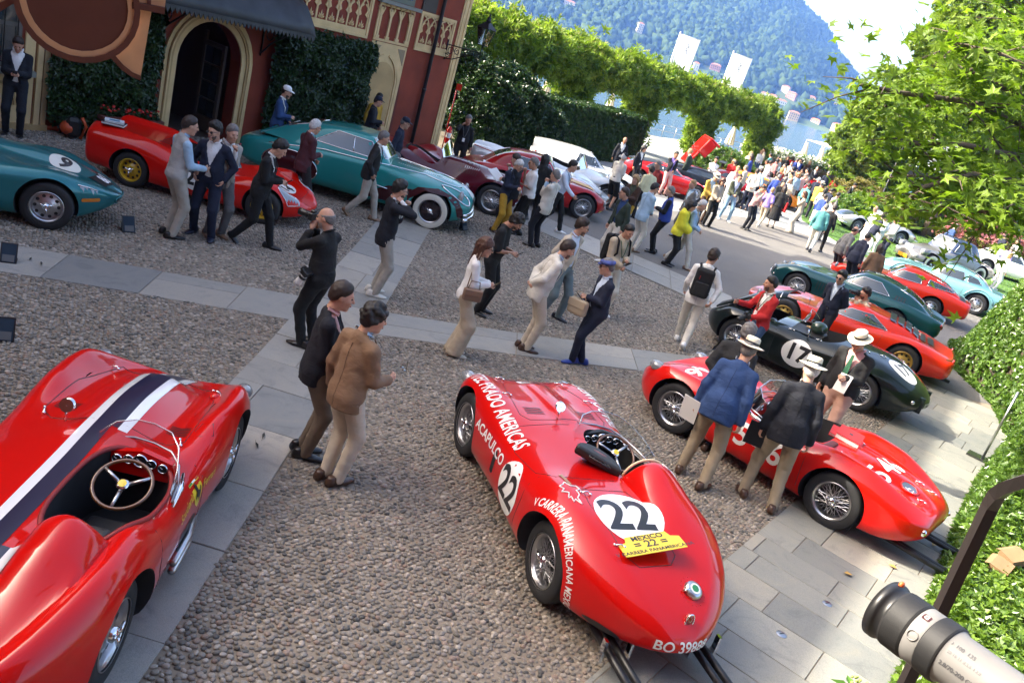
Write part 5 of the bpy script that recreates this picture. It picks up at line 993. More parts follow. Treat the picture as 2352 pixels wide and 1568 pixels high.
W1=Car('sports_car','burnt orange saloon half hidden behind the far lawn shrubs',(31.5,52.0),185,gt(4.4,0.86,1.35,2.6,0.33),paint('burnt_orange',(0.42,0.12,0.02)),GRP,(40,20));coupe_glass(W1);trims(W1,bumper=True)
def surfnet(f,lo,hi,h):
 lo=np.array(lo);n=np.maximum(4,np.ceil((np.array(hi)-lo)/h).astype(int)+1)
 ax=[(lo[i]+h*np.arange(n[i])).astype(np.float32)for i in range(3)]
 P=np.stack(np.meshgrid(*ax,indexing='ij'),-1);d=f(P).astype(np.float32);ins=d<0
 c=np.zeros(n-1,np.int8)
 for i in(0,1):
  for j in(0,1):
   for k in(0,1):c+=ins[i:n[0]-1+i,j:n[1]-1+j,k:n[2]-1+k]
 act=(c>0)&(c<8);idx=np.argwhere(act);m=len(idx);ids=-np.ones(n-1,np.int32);ids[act]=np.arange(m)
 S=np.zeros((m,3),np.float32);W=np.zeros(m,np.float32)
 I,J,K=idx.T
 for axis in range(3):
  o1,o2=[a for a in range(3)if a!=axis]
  for a in(0,1):
   for b in(0,1):
    p=[I.copy(),J.copy(),K.copy()];p[o1]=p[o1]+a;p[o2]=p[o2]+b;q=[x.copy()for x in p];q[axis]=q[axis]+1
    d0,d1=d[tuple(p)],d[tuple(q)];k=(d0<0)!=(d1<0);t=np.where(k,d0/np.where(k,d0-d1,1),0)
    off=np.zeros((m,3),np.float32);off[:,axis]=t;off[:,o1]=a;off[:,o2]=b;S+=off*k[:,None];W+=k
 V=lo+(idx+S/np.maximum(W,1)[:,None])*h
 F=[]
 for axis in range(3):
  o1,o2=(axis+1)%3,(axis+2)%3
  sl0=[slice(None)]*3;sl1=[slice(None)]*3;sl0[axis]=slice(0,-1);sl1[axis]=slice(1,None)
  for o in(o1,o2):sl0[o]=slice(1,-1);sl1[o]=slice(1,-1)
  a,b=ins[tuple(sl0)],ins[tuple(sl1)];e=np.argwhere(a!=b)
  if not len(e):continue
  sgn=a[tuple(e.T)];q=[]
  for u,v in((0,0),(1,0),(1,1),(0,1)):
   x=e.copy();x[:,o1]+=u;x[:,o2]+=v;q.append(ids[tuple(x.T)])
  q=np.stack(q,1);q=np.where(sgn[:,None],q,q[:,::-1]);F.append(q)
 return V.astype(np.float32),np.concatenate(F)if F else np.zeros((0,4),np.int32)
def cap(P,a,b,ra,rb=None):
 a=np.asarray(a,np.float32);b=np.asarray(b,np.float32);rb=ra if rb is None else rb;ab=b-a;L=max(1e-9,float(ab@ab))
 pa=P-a;t=np.clip((pa@ab)/L,0,1);return np.sqrt(((pa-t[...,None]*ab)**2).sum(-1))-(ra+(rb-ra)*t)
def ell(P,c,r):
 r=np.asarray(r,np.float32);q=(P-np.asarray(c,np.float32))/r;k=np.sqrt((q**2).sum(-1));return(k-1)*float(r.min())
def smin(a,b,k=0.03):h=np.clip(0.5+0.5*(b-a)/k,0,1);return b*(1-h)+a*h-k*h*(1-h)
def smax(a,b,k=0.02):return-smin(-a,-b,k)
def tube_el(P,a,b,fw,ra,rb):
 """elliptic limb from a to b; fw = forward unit; ra, rb = (half width, half depth)"""
 a=np.asarray(a,np.float32);b=np.asarray(b,np.float32);ab=b-a;L=float(np.sqrt(ab@ab));ax=ab/L;fw=np.asarray(fw,np.float32);fw=fw-ax*(fw@ax);fw=fw/np.linalg.norm(fw);sd=np.cross(ax,fw)
 pa=P-a;s=pa@ax;t=np.clip(s/L,0,1);w=ra[0]+(rb[0]-ra[0])*t;dp=ra[1]+(rb[1]-ra[1])*t;ex=(s-t*L)
 q=np.sqrt((pa@sd/w)**2+(pa@fw/dp)**2+(ex/np.minimum(w,dp))**2);return(q-1)*np.minimum(w,dp)
def head_sdf(P):
 d=ell(P,(-0.012,0,0.025),(0.096,0.075,0.102));d=smin(d,ell(P,(0.032,0,-0.03),(0.062,0.058,0.088)),0.03);d=smin(d,cap(P,(0.015,0,-0.06),(0.05,0,-0.098),0.05,0.03),0.03)
 d=smin(d,cap(P,(0.084,-0.03,0.028),(0.084,0.03,0.028),0.011),0.012)
 for s in(-1,1):d=smax(d,-ell(P,(0.105,s*0.033,0.008),(0.022,0.017,0.012)),0.01);d=smin(d,ell(P,(-0.008,s*0.078,0.0),(0.024,0.010,0.034)),0.008);d=smin(d,ell(P,(0.066,s*0.04,-0.025),(0.022,0.02,0.02)),0.02)
 d=smin(d,cap(P,(0.088,0,0.018),(0.112,0,-0.024),0.009,0.015),0.012);d=smin(d,ell(P,(0.089,0,-0.058),(0.012,0.024,0.007)),0.008);d=smin(d,ell(P,(0.087,0,-0.07),(0.011,0.02,0.007)),0.008)
 d=smin(d,ell(P,(0.07,0,-0.105),(0.022,0.024,0.02)),0.02);d=smin(d,cap(P,(-0.025,0,-0.06),(-0.05,0,-0.19),0.052,0.06),0.03)
 return d
def skull(P,e):return smin(ell(P,(-0.014,0,0.028),(0.096+e,0.077+e,0.102+e)),ell(P,(-0.03,0,-0.03),(0.07+e,0.066+e,0.075+e)),0.03)
def nz3(P,f,ph=0.0):
 r=np.random.default_rng(int(f)*7+int(ph*10));d=0
 for i in range(6):k=r.normal(size=3);k=(k/np.linalg.norm(k)*f*r.uniform(.6,1.4)).astype(np.float32);d=d+np.sin(P@k+np.float32(r.uniform(0,6.28)+ph))
 return d/2.6
def hair_sdf(kind):
 def f(P):
  x,y,z=P[...,0],P[...,1],P[...,2];pl=(z-(0.072+0.84*(x-0.084)))/1.31;plane=-pl;tp_=np.clip(pl/0.045,0,1)
  if kind=='short':return smax(skull(P,0.002)-0.012*tp_+0.002*nz3(P,150)*tp_,plane,0.004)
  if kind=='thick':return smax(skull(P,0.002)-(0.016+0.012*np.clip(z*8,0,1))*tp_+0.004*nz3(P,110)*tp_,plane,0.004)
  if kind=='curly':
   r=np.random.default_rng(3);d=smax(skull(P,0.014),plane-0.01,0.01);k=0
   while k<95:
    u=r.normal(size=3);u/=np.linalg.norm(u);c=np.array([-0.014,0,0.028])+u*np.array([0.108,0.088,0.116])
    if c[2]>0.055+0.9*(c[0]-0.085):d=smin(d,np.sqrt(((P-c.astype(np.float32))**2).sum(-1))-np.float32(r.uniform(0.014,0.027)),0.006);k+=1
   return d
  if kind=='bald':return smax(smax(skull(P,0.002)-0.006*tp_,plane,0.004),z-0.05,0.004)
  d=smax(skull(P,0.026)+0.004*nz3(P,80),plane-0.02,0.015);ln=-0.30 if kind=='long' else-0.14
  for s in(-1,1):d=smin(d,cap(P,(-0.03,s*0.07,0.03),(-0.035,s*0.085,ln),0.035,0.026),0.03)
  d=smin(d,cap(P,(-0.075,0,0.0),(-0.085,0,ln),0.06,0.05),0.04)+0.005*np.sin(P[...,1]*180)*np.cos(P[...,0]*120)
  return smax(d,-ell(P,(0.075,0,-0.05),(0.09,0.066,0.12)),0.01)
 return f
def beard_sdf(P):return smax(smin(ell(P,(0.033,0,-0.032),(0.0635,0.0605,0.0895)),cap(P,(0.015,0,-0.06),(0.051,0,-0.099),0.0525,0.0325),0.03)+0.002*nz3(P,150),smax(P[...,2]+0.035-0.35*np.abs(P[...,1]),-(P[...,0]-0.0),0.01),0.008)
def hand_sdf(kind):
 """palm along +x from the wrist at 0, thumb side +y, palm faces -z"""
 def f(P):
  d=tube_el(P,(0.0,0,0),(0.085,0,0),(0,0,1),(0.026,0.020),(0.042,0.014))
  curl={'relaxed':(0.5,0.5,0.4),'grip':(1.25,1.3,0.9)}[kind]
  for i,(y,L)in enumerate(((0.030,0.070),(0.010,0.080),(-0.011,0.074),(-0.031,0.058))):
   p=np.array([0.088,y,0.0]);a=0.0;r=0.0095
   for k,fr in enumerate((0.45,0.30,0.25)):
    a+=curl[k]+0.06*i;q=p+np.array([math.cos(a),0,-math.sin(a)])*L*fr;d=smin(d,cap(P,p,q,r,r*0.92),0.006);p=q;r*=0.92
  t0=np.array([0.02,0.026,-0.004]);t1=np.array([0.055,0.052,-0.018]);t2=np.array([0.085,0.050,-0.036])if kind=='relaxed' else np.array([0.085,0.030,-0.045])
  return smin(d,smin(cap(P,t0,t1,0.014,0.011),cap(P,t1,t2,0.0105,0.009),0.006),0.008)
 return f
def shoe_sdf(P):
 d=tube_el(P,(-0.06,0,0.045),(0.10,0,0.035),(0,0,1),(0.042,0.045),(0.050,0.030));d=smin(d,ell(P,(0.14,0,0.028),(0.085,0.048,0.028)),0.03);d=smin(d,cap(P,(-0.04,0,0.06),(-0.035,0,0.11),0.042,0.044),0.03)
 return smax(smax(d,-(P[...,2]-0.004),0.004),P[...,2]-0.115,0.01)
TPL={}
def tpl(key,f,lo,hi,h):
 if key not in TPL:TPL[key]=surfnet(f,lo,hi,h)
 return TPL[key]
def head_tpl(h):return tpl(('head',h),head_sdf,(-0.14,-0.11,-0.21),(0.15,0.11,0.15),h)
def hair_tpl(kind,h):return tpl((kind,h),hair_sdf(kind),(-0.20,-0.17,-0.36 if kind=='long' else-0.22),(0.16,0.17,0.20),h)
def hand_tpl(kind,h):return tpl(('hand'+kind,h),hand_sdf(kind),(-0.03,-0.07,-0.10),(0.20,0.09,0.04),h)
def cloth(name,col,rough=0.85,bump=0.25,scale=900.0):
 if 'cloth_'+name in MATS:return MATS['cloth_'+name]
 m=plain('cloth_'+name,col,rough,var=0.12,vscale=6,bump=bump,bscale=260);nt=m.node_tree;p=nt.nodes['Principled BSDF'];fine=p.inputs['Normal'].links[0].from_node
 tc=[n for n in nt.nodes if n.type=='TEX_COORD'][0];mp=N(nt,'ShaderNodeMapping');mp.inputs['Scale'].default_value=(9,9,15);mp.inputs['Rotation'].default_value=(0.4,0.5,0);oi=N(nt,'ShaderNodeObjectInfo');nt.links.new(tc.outputs['Object'],mp.inputs[0])
 nz=N(nt,'ShaderNodeTexNoise',noise_dimensions='4D');nz.inputs['Scale'].default_value=1.0;nz.inputs['Detail'].default_value=2.5;nz.inputs['Distortion'].default_value=1.1;nt.links.new(mp.outputs[0],nz.inputs['Vector']);ml=N(nt,'ShaderNodeMath',operation='MULTIPLY');ml.inputs[1].default_value=40;nt.links.new(oi.outputs['Random'],ml.inputs[0]);nt.links.new(ml.outputs[0],nz.inputs['W'])
 b=N(nt,'ShaderNodeBump');b.inputs['Strength'].default_value=0.42;b.inputs['Distance'].default_value=0.03;nt.links.new(nz.outputs['Fac'],b.inputs['Height']);nt.links.new(b.outputs[0],fine.inputs['Normal']);return m
CLR=dict(navy=(0.008,0.012,0.032),midnight=(0.0035,0.005,0.011),black=(0.0045,0.0045,0.005),charcoal=(0.012,0.012,0.013),grey=(0.13,0.13,0.13),lgrey=(0.36,0.36,0.35),white=(0.74,0.73,0.71),offwhite=(0.60,0.57,0.50),cream=(0.52,0.45,0.35),beige=(0.44,0.36,0.26),khaki=(0.30,0.24,0.16),taupe=(0.13,0.095,0.065),tan=(0.21,0.125,0.072),brown=(0.055,0.026,0.014),maroon=(0.06,0.014,0.02),red=(0.42,0.012,0.014),dred=(0.16,0.008,0.012),pink=(0.60,0.33,0.31),dpink=(0.42,0.14,0.14),salmon=(0.45,0.27,0.20),yellow=(0.72,0.66,0.03),mustard=(0.42,0.24,0.02),ochre=(0.45,0.30,0.05),green=(0.02,0.10,0.05),dgreen=(0.02,0.035,0.025),olive=(0.05,0.06,0.035),teal=(0.08,0.27,0.27),royal=(0.02,0.05,0.28),blue=(0.018,0.05,0.15),lblue=(0.32,0.46,0.60),pblue=(0.52,0.60,0.72),purple=(0.25,0.18,0.48),jeans=(0.035,0.07,0.15),ljeans=(0.20,0.34,0.48),bluegrey=(0.13,0.17,0.18),stone=(0.36,0.33,0.28),lemon=(0.60,0.58,0.36),pattern=(0.16,0.09,0.05))
def CL(c):return cloth(c,CLR[c])
SKIN=[plain('skin%d'%i,c,0.5,var=0.10,vscale=30,spec=0.35)for i,c in enumerate(((0.52,0.29,0.20),(0.45,0.235,0.155),(0.34,0.165,0.10),(0.56,0.33,0.25)))]
HAIRM={k:plain('hair_'+k,c,0.55,var=0.35,vscale=60,bump=0.3,bscale=200)for k,c in dict(black=(0.010,0.008,0.007),brown=(0.024,0.013,0.008),grey=(0.14,0.13,0.125),white=(0.52,0.51,0.49),blond=(0.34,0.21,0.09),auburn=(0.07,0.025,0.012)).items()}
M_EYE=plain('eye_dark',(0.03,0.02,0.015),0.2);M_LIP=plain('lips',(0.36,0.13,0.11),0.5);M_STRAW=plain('straw_hat',(0.66,0.60,0.46),0.75,bump=0.3,bscale=300);M_SUNG=plain('dark_lens',(0.012,0.012,0.014),0.1,coat=1)
ARM=dict(down=(0.04,0.09,-0.52),pocket=(0.06,0.04,-0.45),hold=(0.27,-0.13,-0.24),low=(0.25,-0.14,-0.36),ear=(0.10,-0.06,0.10),cam=(0.20,-0.13,0.10),back=(-0.15,-0.14,-0.41),chin=(0.20,-0.15,0.03),cross=(0.20,-0.30,-0.20),point=(0.42,0.02,-0.22),swingf=(0.22,0.06,-0.46),swingb=(-0.22,0.08,-0.44),reach=(0.40,0.0,-0.34),gesture=(0.31,-0.02,-0.30),side=(0.0,0.20,-0.48))
def rotz(a):c,s=math.cos(a),math.sin(a);return np.array([[c,-s,0],[s,c,0],[0,0,1]])
def roty(a):c,s=math.cos(a),math.sin(a);return np.array([[c,0,s],[0,1,0],[-s,0,c]])
def rotx(a):c,s=math.cos(a),math.sin(a);return np.array([[1,0,0],[0,c,-s],[0,s,c]])
def ik(a,t,l1,l2,pole):
 d=t-a;L=np.linalg.norm(d)
 if L>(l1+l2)*0.995:t=a+d/L*(l1+l2)*0.995;d=t-a;L=np.linalg.norm(d)
 L=max(L,abs(l1-l2)+0.02);u=d/max(1e-6,np.linalg.norm(d));x=(l1*l1-l2*l2+L*L)/(2*L);h=math.sqrt(max(0,l1*l1-x*x));p=pole-u*(pole@u);p=p/max(1e-6,np.linalg.norm(p))
 return a+u*x+p*h,t
def smoothmesh(name,parts,mats,parent):
 """parts: list of (V,F,slot)"""
 Vs,Fs,M,o=[],[],[],0
 for V,F,s in parts:Vs.append(V);Fs.append(F+o);M+=[s]*len(F);o+=len(V)
 return obj(name,mesh(name,np.concatenate(Vs),np.concatenate(Fs),mats,True,M),parent)
HELD=[]
def person(label,px,h=1.77,yaw=0,top=('jacket','navy','white'),legs=('trousers','khaki'),shoes='brown',hair=('short','brown'),skin=0,arms=('down','down'),lean=3,hyaw=0,hpitch=8,stance='stand',hat=None,glasses=None,beard=None,near=True,tie=None,build=1.0,pos=None,group=None,hold=None,sit=0.0,crouch=0.0,lany=None):
 zt=h-sit-crouch
 loc=gp(px[0],px[1],zt*0.985)if pos is None else Vector((pos[0],pos[1],0))
 vx=0.0225 if near else 0.040;hx=0.011 if near else 0.021
 s=h/1.78;B=build;T=rotz(math.radians(0))
 root=thing('person',label,'person',(loc.x,loc.y,0),R_(yaw),group)
 hipz=0.93-(sit+crouch)/s;hip=np.array([0,0,hipz]);TR=roty(R_(lean));fw=TR@np.array([1.,0,0]);up=TR@np.array([0,0,1.]);sd=np.array([0,1.,0])
 tp=lambda x,y,z:hip+TR@np.array([x,y,z-0.93])
 chest,waist,pelv=tp(0.0,0,1.30),tp(0.01,0,1.08),hip+np.array([0,0,0.0])
 shl={1:tp(-0.01,0.172*B**0.5,1.405),-1:tp(-0.01,-0.172*B**0.5,1.405)};neck=tp(-0.015,0,1.50)
 HR=rotz(R_(hyaw))@roty(R_(hpitch+lean*0.4));headc=neck+TR@np.array([0.02,0,0.0])+HR@np.array([0.03,0,0.155])
 A={}
 for sg,nm in((1,arms[0]),(-1,arms[1])):
  t=ARM[nm]if isinstance(nm,str)else nm;w=shl[sg]+TR@np.array([t[0],sg*t[1],t[2]]);pole=TR@np.array([-0.5,sg*(0.9 if nm in('ear','cam','pocket','back')else 0.5),-1.3])
  e,w=ik(shl[sg],w,0.285,0.255,pole);A[sg]=(e,w)
 FT=dict(stand=((0.02,0.11,8),(0.0,-0.11,-8)),walk=((0.27,0.07,3),(-0.30,-0.07,-3)),stride=((-0.34,0.08,4),(0.30,-0.07,-3)),wide=((0.06,0.17,10),(-0.08,-0.16,-12)),cross=((0.14,-0.02,15),(-0.04,-0.05,-15)),sit=((0.52,0.10,5),(0.50,-0.10,-5)),crouch=((0.22,0.13,8),(-0.20,-0.12,-8)),together=((0.02,0.07,5),(0.05,-0.07,-5)))[stance]
 G={}
 for sg,(fx,fy,fyaw)in zip((1,-1),FT):
  back=stance in('walk','stride')and fx<0;ank=np.array([fx,fy,0.15 if back else 0.085]);hp=pelv+np.array([0,sg*0.095,-0.02])
  k,ank=ik(hp,ank,0.44,0.425,np.array([1.0,sg*0.12,0.05]));G[sg]=(hp,k,ank,fyaw,back)
 def torso(P,e,hem,wide=0.0,depth=0.0):
  d=tube_el(P,chest,waist,fw,(0.158*B+e,0.106*B+e+depth),(0.146*B+e+wide*0.4,0.108*B*B+e+depth));d=smin(d,tube_el(P,waist,tp(-0.01,0,0.93),fw,(0.152*B+e+wide*0.4,0.110*B*B+e+depth),(0.165*B+e+wide,0.115*B+e+depth)),0.05)
  if hem<0.9:d=smin(d,tube_el(P,tp(-0.01,0,0.94),tp(0,0,hem-0.06)*np.array([1,1,1]),fw,(0.165*B+e+wide,0.115*B+e+depth),(0.172*B+e+wide*1.3,0.122*B+e+depth)),0.04)
  for sg in(1,-1):d=smin(d,cap(P,tp(-0.015,sg*0.045,1.445),shl[sg]-np.array([0,sg*0.01,0.0]),0.050+e,0.052*B+e),0.05)
  return smin(d,cap(P,chest+up*0.08,neck-up*0.02,0.085+e,0.060+e),0.05)
 def armsdf(P,e,upto=1.0,r0=0.052,r1=0.043,r2=0.036):
  d=None
  for sg in(1,-1):
   el,w=A[sg];q=cap(P,shl[sg],el,r0*B**0.5+e,r1+e+0.004)
   if upto>0.55:w2=el+(w-el)*min(1,(upto-0.5)/0.5);q=smin(q,cap(P,el,w2,r1+e+0.002,r2+e),0.02)
   else:q=cap(P,shl[sg],shl[sg]+(el-shl[sg])*upto*2,r0*B**0.5+e,r1+e+0.012)
   d=q if d is None else np.minimum(d,q)
  return d
 def legsdf(P,e,r=(0.088,0.062,0.042),upto=1.0,flare=0.0):
  d=None
  for sg in(1,-1):
   hp,k,a,_,_=G[sg];q=cap(P,hp,k,r[0]*B+e,r[1]+e)
   if upto>0.5:q=smin(q,cap(P,k,a-np.array([0,0,0.04])if upto>=1 else k+(a-k)*(upto*2-1),r[1]+e,r[2]+e+flare),0.03)
   else:q=cap(P,hp,hp+(k-hp)*min(1,upto*2),r[0]*B+e,r[1]+e+0.02)
   d=q if d is None else smin(d,q,0.012)
  return smin(d,tube_el(P,pelv+np.array([-0.01,0,0.0]),pelv+np.array([-0.005,0,0.10]),np.array([1.,0,0]),(0.160*B+e,0.118*B+e),(0.152*B+e,0.112*B*B+e)),0.05)
 allp=np.array([shl[1],shl[-1],A[1][0],A[1][1],A[-1][0],A[-1][1],pelv+0.18,pelv-0.18,chest+0.2,chest-0.2,neck]);alo,ahi=allp.min(0)-0.16,allp.max(0)+0.16
 lp=np.array([x for sg in(1,-1)for x in G[sg][:3]]+[pelv+np.array([0.2,0.25,0.16]),pelv-np.array([0.2,0.25,0])]);llo,lhi=lp.min(0)-0.17,lp.max(0)+np.array([0.17,0.17,0.06])
 fold=lambda P,a=0.0022:a*nz3(P,45,h*40)+a*0.8*np.sin(P[...,2]*52+P[...,0]*25+h*90+1.5*np.sin(P[...,1]*17))
 sk=SKIN[skin];mats=[]
 short=top[0]in('tshirt','polo');bare_leg=legs[0]in('shorts','skirt')
 V,F=surfnet(lambda P:smin(smin(torso(P,-0.028,0.95),armsdf(P,-0.004 if short else-0.018),0.03),legsdf(P,-0.016 if not bare_leg else-0.004),0.03),np.minimum(alo,llo),np.maximum(ahi,lhi),0.042 if near else 0.06)
 parts=[(V*s,F,0)]
 hv,hf=head_tpl(hx);parts.append(((hv@HR.T+headc)*s,hf,0))
 for sg in(1,-1):
  el,w=A[sg];x=(w-el)/max(1e-6,np.linalg.norm(w-el));gr=(arms[0]if sg>0 else arms[1])in('hold','low','ear','cam','chin');inn=np.array([0.35,-sg*1.0,0.1])if not gr else np.array([0.2,-sg*0.6,-0.7])
  pz=-(inn-x*(inn@x));pz=pz/np.linalg.norm(pz);y=np.cross(pz,x);M=np.stack([x,y*(1 if True else-1),pz],1);ty=y@np.array([1.,0,0.4])
  hv,hf=hand_tpl('grip' if gr else 'relaxed',0.0105 if near else 0.021);hv2=hv.copy()
  if ty<0:hv2[:,1]*=-1;hf=hf[:,::-1]
  parts.append(((hv2@M.T+w-x*0.01)*s,hf,0))
 body=smoothmesh('body',parts,[sk],root)
 hm=lambda v:(np.asarray(v,float)@HR.T+headc)*s
 if near:
  mb=MB()
  for sg in(1,-1):mb.ball(hm((0.086,sg*0.033,0.008)),0.0085*s,8,6)
  o=mb.obj('eyes',M_EYE,body,True);o['kind']='stuff'
  MB().tube([hm((0.098,-0.022,-0.063)),hm((0.103,0,-0.0625)),hm((0.098,0.022,-0.063))],0.006*s,6).obj('mouth',M_LIP,body,True)
 if hair and hair[0]!='none':hv,hf=hair_tpl(hair[0],hx if near else 0.019);smoothmesh('hair',[((hv@HR.T+headc)*s,hf,0)],[HAIRM[hair[1]]],root)
 if beard:hv,hf=tpl(('beard',hx),beard_sdf,(-0.05,-0.10,-0.17),(0.14,0.10,0.0),hx);smoothmesh('beard',[((hv@HR.T+headc)*s,hf,0)],[plain('stubble_'+beard,dict(black=(0.085,0.055,0.04),brown=(0.15,0.085,0.055),grey=(0.30,0.25,0.21))[beard],0.8)],root)
 kind=top[0];col=CL(top[1])
 def vopen(P,zb,half,wmax=0.105,lower=0.0):
  q=P-chest;zl=q@up+1.30;yl=np.abs(q@sd);xl=q@fw;wd=np.clip((zl-zb)*half,-0.02,wmax);wd=np.where(zl<zb,lower*np.clip((zb-zl)*0.35,0,0.09)-0.004,wd);return np.maximum(yl-wd,-(xl-0.0))
 if kind in('jacket','coat','cardigan','vest','openjacket'):
  hem={'jacket':0.80,'coat':0.52,'cardigan':0.82,'vest':0.88,'openjacket':0.86}[kind];sh=CL(top[2])if len(top)>2 and top[2]else None
  if sh is not None:
   def fs(P):d=smin(torso(P,-0.004,0.93),armsdf(P,-0.003 if kind!='vest' else 0.010),0.03);return smax(smax(d,-((P-tp(0,0,0.90))@up),0.01),((P-neck)@up)-0.045,0.01)
   V,F=surfnet(fs,alo,ahi,vx);smoothmesh('shirt',[(V*s,F,0)],[sh],root)
   mbc=MB();
   for sg in(1,-1):mbc.add([tuple((neck+TR@np.array(v))*s)for v in((0.075,sg*0.004,-0.045),(0.055,sg*0.075,-0.005),(-0.03,sg*0.085,0.025),(-0.025,sg*0.075,0.05),(0.05,sg*0.062,0.03),(0.085,sg*0.012,-0.012))],[(0,1,2,3,4,5)])
   oc=mbc.obj('collar',sh,root);oc.modifiers.new('s','SOLIDIFY').thickness=0.006
  lw=1.0 if kind in('openjacket','cardigan','coat')else 0.35
  def fj(P):
   d=torso(P,0.011,hem,0.008,0.004)
   if lean>5 and hem<0.87:d=smin(d,tube_el(P,pelv+np.array([-0.012,0,0.10]),pelv+np.array([-0.015,0,-0.06]),np.array([1.,0,0]),(0.18*B,0.138*B),(0.185*B,0.145*B)),0.03)
   if kind!='vest':d=smin(d,armsdf(P,0.009,0.965,0.053,0.045,0.040),0.035)
   else:
    for sg in(1,-1):d=smax(d,-(cap(P,shl[sg]+np.array([0,sg*0.05,-0.03]),shl[sg]+np.array([0,sg*0.2,-0.2]),0.085)),0.01)
   d=d+fold(P);hq=(P-tp(0,0,hem))@up;d=smax(d,-hq,0.012);d=smax(d,((P-neck)@up)-0.028+0.5*np.clip((P-neck)@fw,-0.02,0.08),0.01)
   return smax(d,-vopen(P,1.14 if kind!='vest' else 1.30,0.34,0.105,lw),0.006)if sh is not None else d
  l2,h2=alo.copy(),ahi.copy();l2[2]=min(l2[2],(tp(0,0,hem))[2]-0.12);l2[0]-=0.05;h2[0]+=0.05
  V,F=surfnet(fj,l2,h2,vx);jk=smoothmesh(kind if kind!='openjacket' else 'jacket',[(V*s,F,0)],[col],root)
  if near and kind in('jacket','openjacket'):
   bv=BVHTree.FromPolygons(V.tolist(),F.tolist());dk=plain('seam_'+top[1],tuple(c*0.45 for c in CLR[top[1]]),0.9)
   sm_=[q[0]-fw_v*0.001 for q in(bv.ray_cast(Vector(tp(-0.6,0,z)),Vector(fw))for z in np.linspace(hem+0.03,1.42,14))if q[0]is not None for fw_v in(Vector(fw),)]
   if len(sm_)>3:MB().tube([q*s for q in sm_],0.0035,4).obj('back_seam',dk,jk)
   for sg in(1,-1):
    c4=[bv.ray_cast(Vector(tp(0.6,sg*y,z)),-Vector(fw))[0]for y,z in((0.07,0.955),(0.145,0.945),(0.145,0.905),(0.07,0.915))]
    if all(c is not None for c in c4):o=MB().add([(c+Vector(fw)*0.006)*s for c in c4],[(0,1,2,3)]).obj('pocket_flap',col,jk);o.modifiers.new('s','SOLIDIFY').thickness=0.008
  if near and kind=='jacket' and sh is not None:
   for sg in(1,-1):
    Lp=MB().add([tuple((chest+TR@np.array(v))*s)for v in((0.108*B+0.036,sg*0.020,-0.14),(0.100*B+0.034,sg*0.085,0.04),(0.085*B+0.028,sg*0.120,0.06),(0.045,sg*0.098,0.19),(0.075,sg*0.070,0.17),(0.108*B+0.030,sg*0.050,0.02))],[(0,1,2,3,4,5)]).obj('lapel',col,jk);Lp.modifiers.new('s','SOLIDIFY').thickness=0.008
   for z in(1.13,1.02):p=tp(0.116*B*B+0.03,0.0,z)*s;MB().ball(p,(0.006,0.011,0.011),8,6).obj('button',M_BLACK,jk,True)
 else:
  hem={'shirt':0.93,'tshirt':0.90,'polo':0.89,'sweater':0.90,'dress':0.5,'blouse':0.86,'cape':0.84}[kind];up_={'tshirt':0.42,'polo':0.40}.get(kind,0.975);ex={'sweater':0.018,'cape':0.035}.get(kind,0.008)
  def ft(P):
   d=smin(torso(P,ex,hem,0.01+(0.05 if kind in('cape','dress')else 0)),armsdf(P,ex+(0.012 if short else 0.004)+(0.03 if kind=='cape' else 0),up_),0.035)+fold(P,0.002);d=smax(d,-((P-tp(0,0,hem))@up),0.01);return smax(d,((P-neck)@up)-0.03+0.6*np.clip((P-neck)@fw,-0.02,0.09),0.01)
  l2=alo.copy();l2[2]=min(l2[2],tp(0,0,hem)[2]-0.1);l2[0]-=0.05;h2=ahi.copy();h2[0]+=0.05
  V,F=surfnet(ft,l2,h2,vx);tpo=smoothmesh(kind if kind!='cape' else 'top',[(V*s,F,0)],[col],root)
  if kind in('polo','shirt'):MB().tube([tuple((neck+TR@np.array((0.06*math.cos(a),0.072*math.sin(a),0.012-0.03*math.cos(a))))*s)for a in np.linspace(0,6.28,18)],0.013*s,6).obj('collar',col,tpo,True)
 if tie:
  MB().add([tuple((chest+TR@np.array(v))*s)for v in((0.095*B+0.022,0.018,0.155),(0.095*B+0.022,-0.018,0.155),(0.118*B+0.026,-0.034,-0.05),(0.118*B*B+0.026,-0.036,-0.24),(0.118*B*B+0.026,0,-0.28),(0.118*B*B+0.026,0.036,-0.24),(0.118*B+0.026,0.034,-0.05))],[(0,1,2,6),(6,2,3,5),(3,4,5)]).obj('tie',CL(tie),root).modifiers.new('s','SOLIDIFY').thickness=0.008
 if lany:
  MB().tube([tuple((chest+TR@np.array(v))*s)for v in((0.0,0.085,0.20),(0.09,0.075,0.12),(0.125*B+0.02,0.03,-0.06),(0.128*B+0.02,0,-0.14),(0.125*B+0.02,-0.03,-0.06),(0.09,-0.075,0.12),(0.0,-0.085,0.20))],0.007,5).obj('lanyard',CL(lany),root,True);q=(chest+TR@np.array((0.135*B+0.02,0,-0.19)))*s;MB().box((q[0]-0.003,q[1]-0.035,q[2]-0.05),(q[0]+0.004,q[1]+0.035,q[2]+0.05)).obj('badge',M_WHITE,root)
 lc=CL(legs[1])
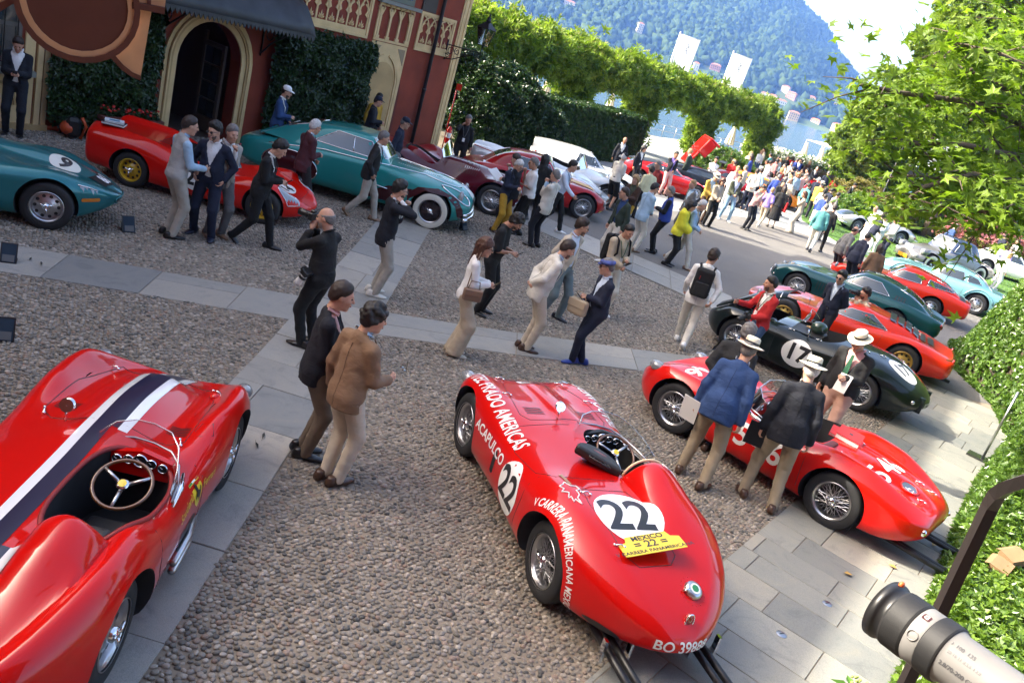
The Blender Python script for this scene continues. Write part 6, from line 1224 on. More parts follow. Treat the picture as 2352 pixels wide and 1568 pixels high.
 if legs[0]=='skirt':
  def fl_(P):return smax(smax(tube_el(P,pelv+np.array([0,0,0.08]),pelv+np.array([0,0,-0.62]),np.array([1.,0,0]),(0.15,0.11),(0.27,0.25))+0.012*np.sin(np.arctan2(P[...,1],P[...,0])*14)*np.clip((0.95-P[...,2])*2,0,1),P[...,2]-pelv[2]-0.12,0.01),-(P[...,2]-pelv[2]+0.58),0.01)
  V,F=surfnet(fl_,(-0.36,-0.36,pelv[2]-0.66),(0.36,0.36,pelv[2]+0.2),vx)
 else:
  wd=legs[0]=='wide';upto=0.48 if legs[0]=='shorts' else 1.0;r=(0.094,0.068,0.052)if not wd else(0.100,0.098,0.115)
  V,F=surfnet(lambda P:smax(smax(legsdf(P,0.006,r,upto)+fold(P,0.0026),P[...,2]-pelv[2]-0.125,0.01),-(P[...,2]-0.035),0.008),llo-np.array([0.02,0.02,0]),lhi+np.array([0.02,0.02,0.1]),vx)
 smoothmesh('skirt' if legs[0]=='skirt' else('shorts' if legs[0]=='shorts' else 'trousers'),[(V*s,F,0)],[lc],root)
 sv,sf=tpl('shoe',shoe_sdf,(-0.13,-0.08,-0.03),(0.25,0.08,0.14),0.0165);smat=plain('shoe_'+shoes,CLR.get(shoes,(0.05,0.03,0.02)),0.4,coat=0.15)
 for sg in(1,-1):
  hp,k,a,fyaw,back=G[sg];M=rotz(R_(fyaw))@(roty(R_(38))if back else np.eye(3));smoothmesh('shoe',[((sv@M.T+np.array([a[0]-0.02,a[1],0.055 if back else 0.0]))*s,sf,0)],[smat],root)
 def hat_part(name,mb,mat,smooth=True):
  o=mb.obj(name,mat,root,smooth);V_=np.array([v.co for v in o.data.vertices]);V_=(V_@HR.T+headc)*s;o.data.vertices.foreach_set('co',V_.astype(np.float32).ravel());o.data.update();return o
 if hat=='panama' or hat=='straw':
  rim=MB();n=28;pr=[(0.083,0.0),(0.085,0.055),(0.080,0.092),(0.060,0.104),(0.030,0.094),(0.002,0.088)]
  rim.lathe(pr,n,'z',(-0.012,0,0.065));rim.V=[(x*1.10+0.0,y*0.96,z-0.25*(0.0))for x,y,z in rim.V];hat_part('hat_crown',rim,M_STRAW)
  br=MB().lathe([(0.082,0.004),(0.12,-0.004),(0.152,-0.012),(0.160,-0.006),(0.152,-0.006),(0.12,0.002),(0.082,0.010)],n,'z',(-0.012,0,0.068));br.V=[(x*1.08,y*0.98,z-abs(x+0.012)*0.10+abs(y)*0.06)for x,y,z in br.V];hat_part('hat_brim',br,M_STRAW)
  bd=MB().lathe([(0.086,0.002),(0.088,0.034),(0.0875,0.036)],n,'z',(-0.012,0,0.072));bd.V=[(x*1.10,y*0.96,z)for x,y,z in bd.V];hat_part('hat_band',bd,M_BLACK)
 elif hat in('cap','whitecap','navycap','flatcap','greycap'):
  cm={'cap':CL('black'),'whitecap':CL('white'),'navycap':CL('navy'),'greycap':CL('lgrey'),'flatcap':plain('tartan_blue',(0.05,0.07,0.24),0.8,var=0.5,vscale=22)}[hat]
  hat_part('cap_crown',MB().lathe([(0.098,0.0),(0.100,0.03),(0.088,0.070),(0.055,0.095),(0.002,0.102)]if hat!='flatcap' else[(0.098,0.0),(0.125,0.02),(0.120,0.045),(0.07,0.068),(0.002,0.074)],20,'z',(-0.012,0,0.045)),cm)
  pk=MB();pts=[(0.07+(0.10 if hat!='flatcap' else 0.07)*math.cos(a),0.078*math.sin(a),0.055-0.02*math.cos(a))for a in np.linspace(-1.5,1.5,11)];pk.add(pts+[(x,y,z+0.006)for x,y,z in pts],[tuple(range(11))[::-1],tuple(range(11,22))]+[(i,i+1,i+12,i+11)for i in range(10)]);hat_part('cap_peak',pk,cm)
 if glasses:
  gl=MB();
  for sg in(1,-1):gl.ball((0.106,sg*0.034,0.006),(0.006,0.026,0.021),10,6)
  gl.tube([(0.108,-0.012,0.012),(0.108,0.012,0.012)],0.003,5)
  for sg in(1,-1):gl.tube([(0.104,sg*0.058,0.012),(0.0,sg*0.084,0.012)],0.003,5)
  if glasses=='clear':
   gl=MB()
   for sg in(1,-1):gl.tube([(0.106,sg*0.034+0.024*math.cos(a),0.006+0.019*math.sin(a))for a in np.linspace(0,6.28,14)],0.0032,5,False);gl.tube([(0.104,sg*0.058,0.012),(0.0,sg*0.084,0.012)],0.003,5)
  o=hat_part('glasses',gl,M_SUNG);o['kind']='stuff'
 W=Matrix.Translation((loc.x,loc.y,0))@Matrix.Rotation(R_(yaw),4,'Z')
 wl,wr=Vector(A[1][1]*s),Vector(A[-1][1]*s);info=dict(W=W,l=W@wl,r=W@wr,head=W@Vector(headc*s),root=root,fw=(W.to_3x3()@Vector(fw)),chest=W@Vector(chest*s),pelv=W@Vector(pelv*s),s=s,yaw=yaw)
 return info
G1='visitors in the courtyard';G2='visitors on the road and lawn'
Pn={}
def zb_(x,y):return(1004.9+0.1953*x,298.6+0.1953*y)
def za_(x,y):return(1435.5+0.2442*x,344.5+0.2442*y)
def zc_(x,y):return(1837.4+0.2197*x,373.2+0.2197*y)
def per(key,label,px,**k):k.setdefault('group',G1);Pn[key]=person('person '+label,px,**k)
J,T_,W_='jacket','trousers','walk'
per('dark','in a midnight blazer and brown-grey trousers on the stone path',(772,650),h=1.80,yaw=15,top=(J,'midnight','pink'),legs=(T_,'taupe'),shoes='black',hair=('short','brown'),arms=('low','low'),stance='together',build=1.06,lean=2)
per('brown','with dark curls in a tan-brown jacket and cream trousers',(845,703),h=1.80,yaw=55,hyaw=-25,top=(J,'tan','lblue'),legs=(T_,'cream'),shoes='brown',hair=('curly','black'),arms=('down','gesture'),stance='together')
per('photog','in black denim aiming a camera, second camera at the hip',(770,488),h=1.76,yaw=165,top=('shirt','black'),legs=(T_,'black'),shoes='black',hair=('bald','grey'),beard='grey',arms=('cam','cam'),hyaw=10,build=1.1,lean=4)
per('phone','in a navy blazer and khaki trousers holding a phone to the ear',(915,419),h=1.80,yaw=25,top=(J,'midnight','white'),legs=(T_,'stone'),shoes='offwhite',hair=('thick','black'),arms=('chin','ear'),glasses='clear',beard='black',lean=0)
per('vest','in a pale grey gilet over a blue shirt gesturing with one hand',(425,269),h=1.84,yaw=50,top=('vest','lgrey','lblue'),legs=(T_,'stone'),shoes='black',hair=('short','brown'),arms=('low','gesture'),hyaw=-15)
per('behindvest','hidden behind the gilet wearer in a pale jacket and brown shoes',(432,292),h=1.80,yaw=-40,top=(J,'stone','white'),legs=(T_,'grey'),shoes='tan',hair=('short','grey'),arms=('chin','down'),pos=(-5.0,12.35))
per('sun','in a navy suit, open white shirt and sunglasses',(503,285),h=1.80,yaw=-85,top=('openjacket','navy','white'),legs=(T_,'navy'),shoes='navy',hair=('thick','black'),arms=('pocket','pocket'),glasses='sun',beard='black',stance='wide',build=1.05,hyaw=-20)
per('blackphone','all in black striding along while reading a phone',(622,315),h=1.78,yaw=8,top=(J,'black','white'),legs=(T_,'black'),shoes='black',hair=('thick','black'),arms=('hold','hold'),stance='walk',hpitch=28,lean=6)
per('maroon','with white hair in a maroon checked jacket beside the turquoise coupe',(716,276),h=1.78,yaw=48,top=(J,'maroon','pblue'),legs=(T_,'charcoal'),shoes='black',hair=('short','white'),arms=('low','hold'),hpitch=14,glasses='clear')
per('whitecap','in a white cap and navy jacket by the villa hedge',(652,198),h=1.78,yaw=5,top=(J,'blue','white'),legs=(T_,'charcoal'),shoes='black',hair=('short','black'),hat='whitecap',arms=('low','hold'),beard='black')
per('window','in a navy blazer and white shirt by the villa window reading a phone',(45,82),h=1.80,yaw=-60,top=('openjacket','midnight','white'),legs=(T_,'midnight'),shoes='black',hair=('short','brown'),arms=('hold','hold'),hpitch=28,pos=None,skin=1)
per('walker','in a charcoal jacket and grey trousers striding past the turquoise coupe',(871,301),h=1.80,yaw=12,top=(J,'charcoal','white'),legs=(T_,'stone'),shoes='tan',hair=('short','grey'),arms=('pocket','pocket'),stance='walk',lean=6)
per('navycap','in a navy cap behind the turquoise coupe',(843,296),h=1.76,yaw=0,top=('shirt','navy'),legs=(T_,'grey'),shoes='black',hair=('short','grey'),hat='navycap',pos=(-3.9,19.3))
per('ochre','in an ochre sweater against the villa wall',(947,236),h=1.76,yaw=-30,top=('sweater','mustard'),legs=(T_,'black'),shoes='black',hair=('short','black'),skin=2,pos=(-5.35,22.55))
per('puffer','in a navy puffer and cap with white trousers walking along the villa wall',(943,253),h=1.76,yaw=10,top=('sweater','midnight'),legs=(T_,'stone'),shoes='black',hair=('short','brown'),hat='navycap',arms=('low','hold'),stance='walk',pos=(-5.2,21.75))
per('badge','all in black with a badge, phoning in front of the laurel',(1077,266),h=1.80,yaw=-75,top=('shirt','black'),legs=(T_,'black'),shoes='black',hair=('short','grey'),arms=('down','ear'),lany='grey',skin=1,hyaw=15)
per('seated','in black with a sun hat sitting on the stone bench',(1172,268),h=1.70,yaw=-70,top=('blouse','black'),legs=('wide','black'),shoes='black',hair=('long','blond'),hat='straw',arms=('low','low'),stance='sit',sit=0.42)
per('tshirt','in a black T-shirt bent over a phone',(1165,478),h=1.78,yaw=-10,top=('tshirt','black'),legs=(T_,'black'),shoes='black',hair=('curly','black'),arms=('hold','hold'),hpitch=32,lean=8,beard='black',skin=1)
per('whitew','with long hair in a white blazer and wide beige trousers',(1106,547),h=1.70,yaw=8,top=('openjacket','white','beige'),legs=('wide','beige'),shoes='cream',hair=('long','auburn'),arms=('hold','hold'),glasses='sun',stance='together',build=0.88,hyaw=-8)
per('linen','stooping in an off-white linen jacket with hands behind the back',(1277,543),h=1.80,yaw=15,top=(J,'offwhite','pblue'),legs=(T_,'cream'),shoes='brown',hair=('short','brown'),arms=('back','back'),lean=14,hpitch=14,stance='together',beard='brown')
per('beige','with glasses in a beige blazer, lilac shirt and grey-blue trousers',(1331,503),h=1.80,yaw=-38,top=('openjacket','cream','pblue'),legs=(T_,'bluegrey'),shoes='midnight',hair=('thick','brown'),arms=('back','back'),glasses='clear',beard='brown',hyaw=40,stance='wide')
per('sweater','in a beige sweater with a black rucksack and lanyard',(1441,513),h=1.76,yaw=-55,top=('sweater','beige'),legs=(T_,'offwhite'),shoes='white',hair=('short','black'),arms=('hold','low'),lany='green',hpitch=18,skin=1)
per('flatcap','in a tartan flat cap and navy suit with bright blue shoes',(1411,601),h=1.68,yaw=200,top=('openjacket','navy','pblue'),legs=(T_,'navy'),shoes='royal',hair=('short','grey'),hat='flatcap',arms=('hold','low'),glasses='sun',stance='cross',build=1.12,hyaw=-15)
per('rucksack','in white jacket and trousers seen from behind with a black rucksack',(1640,578),h=1.80,yaw=80,top=(J,'white',None),legs=(T_,'offwhite'),shoes='white',hair=('thick','brown'),arms=('swingf','swingb'),stance='walk',hyaw=-25,glasses='sun')
per('redj','in a red bomber jacket and blue jeans holding a camera',(1786,641),h=1.76,yaw=205,top=('openjacket','red','white'),legs=(T_,'jeans'),shoes='white',hair=('short','black'),arms=('low',(0.36,0.10,-0.22)),lany='green',skin=1,beard='black',hyaw=-20)
per('miura','in a navy suit and sunglasses with hands behind the back beside the orange coupe',(1942,626),h=1.78,yaw=228,top=(J,'navy','pblue'),legs=(T_,'midnight'),shoes='black',hair=('thick','black'),arms=('back','back'),glasses='sun',lean=4)
per('crouch','in beige crouching with a camera between the teal and orange coupes',(2000,666),h=1.76,yaw=190,top=('shirt','beige'),legs=(T_,'stone'),shoes='brown',hair=('thick','black'),arms=('cam','cam'),stance='crouch',crouch=0.38,glasses='clear',beard='black')
per('hat1','in a panama hat and bright blue blazer leaning over car 546',(1715,787),h=1.84,yaw=62,top=(J,'blue','pblue'),legs=(T_,'khaki'),shoes='brown',hair=('short','grey'),hat='panama',arms=('down','down'),lean=17,stance='wide',build=1.05)
per('behind1','with grey hair in a black sweater hidden behind the blue blazer',(1688,778),h=1.74,yaw=60,top=('sweater','charcoal'),legs=(T_,'midnight'),shoes='brown',hair=('thick','grey'),arms=('back','down'),lean=10,build=1.1,pos=(2.72,9.95))
per('hat2','in a panama hat and midnight blazer, back turned, by the cockpit of car 546',(1877,840),h=1.84,yaw=82,top=(J,'midnight','white'),legs=(T_,'khaki'),shoes='brown',hair=('short','white'),hat='panama',arms=('down','down'),lean=12,build=1.05,stance='wide')
per('hat3','in a panama hat with green tie and salmon trousers between cars 546 and 17',(1992,766),h=1.84,yaw=232,top=('openjacket','charcoal','pink'),legs=(T_,'salmon'),shoes='brown',hair=('short','grey'),hat='panama',beard='grey',tie='green',arms=('hold','down'),build=1.22,hyaw=-10,hpitch=22)
M2=dict(near=False,group=G2);MB2=dict(near=True,group=G1)
per('book1','with glasses, navy jacket and mustard trousers sharing a book',zb_(925,335),h=1.74,yaw=-30,top=(J,'navy','pblue'),legs=(T_,'mustard'),shoes='brown',hair=('short','white'),glasses='clear',arms=('hold','hold'),hpitch=24)
per('book2','in a midnight suit, back turned, holding a large open book',zb_(1000,306),h=1.82,yaw=165,top=(J,'midnight','white'),legs=(T_,'midnight'),shoes='black',hair=('short','brown'),arms=('hold','chin'),hpitch=20)
per('wpolo','in a white polo shirt and sunglasses filming with a phone',zb_(1190,351),h=1.80,yaw=195,top=('polo','white'),legs=(T_,'black'),shoes='black',hair=('short','grey'),glasses='sun',arms=('hold','chin'),skin=1,build=1.1)
per('curlyw','with long dark curls in black behind the white polo shirt',zb_(1285,310),h=1.74,yaw=100,top=('sweater','black'),legs=(T_,'black'),shoes='black',hair=('long','black'))
per('creamj','with grey hair in a cream linen jacket raising a phone',zb_(1395,482),h=1.78,yaw=150,top=(J,'offwhite','lblue'),legs=(T_,'midnight'),shoes='black',hair=('short','grey'),arms=('chin','chin'),lean=-6)
per('bshirt','in a pale blue shirt and black trousers pointing a phone at the red coupe',zb_(1545,356),h=1.80,yaw=-15,top=('shirt','pblue'),legs=(T_,'black'),shoes='white',hair=('thick','black'),arms=('down','reach'),stance='walk',lany='navy',lean=8)
per('shorts','in a black cap, grey polo shirt and black shorts',zb_(2190,281),h=1.80,yaw=50,top=('polo','offwhite'),legs=('shorts','black'),shoes='charcoal',hair=('short','white'),hat='cap',arms=('low','low'),glasses='sun')
per('oldnavy','in a navy suit and open white shirt in front of the clipped hedge',zb_(2210,90),h=1.74,yaw=-80,top=('openjacket','midnight','white'),legs=(T_,'midnight'),shoes='black',hair=('bald','grey'),skin=2,**M2)
per('greenj','in a dark green chequer-pocket jacket, blue shirt and white trousers',zb_(2255,701),h=1.80,yaw=215,top=('openjacket','dgreen','blue'),legs=(T_,'offwhite'),shoes='white',hair=('short','brown'),glasses='sun',arms=('down','down'),hyaw=-30)
per('leatherw','with long fair hair in a brown leather jacket',za_(125,246),h=1.70,yaw=240,top=('openjacket','brown','olive'),legs=(T_,'mustard'),shoes='brown',hair=('long','blond'),arms=('hold','hold'))
per('lemon','in a lemon sweater with a strap bag, back turned',za_(268,166),h=1.68,yaw=110,top=('sweater','lemon'),legs=(T_,'black'),shoes='black',hair=('curly','brown'),**M2)
per('redpolo','in a dark red polo shirt and sunglasses',za_(338,116),h=1.82,yaw=215,top=('polo','dred'),legs=(T_,'grey'),shoes='white',hair=('short','grey'),glasses='sun',skin=1,**M2)
per('lbj','in a pale blue linen jacket and cream trousers, back turned',za_(268,316),h=1.80,yaw=40,top=(J,'lblue','white'),legs=(T_,'offwhite'),shoes='tan',hair=('short','black'),arms=('low','low'),glasses='sun',hyaw=-20)
per('bvest','in a royal blue quilted vest and black trousers',za_(470,362),h=1.78,yaw=172,top=('vest','royal','midnight'),legs=(T_,'black'),shoes='black',hair=('short','grey'),arms=('hold','hold'),build=1.15)
per('yellow','with long dark hair in a loose bright yellow top',za_(602,471),h=1.72,yaw=-15,top=('cape','yellow'),legs=(T_,'black'),shoes='black',hair=('long','black'),arms=('low','low'),hpitch=18,lean=4)
per('lbtie','in a pale blue blazer with dark tie and white trousers',za_(707,466),h=1.78,yaw=-20,top=('openjacket','lblue','cream'),legs=(T_,'offwhite'),shoes='tan',hair=('short','white'),tie='charcoal',arms=('low','low'),stance='stride',hpitch=16)
per('lilac','in a navy jacket and lilac shirt adjusting glasses',za_(483,17),h=1.78,yaw=-70,top=('openjacket','midnight','purple'),legs=(T_,'pink'),shoes='brown',hair=('short','black'),arms=('low','chin'),skin=2,**M2)
per('dgreen','in a bottle green velvet jacket',za_(637,0),h=1.80,yaw=150,top=(J,'dgreen','white'),legs=(T_,'black'),shoes='black',hair=('short','blond'),**M2)
per('greysuit','in a grey suit and open blue shirt looking aside',za_(672,297),h=1.78,yaw=200,top=('openjacket','grey','lblue'),legs=(T_,'grey'),shoes='black',hair=('short','blond'),**M2)
per('crossed','in a white jacket with arms crossed',za_(865,71),h=1.76,yaw=-95,top=(J,'white',None),legs=(T_,'black'),shoes='black',hair=('thick','black'),arms=('cross','cross'),skin=1,**M2)
per('tancoat','in a cream hat and camel jacket looking at a phone',za_(850,214),h=1.82,yaw=-60,top=(J,'ochre','lblue'),legs=(T_,'brown'),shoes='brown',hair=('short','grey'),hat='straw',beard='grey',arms=('hold','low'),hpitch=24,**M2)
per('beigecoat','with auburn hair, beige coat over the shoulders and black trousers',za_(922,266),h=1.74,yaw=-75,top=('coat','beige','stone'),legs=(T_,'black'),shoes='black',hair=('bob','auburn'),glasses='sun',arms=('low','low'),**M2)
per('ljeans','in a dark green blazer and light jeans striding',za_(1082,232),h=1.80,yaw=-80,top=('openjacket','olive','pblue'),legs=(T_,'ljeans'),shoes='white',hair=('short','brown'),glasses='sun',stance='wide',arms=('low','low'),**M2)
per('wjack','in a white jacket and striped shirt',za_(1067,157),h=1.76,yaw=-90,top=('openjacket','white','pink'),legs=(T_,'white'),shoes='white',hair=('short','blond'),glasses='clear',**M2)
per('wback','in a cream jacket and navy trousers, hands behind the back',za_(1252,186),h=1.82,yaw=80,top=(J,'offwhite',None),legs=(T_,'navy'),shoes='brown',hair=('short','brown'),arms=('back','back'),**M2)
per('pinkj','in a pink jacket and black trousers taking a picture',za_(1287,327),h=1.74,yaw=-55,top=('openjacket','pink','cream'),legs=(T_,'midnight'),shoes='charcoal',hair=('short','brown'),arms=('hold','chin'),hpitch=16,lean=4,**M2)
per('purpleboy','in a purple polo shirt and beige chinos',za_(1392,361),h=1.58,yaw=60,top=('polo','purple'),legs=(T_,'beige'),shoes='white',hair=('short','blond'),stance='walk',build=0.9,**M2)
per('skirt','in a black patterned top and long black skirt',za_(1512,350),h=1.70,yaw=80,top=('sweater','charcoal'),legs=('skirt','black'),shoes='black',hair=('bob','brown'),**M2)
per('beigesuit','in a beige trouser suit with a short dark bob',za_(1717,401),h=1.72,yaw=170,top=('blouse','beige'),legs=('wide','cream'),shoes='beige',hair=('bob','auburn'),arms=('chin','down'),build=0.9,stance='together',**M2)
per('greysuit2','in a charcoal-grey suit, back turned, next to a royal blue shirt',za_(1440,217),h=1.80,yaw=60,top=(J,'grey',None),legs=(T_,'grey'),shoes='black',hair=('short','brown'),**M2)
per('royal','in a royal blue jacket',za_(1457,237),h=1.76,yaw=70,top=(J,'royal',None),legs=(T_,'midnight'),shoes='black',hair=('short','grey'),**M2)
per('creamt','in a cream T-shirt behind the patterned top',za_(1582,271),h=1.76,yaw=200,top=('tshirt','cream'),legs=(T_,'charcoal'),shoes='black',hair=('bald','brown'),glasses='sun',**M2)
per('brownj','in a brown jacket and sunglasses among the crowd',za_(1640,202),h=1.80,yaw=200,top=(J,'brown',None),legs=(T_,'charcoal'),shoes='black',hair=('short','brown'),glasses='sun',**M2)
per('lbs','in a light blue shirt with sunglasses among the crowd',za_(1585,214),h=1.76,yaw=190,top=('shirt','lblue'),legs=(T_,'navy'),shoes='black',hair=('short','black'),glasses='sun',**M2)
per('dpink','in a dusty pink shirt with rolled sleeves',za_(1432,86),h=1.84,yaw=20,top=('shirt','dpink'),legs=(T_,'black'),shoes='black',hair=('short','black'),skin=2,**M2)
per('blonde','with white-blonde hair in a red top',za_(1492,175),h=1.66,yaw=120,top=('blouse','red'),legs=(T_,'black'),shoes='black',hair=('long','blond'),**M2)
per('darkman','in a dark navy jacket by the lake wall',za_(1595,165),h=1.80,yaw=60,top=(J,'midnight',None),legs=(T_,'black'),shoes='black',hair=('short','black'),skin=2,**M2)
per('lbshirt2','in a sky-blue shirt behind the cream jacket',za_(1290,180),h=1.76,yaw=70,top=('shirt','lblue'),legs=(T_,'navy'),shoes='black',hair=('short','brown'),**M2)
per('browncoat','with fair hair in a long brown coat by the lake',za_(1742,106),h=1.72,yaw=-80,top=('coat','brown',None),legs=(T_,'black'),shoes='black',hair=('long','blond'),**M2)
per('dsuit','in a dark suit and tie standing alone near the lake wall',za_(1807,161),h=1.80,yaw=-80,top=(J,'midnight','white'),legs=(T_,'midnight'),shoes='black',hair=('bald','grey'),beard='grey',tie='navy',arms=('low','low'),**M2)
per('bsuitback','in a slate jacket, back turned, near the azaleas',za_(1922,206),h=1.80,yaw=80,top=(J,'navy',None),legs=(T_,'navy'),shoes='black',hair=('short','grey'),**M2)
per('tealshirt','in a teal shirt in front of the mustard jacket',za_(1732,316),h=1.76,yaw=40,top=('shirt','teal'),legs=(T_,'navy'),shoes='black',hair=('short','brown'),**M2)
per('mustard','in a straw hat and mustard jacket',za_(1857,304),h=1.84,yaw=60,top=(J,'ochre',None),legs=(T_,'midnight'),shoes='black',hair=('short','grey'),hat='straw',arms=('hold','hold'),**M2)
per('longblack','with long black hair in a cream blouse',za_(1892,362),h=1.70,yaw=60,top=('blouse','cream'),legs=(T_,'white'),shoes='white',hair=('long','black'),**M2)
per('bcap','in a black cap and navy shirt',za_(1947,361),h=1.76,yaw=30,top=('shirt','navy'),legs=(T_,'charcoal'),shoes='black',hair=('short','black'),hat='cap',**M2)
per('royal2','in a royal blue anorak crouching a little in the crowd',za_(1882,422),h=1.60,yaw=30,top=('sweater','royal'),legs=(T_,'white'),shoes='white',hair=('short','brown'),**M2)
per('gcap','in a grey cap and jacket at the edge of the lawn',za_(1957,462),h=1.74,yaw=50,top=(J,'lgrey',None),legs=(T_,'grey'),shoes='black',hair=('short','grey'),hat='greycap',**M2)
per('greyj3','with black hair in a grey jacket at the edge of the lawn',za_(2002,402),h=1.70,yaw=20,top=(J,'grey',None),legs=(T_,'grey'),shoes='black',hair=('short','black'),**M2)
per('whitehair','with white hair in a navy jacket near the azaleas',za_(1827,264),h=1.74,yaw=60,top=(J,'navy',None),legs=(T_,'navy'),shoes='black',hair=('short','white'),**M2)
per('tealj','in a teal jacket and white trousers walking',za_(1902,516),h=1.78,yaw=70,top=(J,'teal',None),legs=(T_,'offwhite'),shoes='navy',hair=('short','grey'),stance='walk',**M2)
per('blackw','in a black jacket with white shoulder stripe walking away',za_(1972,521),h=1.80,yaw=55,top=(J,'black',None),legs=(T_,'black'),shoes='black',hair=('short','brown'),stance='stride',lean=10,arms=('swingb','swingf'),**M2)
per('greylean','in a grey suit leaning towards the scarlet coupe',za_(2127,706),h=1.78,yaw=20,top=(J,'grey',None),legs=(T_,'charcoal'),shoes='black',hair=('bald','brown'),lean=16,glasses='sun',group=G2)
per('navylean','in a navy suit leaning over the dark teal coupe',za_(2262,771),h=1.80,yaw=30,top=(J,'navy','white'),legs=(T_,'midnight'),shoes='black',hair=('short','black'),lean=14,group=G2)
per('bagman','in a black suit carrying a dark holdall across the lawn',za_(2142,306),h=1.80,yaw=-30,top=(J,'black','white'),legs=(T_,'black'),shoes='black',hair=('short','black'),hat='cap',arms=('low','low'),stance='walk',lean=12,**M2)
per('dress','with a grey-brown bob in a brown patterned dress',zc_(862,866),h=1.68,yaw=80,top=('blouse','pattern'),legs=('skirt','pattern'),shoes='brown',hair=('bob','brown'),pos=None,**M2)
per('bald1','bald in a white jacket beside the lawn',zc_(820,466),h=1.78,yaw=200,top=(J,'offwhite',None),legs=(T_,'white'),shoes='white',hair=None,glasses='clear',**M2)
per('curlnavy','with black curls in a navy blazer and white trousers',zc_(852,526),h=1.78,yaw=15,top=(J,'navy','white'),legs=(T_,'white'),shoes='white',hair=('curly','black'),lean=10,arms=('low','low'),**M2)
per('pastel','in a pastel scarf and white suit',zc_(922,551),h=1.72,yaw=215,top=('cardigan','pblue','lemon'),legs=(T_,'white'),shoes='white',hair=('short','grey'),glasses='sun',arms=('low','low'),**M2)
per('linen2','in a grey linen jacket and navy trousers near the vintage coupe',zc_(1040,581),h=1.80,yaw=200,top=(J,'lgrey',None),legs=(T_,'navy'),shoes='brown',hair=('short','brown'),arms=('low','down'),**M2)
per('lawnblue','with grey hair in a bright navy blazer striding over the lawn',zc_(1627,646),h=1.80,yaw=5,top=(J,'blue',None),legs=(T_,'stone'),shoes='brown',hair=('short','grey'),stance='walk',arms=('swingb','down'),glasses='sun',**M2)
per('rnavy','in a navy blazer and cream trousers by the white coupe',zc_(2150,751),h=1.80,yaw=20,top=(J,'navy','white'),legs=(T_,'offwhite'),shoes='brown',hair=('short','brown'),stance='walk',**M2)
per('rbeard','bearded in a light grey jacket and sunglasses by the white coupe',zc_(2300,816),h=1.80,yaw=200,top=(J,'stone','pblue'),legs=(T_,'stone'),shoes='brown',hair=('short','brown'),glasses='sun',beard='brown',**M2)
per('rblue','in a violet-blue shirt near the white coupe',zc_(2222,881),h=1.74,yaw=20,top=('shirt','purple'),legs=(T_,'white'),shoes='white',hair=('short','grey'),**M2)
per('rblond','with blonde hair in a white blouse near the white coupe',zc_(2195,951),h=1.62,yaw=20,top=('blouse','white'),legs=(T_,'white'),shoes='white',hair=('bob','blond'),**M2)
per('baldfar','bald in a light blue shirt by the loudspeaker pole',zc_(1105,231),h=1.78,yaw=-100,top=('shirt','lblue'),legs=(T_,'navy'),shoes='black',hair=None,**M2)
per('whitefar','in a white shirt by the loudspeaker pole',zc_(1190,246),h=1.76,yaw=200,top=('shirt','white'),legs=(T_,'navy'),shoes='black',hair=('short','brown'),**M2)
per('guard','in a peaked cap and dark uniform stooping over the shrub bed',zc_(832,301),h=1.76,yaw=190,top=(J,'black',None),legs=(T_,'black'),shoes='black',hair=('short','black'),hat='cap',lean=30,arms=('low','low'),**M2)
per('rblack','all in black bending by the pink rhododendron',zc_(2225,631),h=1.76,yaw=0,top=(J,'black',None),legs=(T_,'black'),shoes='black',hair=('short','black'),lean=25,**M2)
per('navyphone','in a navy suit reading a phone under the plane tree',zc_(590,88),h=1.76,yaw=230,top=(J,'navy','white'),legs=(T_,'navy'),shoes='black',hair=('bald','grey'),arms=('hold','hold'),**M2)
per('tree1','in a black jacket and cap below the plane tree',zc_(838,80),h=1.80,yaw=180,top=(J,'black',None),legs=(T_,'black'),shoes='black',hair=('short','black'),hat='cap',**M2)
per('tree2','in dark navy beside the black cap below the plane tree',zc_(855,112),h=1.72,yaw=190,top=(J,'midnight',None),legs=(T_,'black'),shoes='black',hair=('short','brown'),**M2)
per('lakeman','in a rust polo shirt and white shorts on the jetty',(1717,322),h=1.80,yaw=200,top=('polo','dred'),legs=('shorts','white'),shoes='white',hair=('short','brown'),**M2)
per('pergw','with dark hair in a navy jacket beside the raised clamshell',(1478,335),h=1.68,yaw=-40,top=('openjacket','midnight','white'),legs=(T_,'black'),shoes='black',hair=('bob','black'),**M2)
for i,(px_,c)in enumerate((((2232,470),'black'),((2262,478),'midnight'),((2290,470),'navy'))):per('far%d'%i,('in black','in midnight blue','in navy')[i]+' standing in the shade behind the far shrubs',px_,h=1.78,yaw=-60+40*i,top=(J,c,None),legs=(T_,'black'),shoes='black',hair=('short','black'),**M2)
CT=['white','navy','lblue','beige','charcoal','red','teal','lgrey','cream','royal','olive','pink'];CB=['black','khaki','jeans','offwhite','grey','navy','stone']
for i in range(34):
 kx=('jacket','shirt','sweater')[i%3];c1,c2=CT[i%12],CB[(i*3+i//12)%7];u_,v_=rng.random(),rng.random();y_=36+26*u_;x_=4.2+(y_-32)*0.30+(5.5-0.03*y_)*v_
 per('crowd%d'%i,'in a %s %s and %s trousers in the lakeside crowd'%(c1,kx,c2),(0,0),h=rng.uniform(1.62,1.84),pos=(x_,y_),yaw=rng.uniform(0,360),top=(kx,c1,'white')if kx=='jacket' else(kx,c1),legs=(T_,c2),shoes='black',hair=(('short','brown'),('short','black'),('bob','blond'),('short','grey'),('long','brown'))[i%5],arms=(('down','low'),('low','hold'),('down','down'),('back','back'))[i%4],skin=i%4,**M2)
def prop(name,label,cat,loc,rz=0,tilt=(0,0),group=None):
 t=thing(name,label,cat,loc,0,group);t.rotation_euler=(R_(tilt[0]),R_(tilt[1]),R_(rz));return t
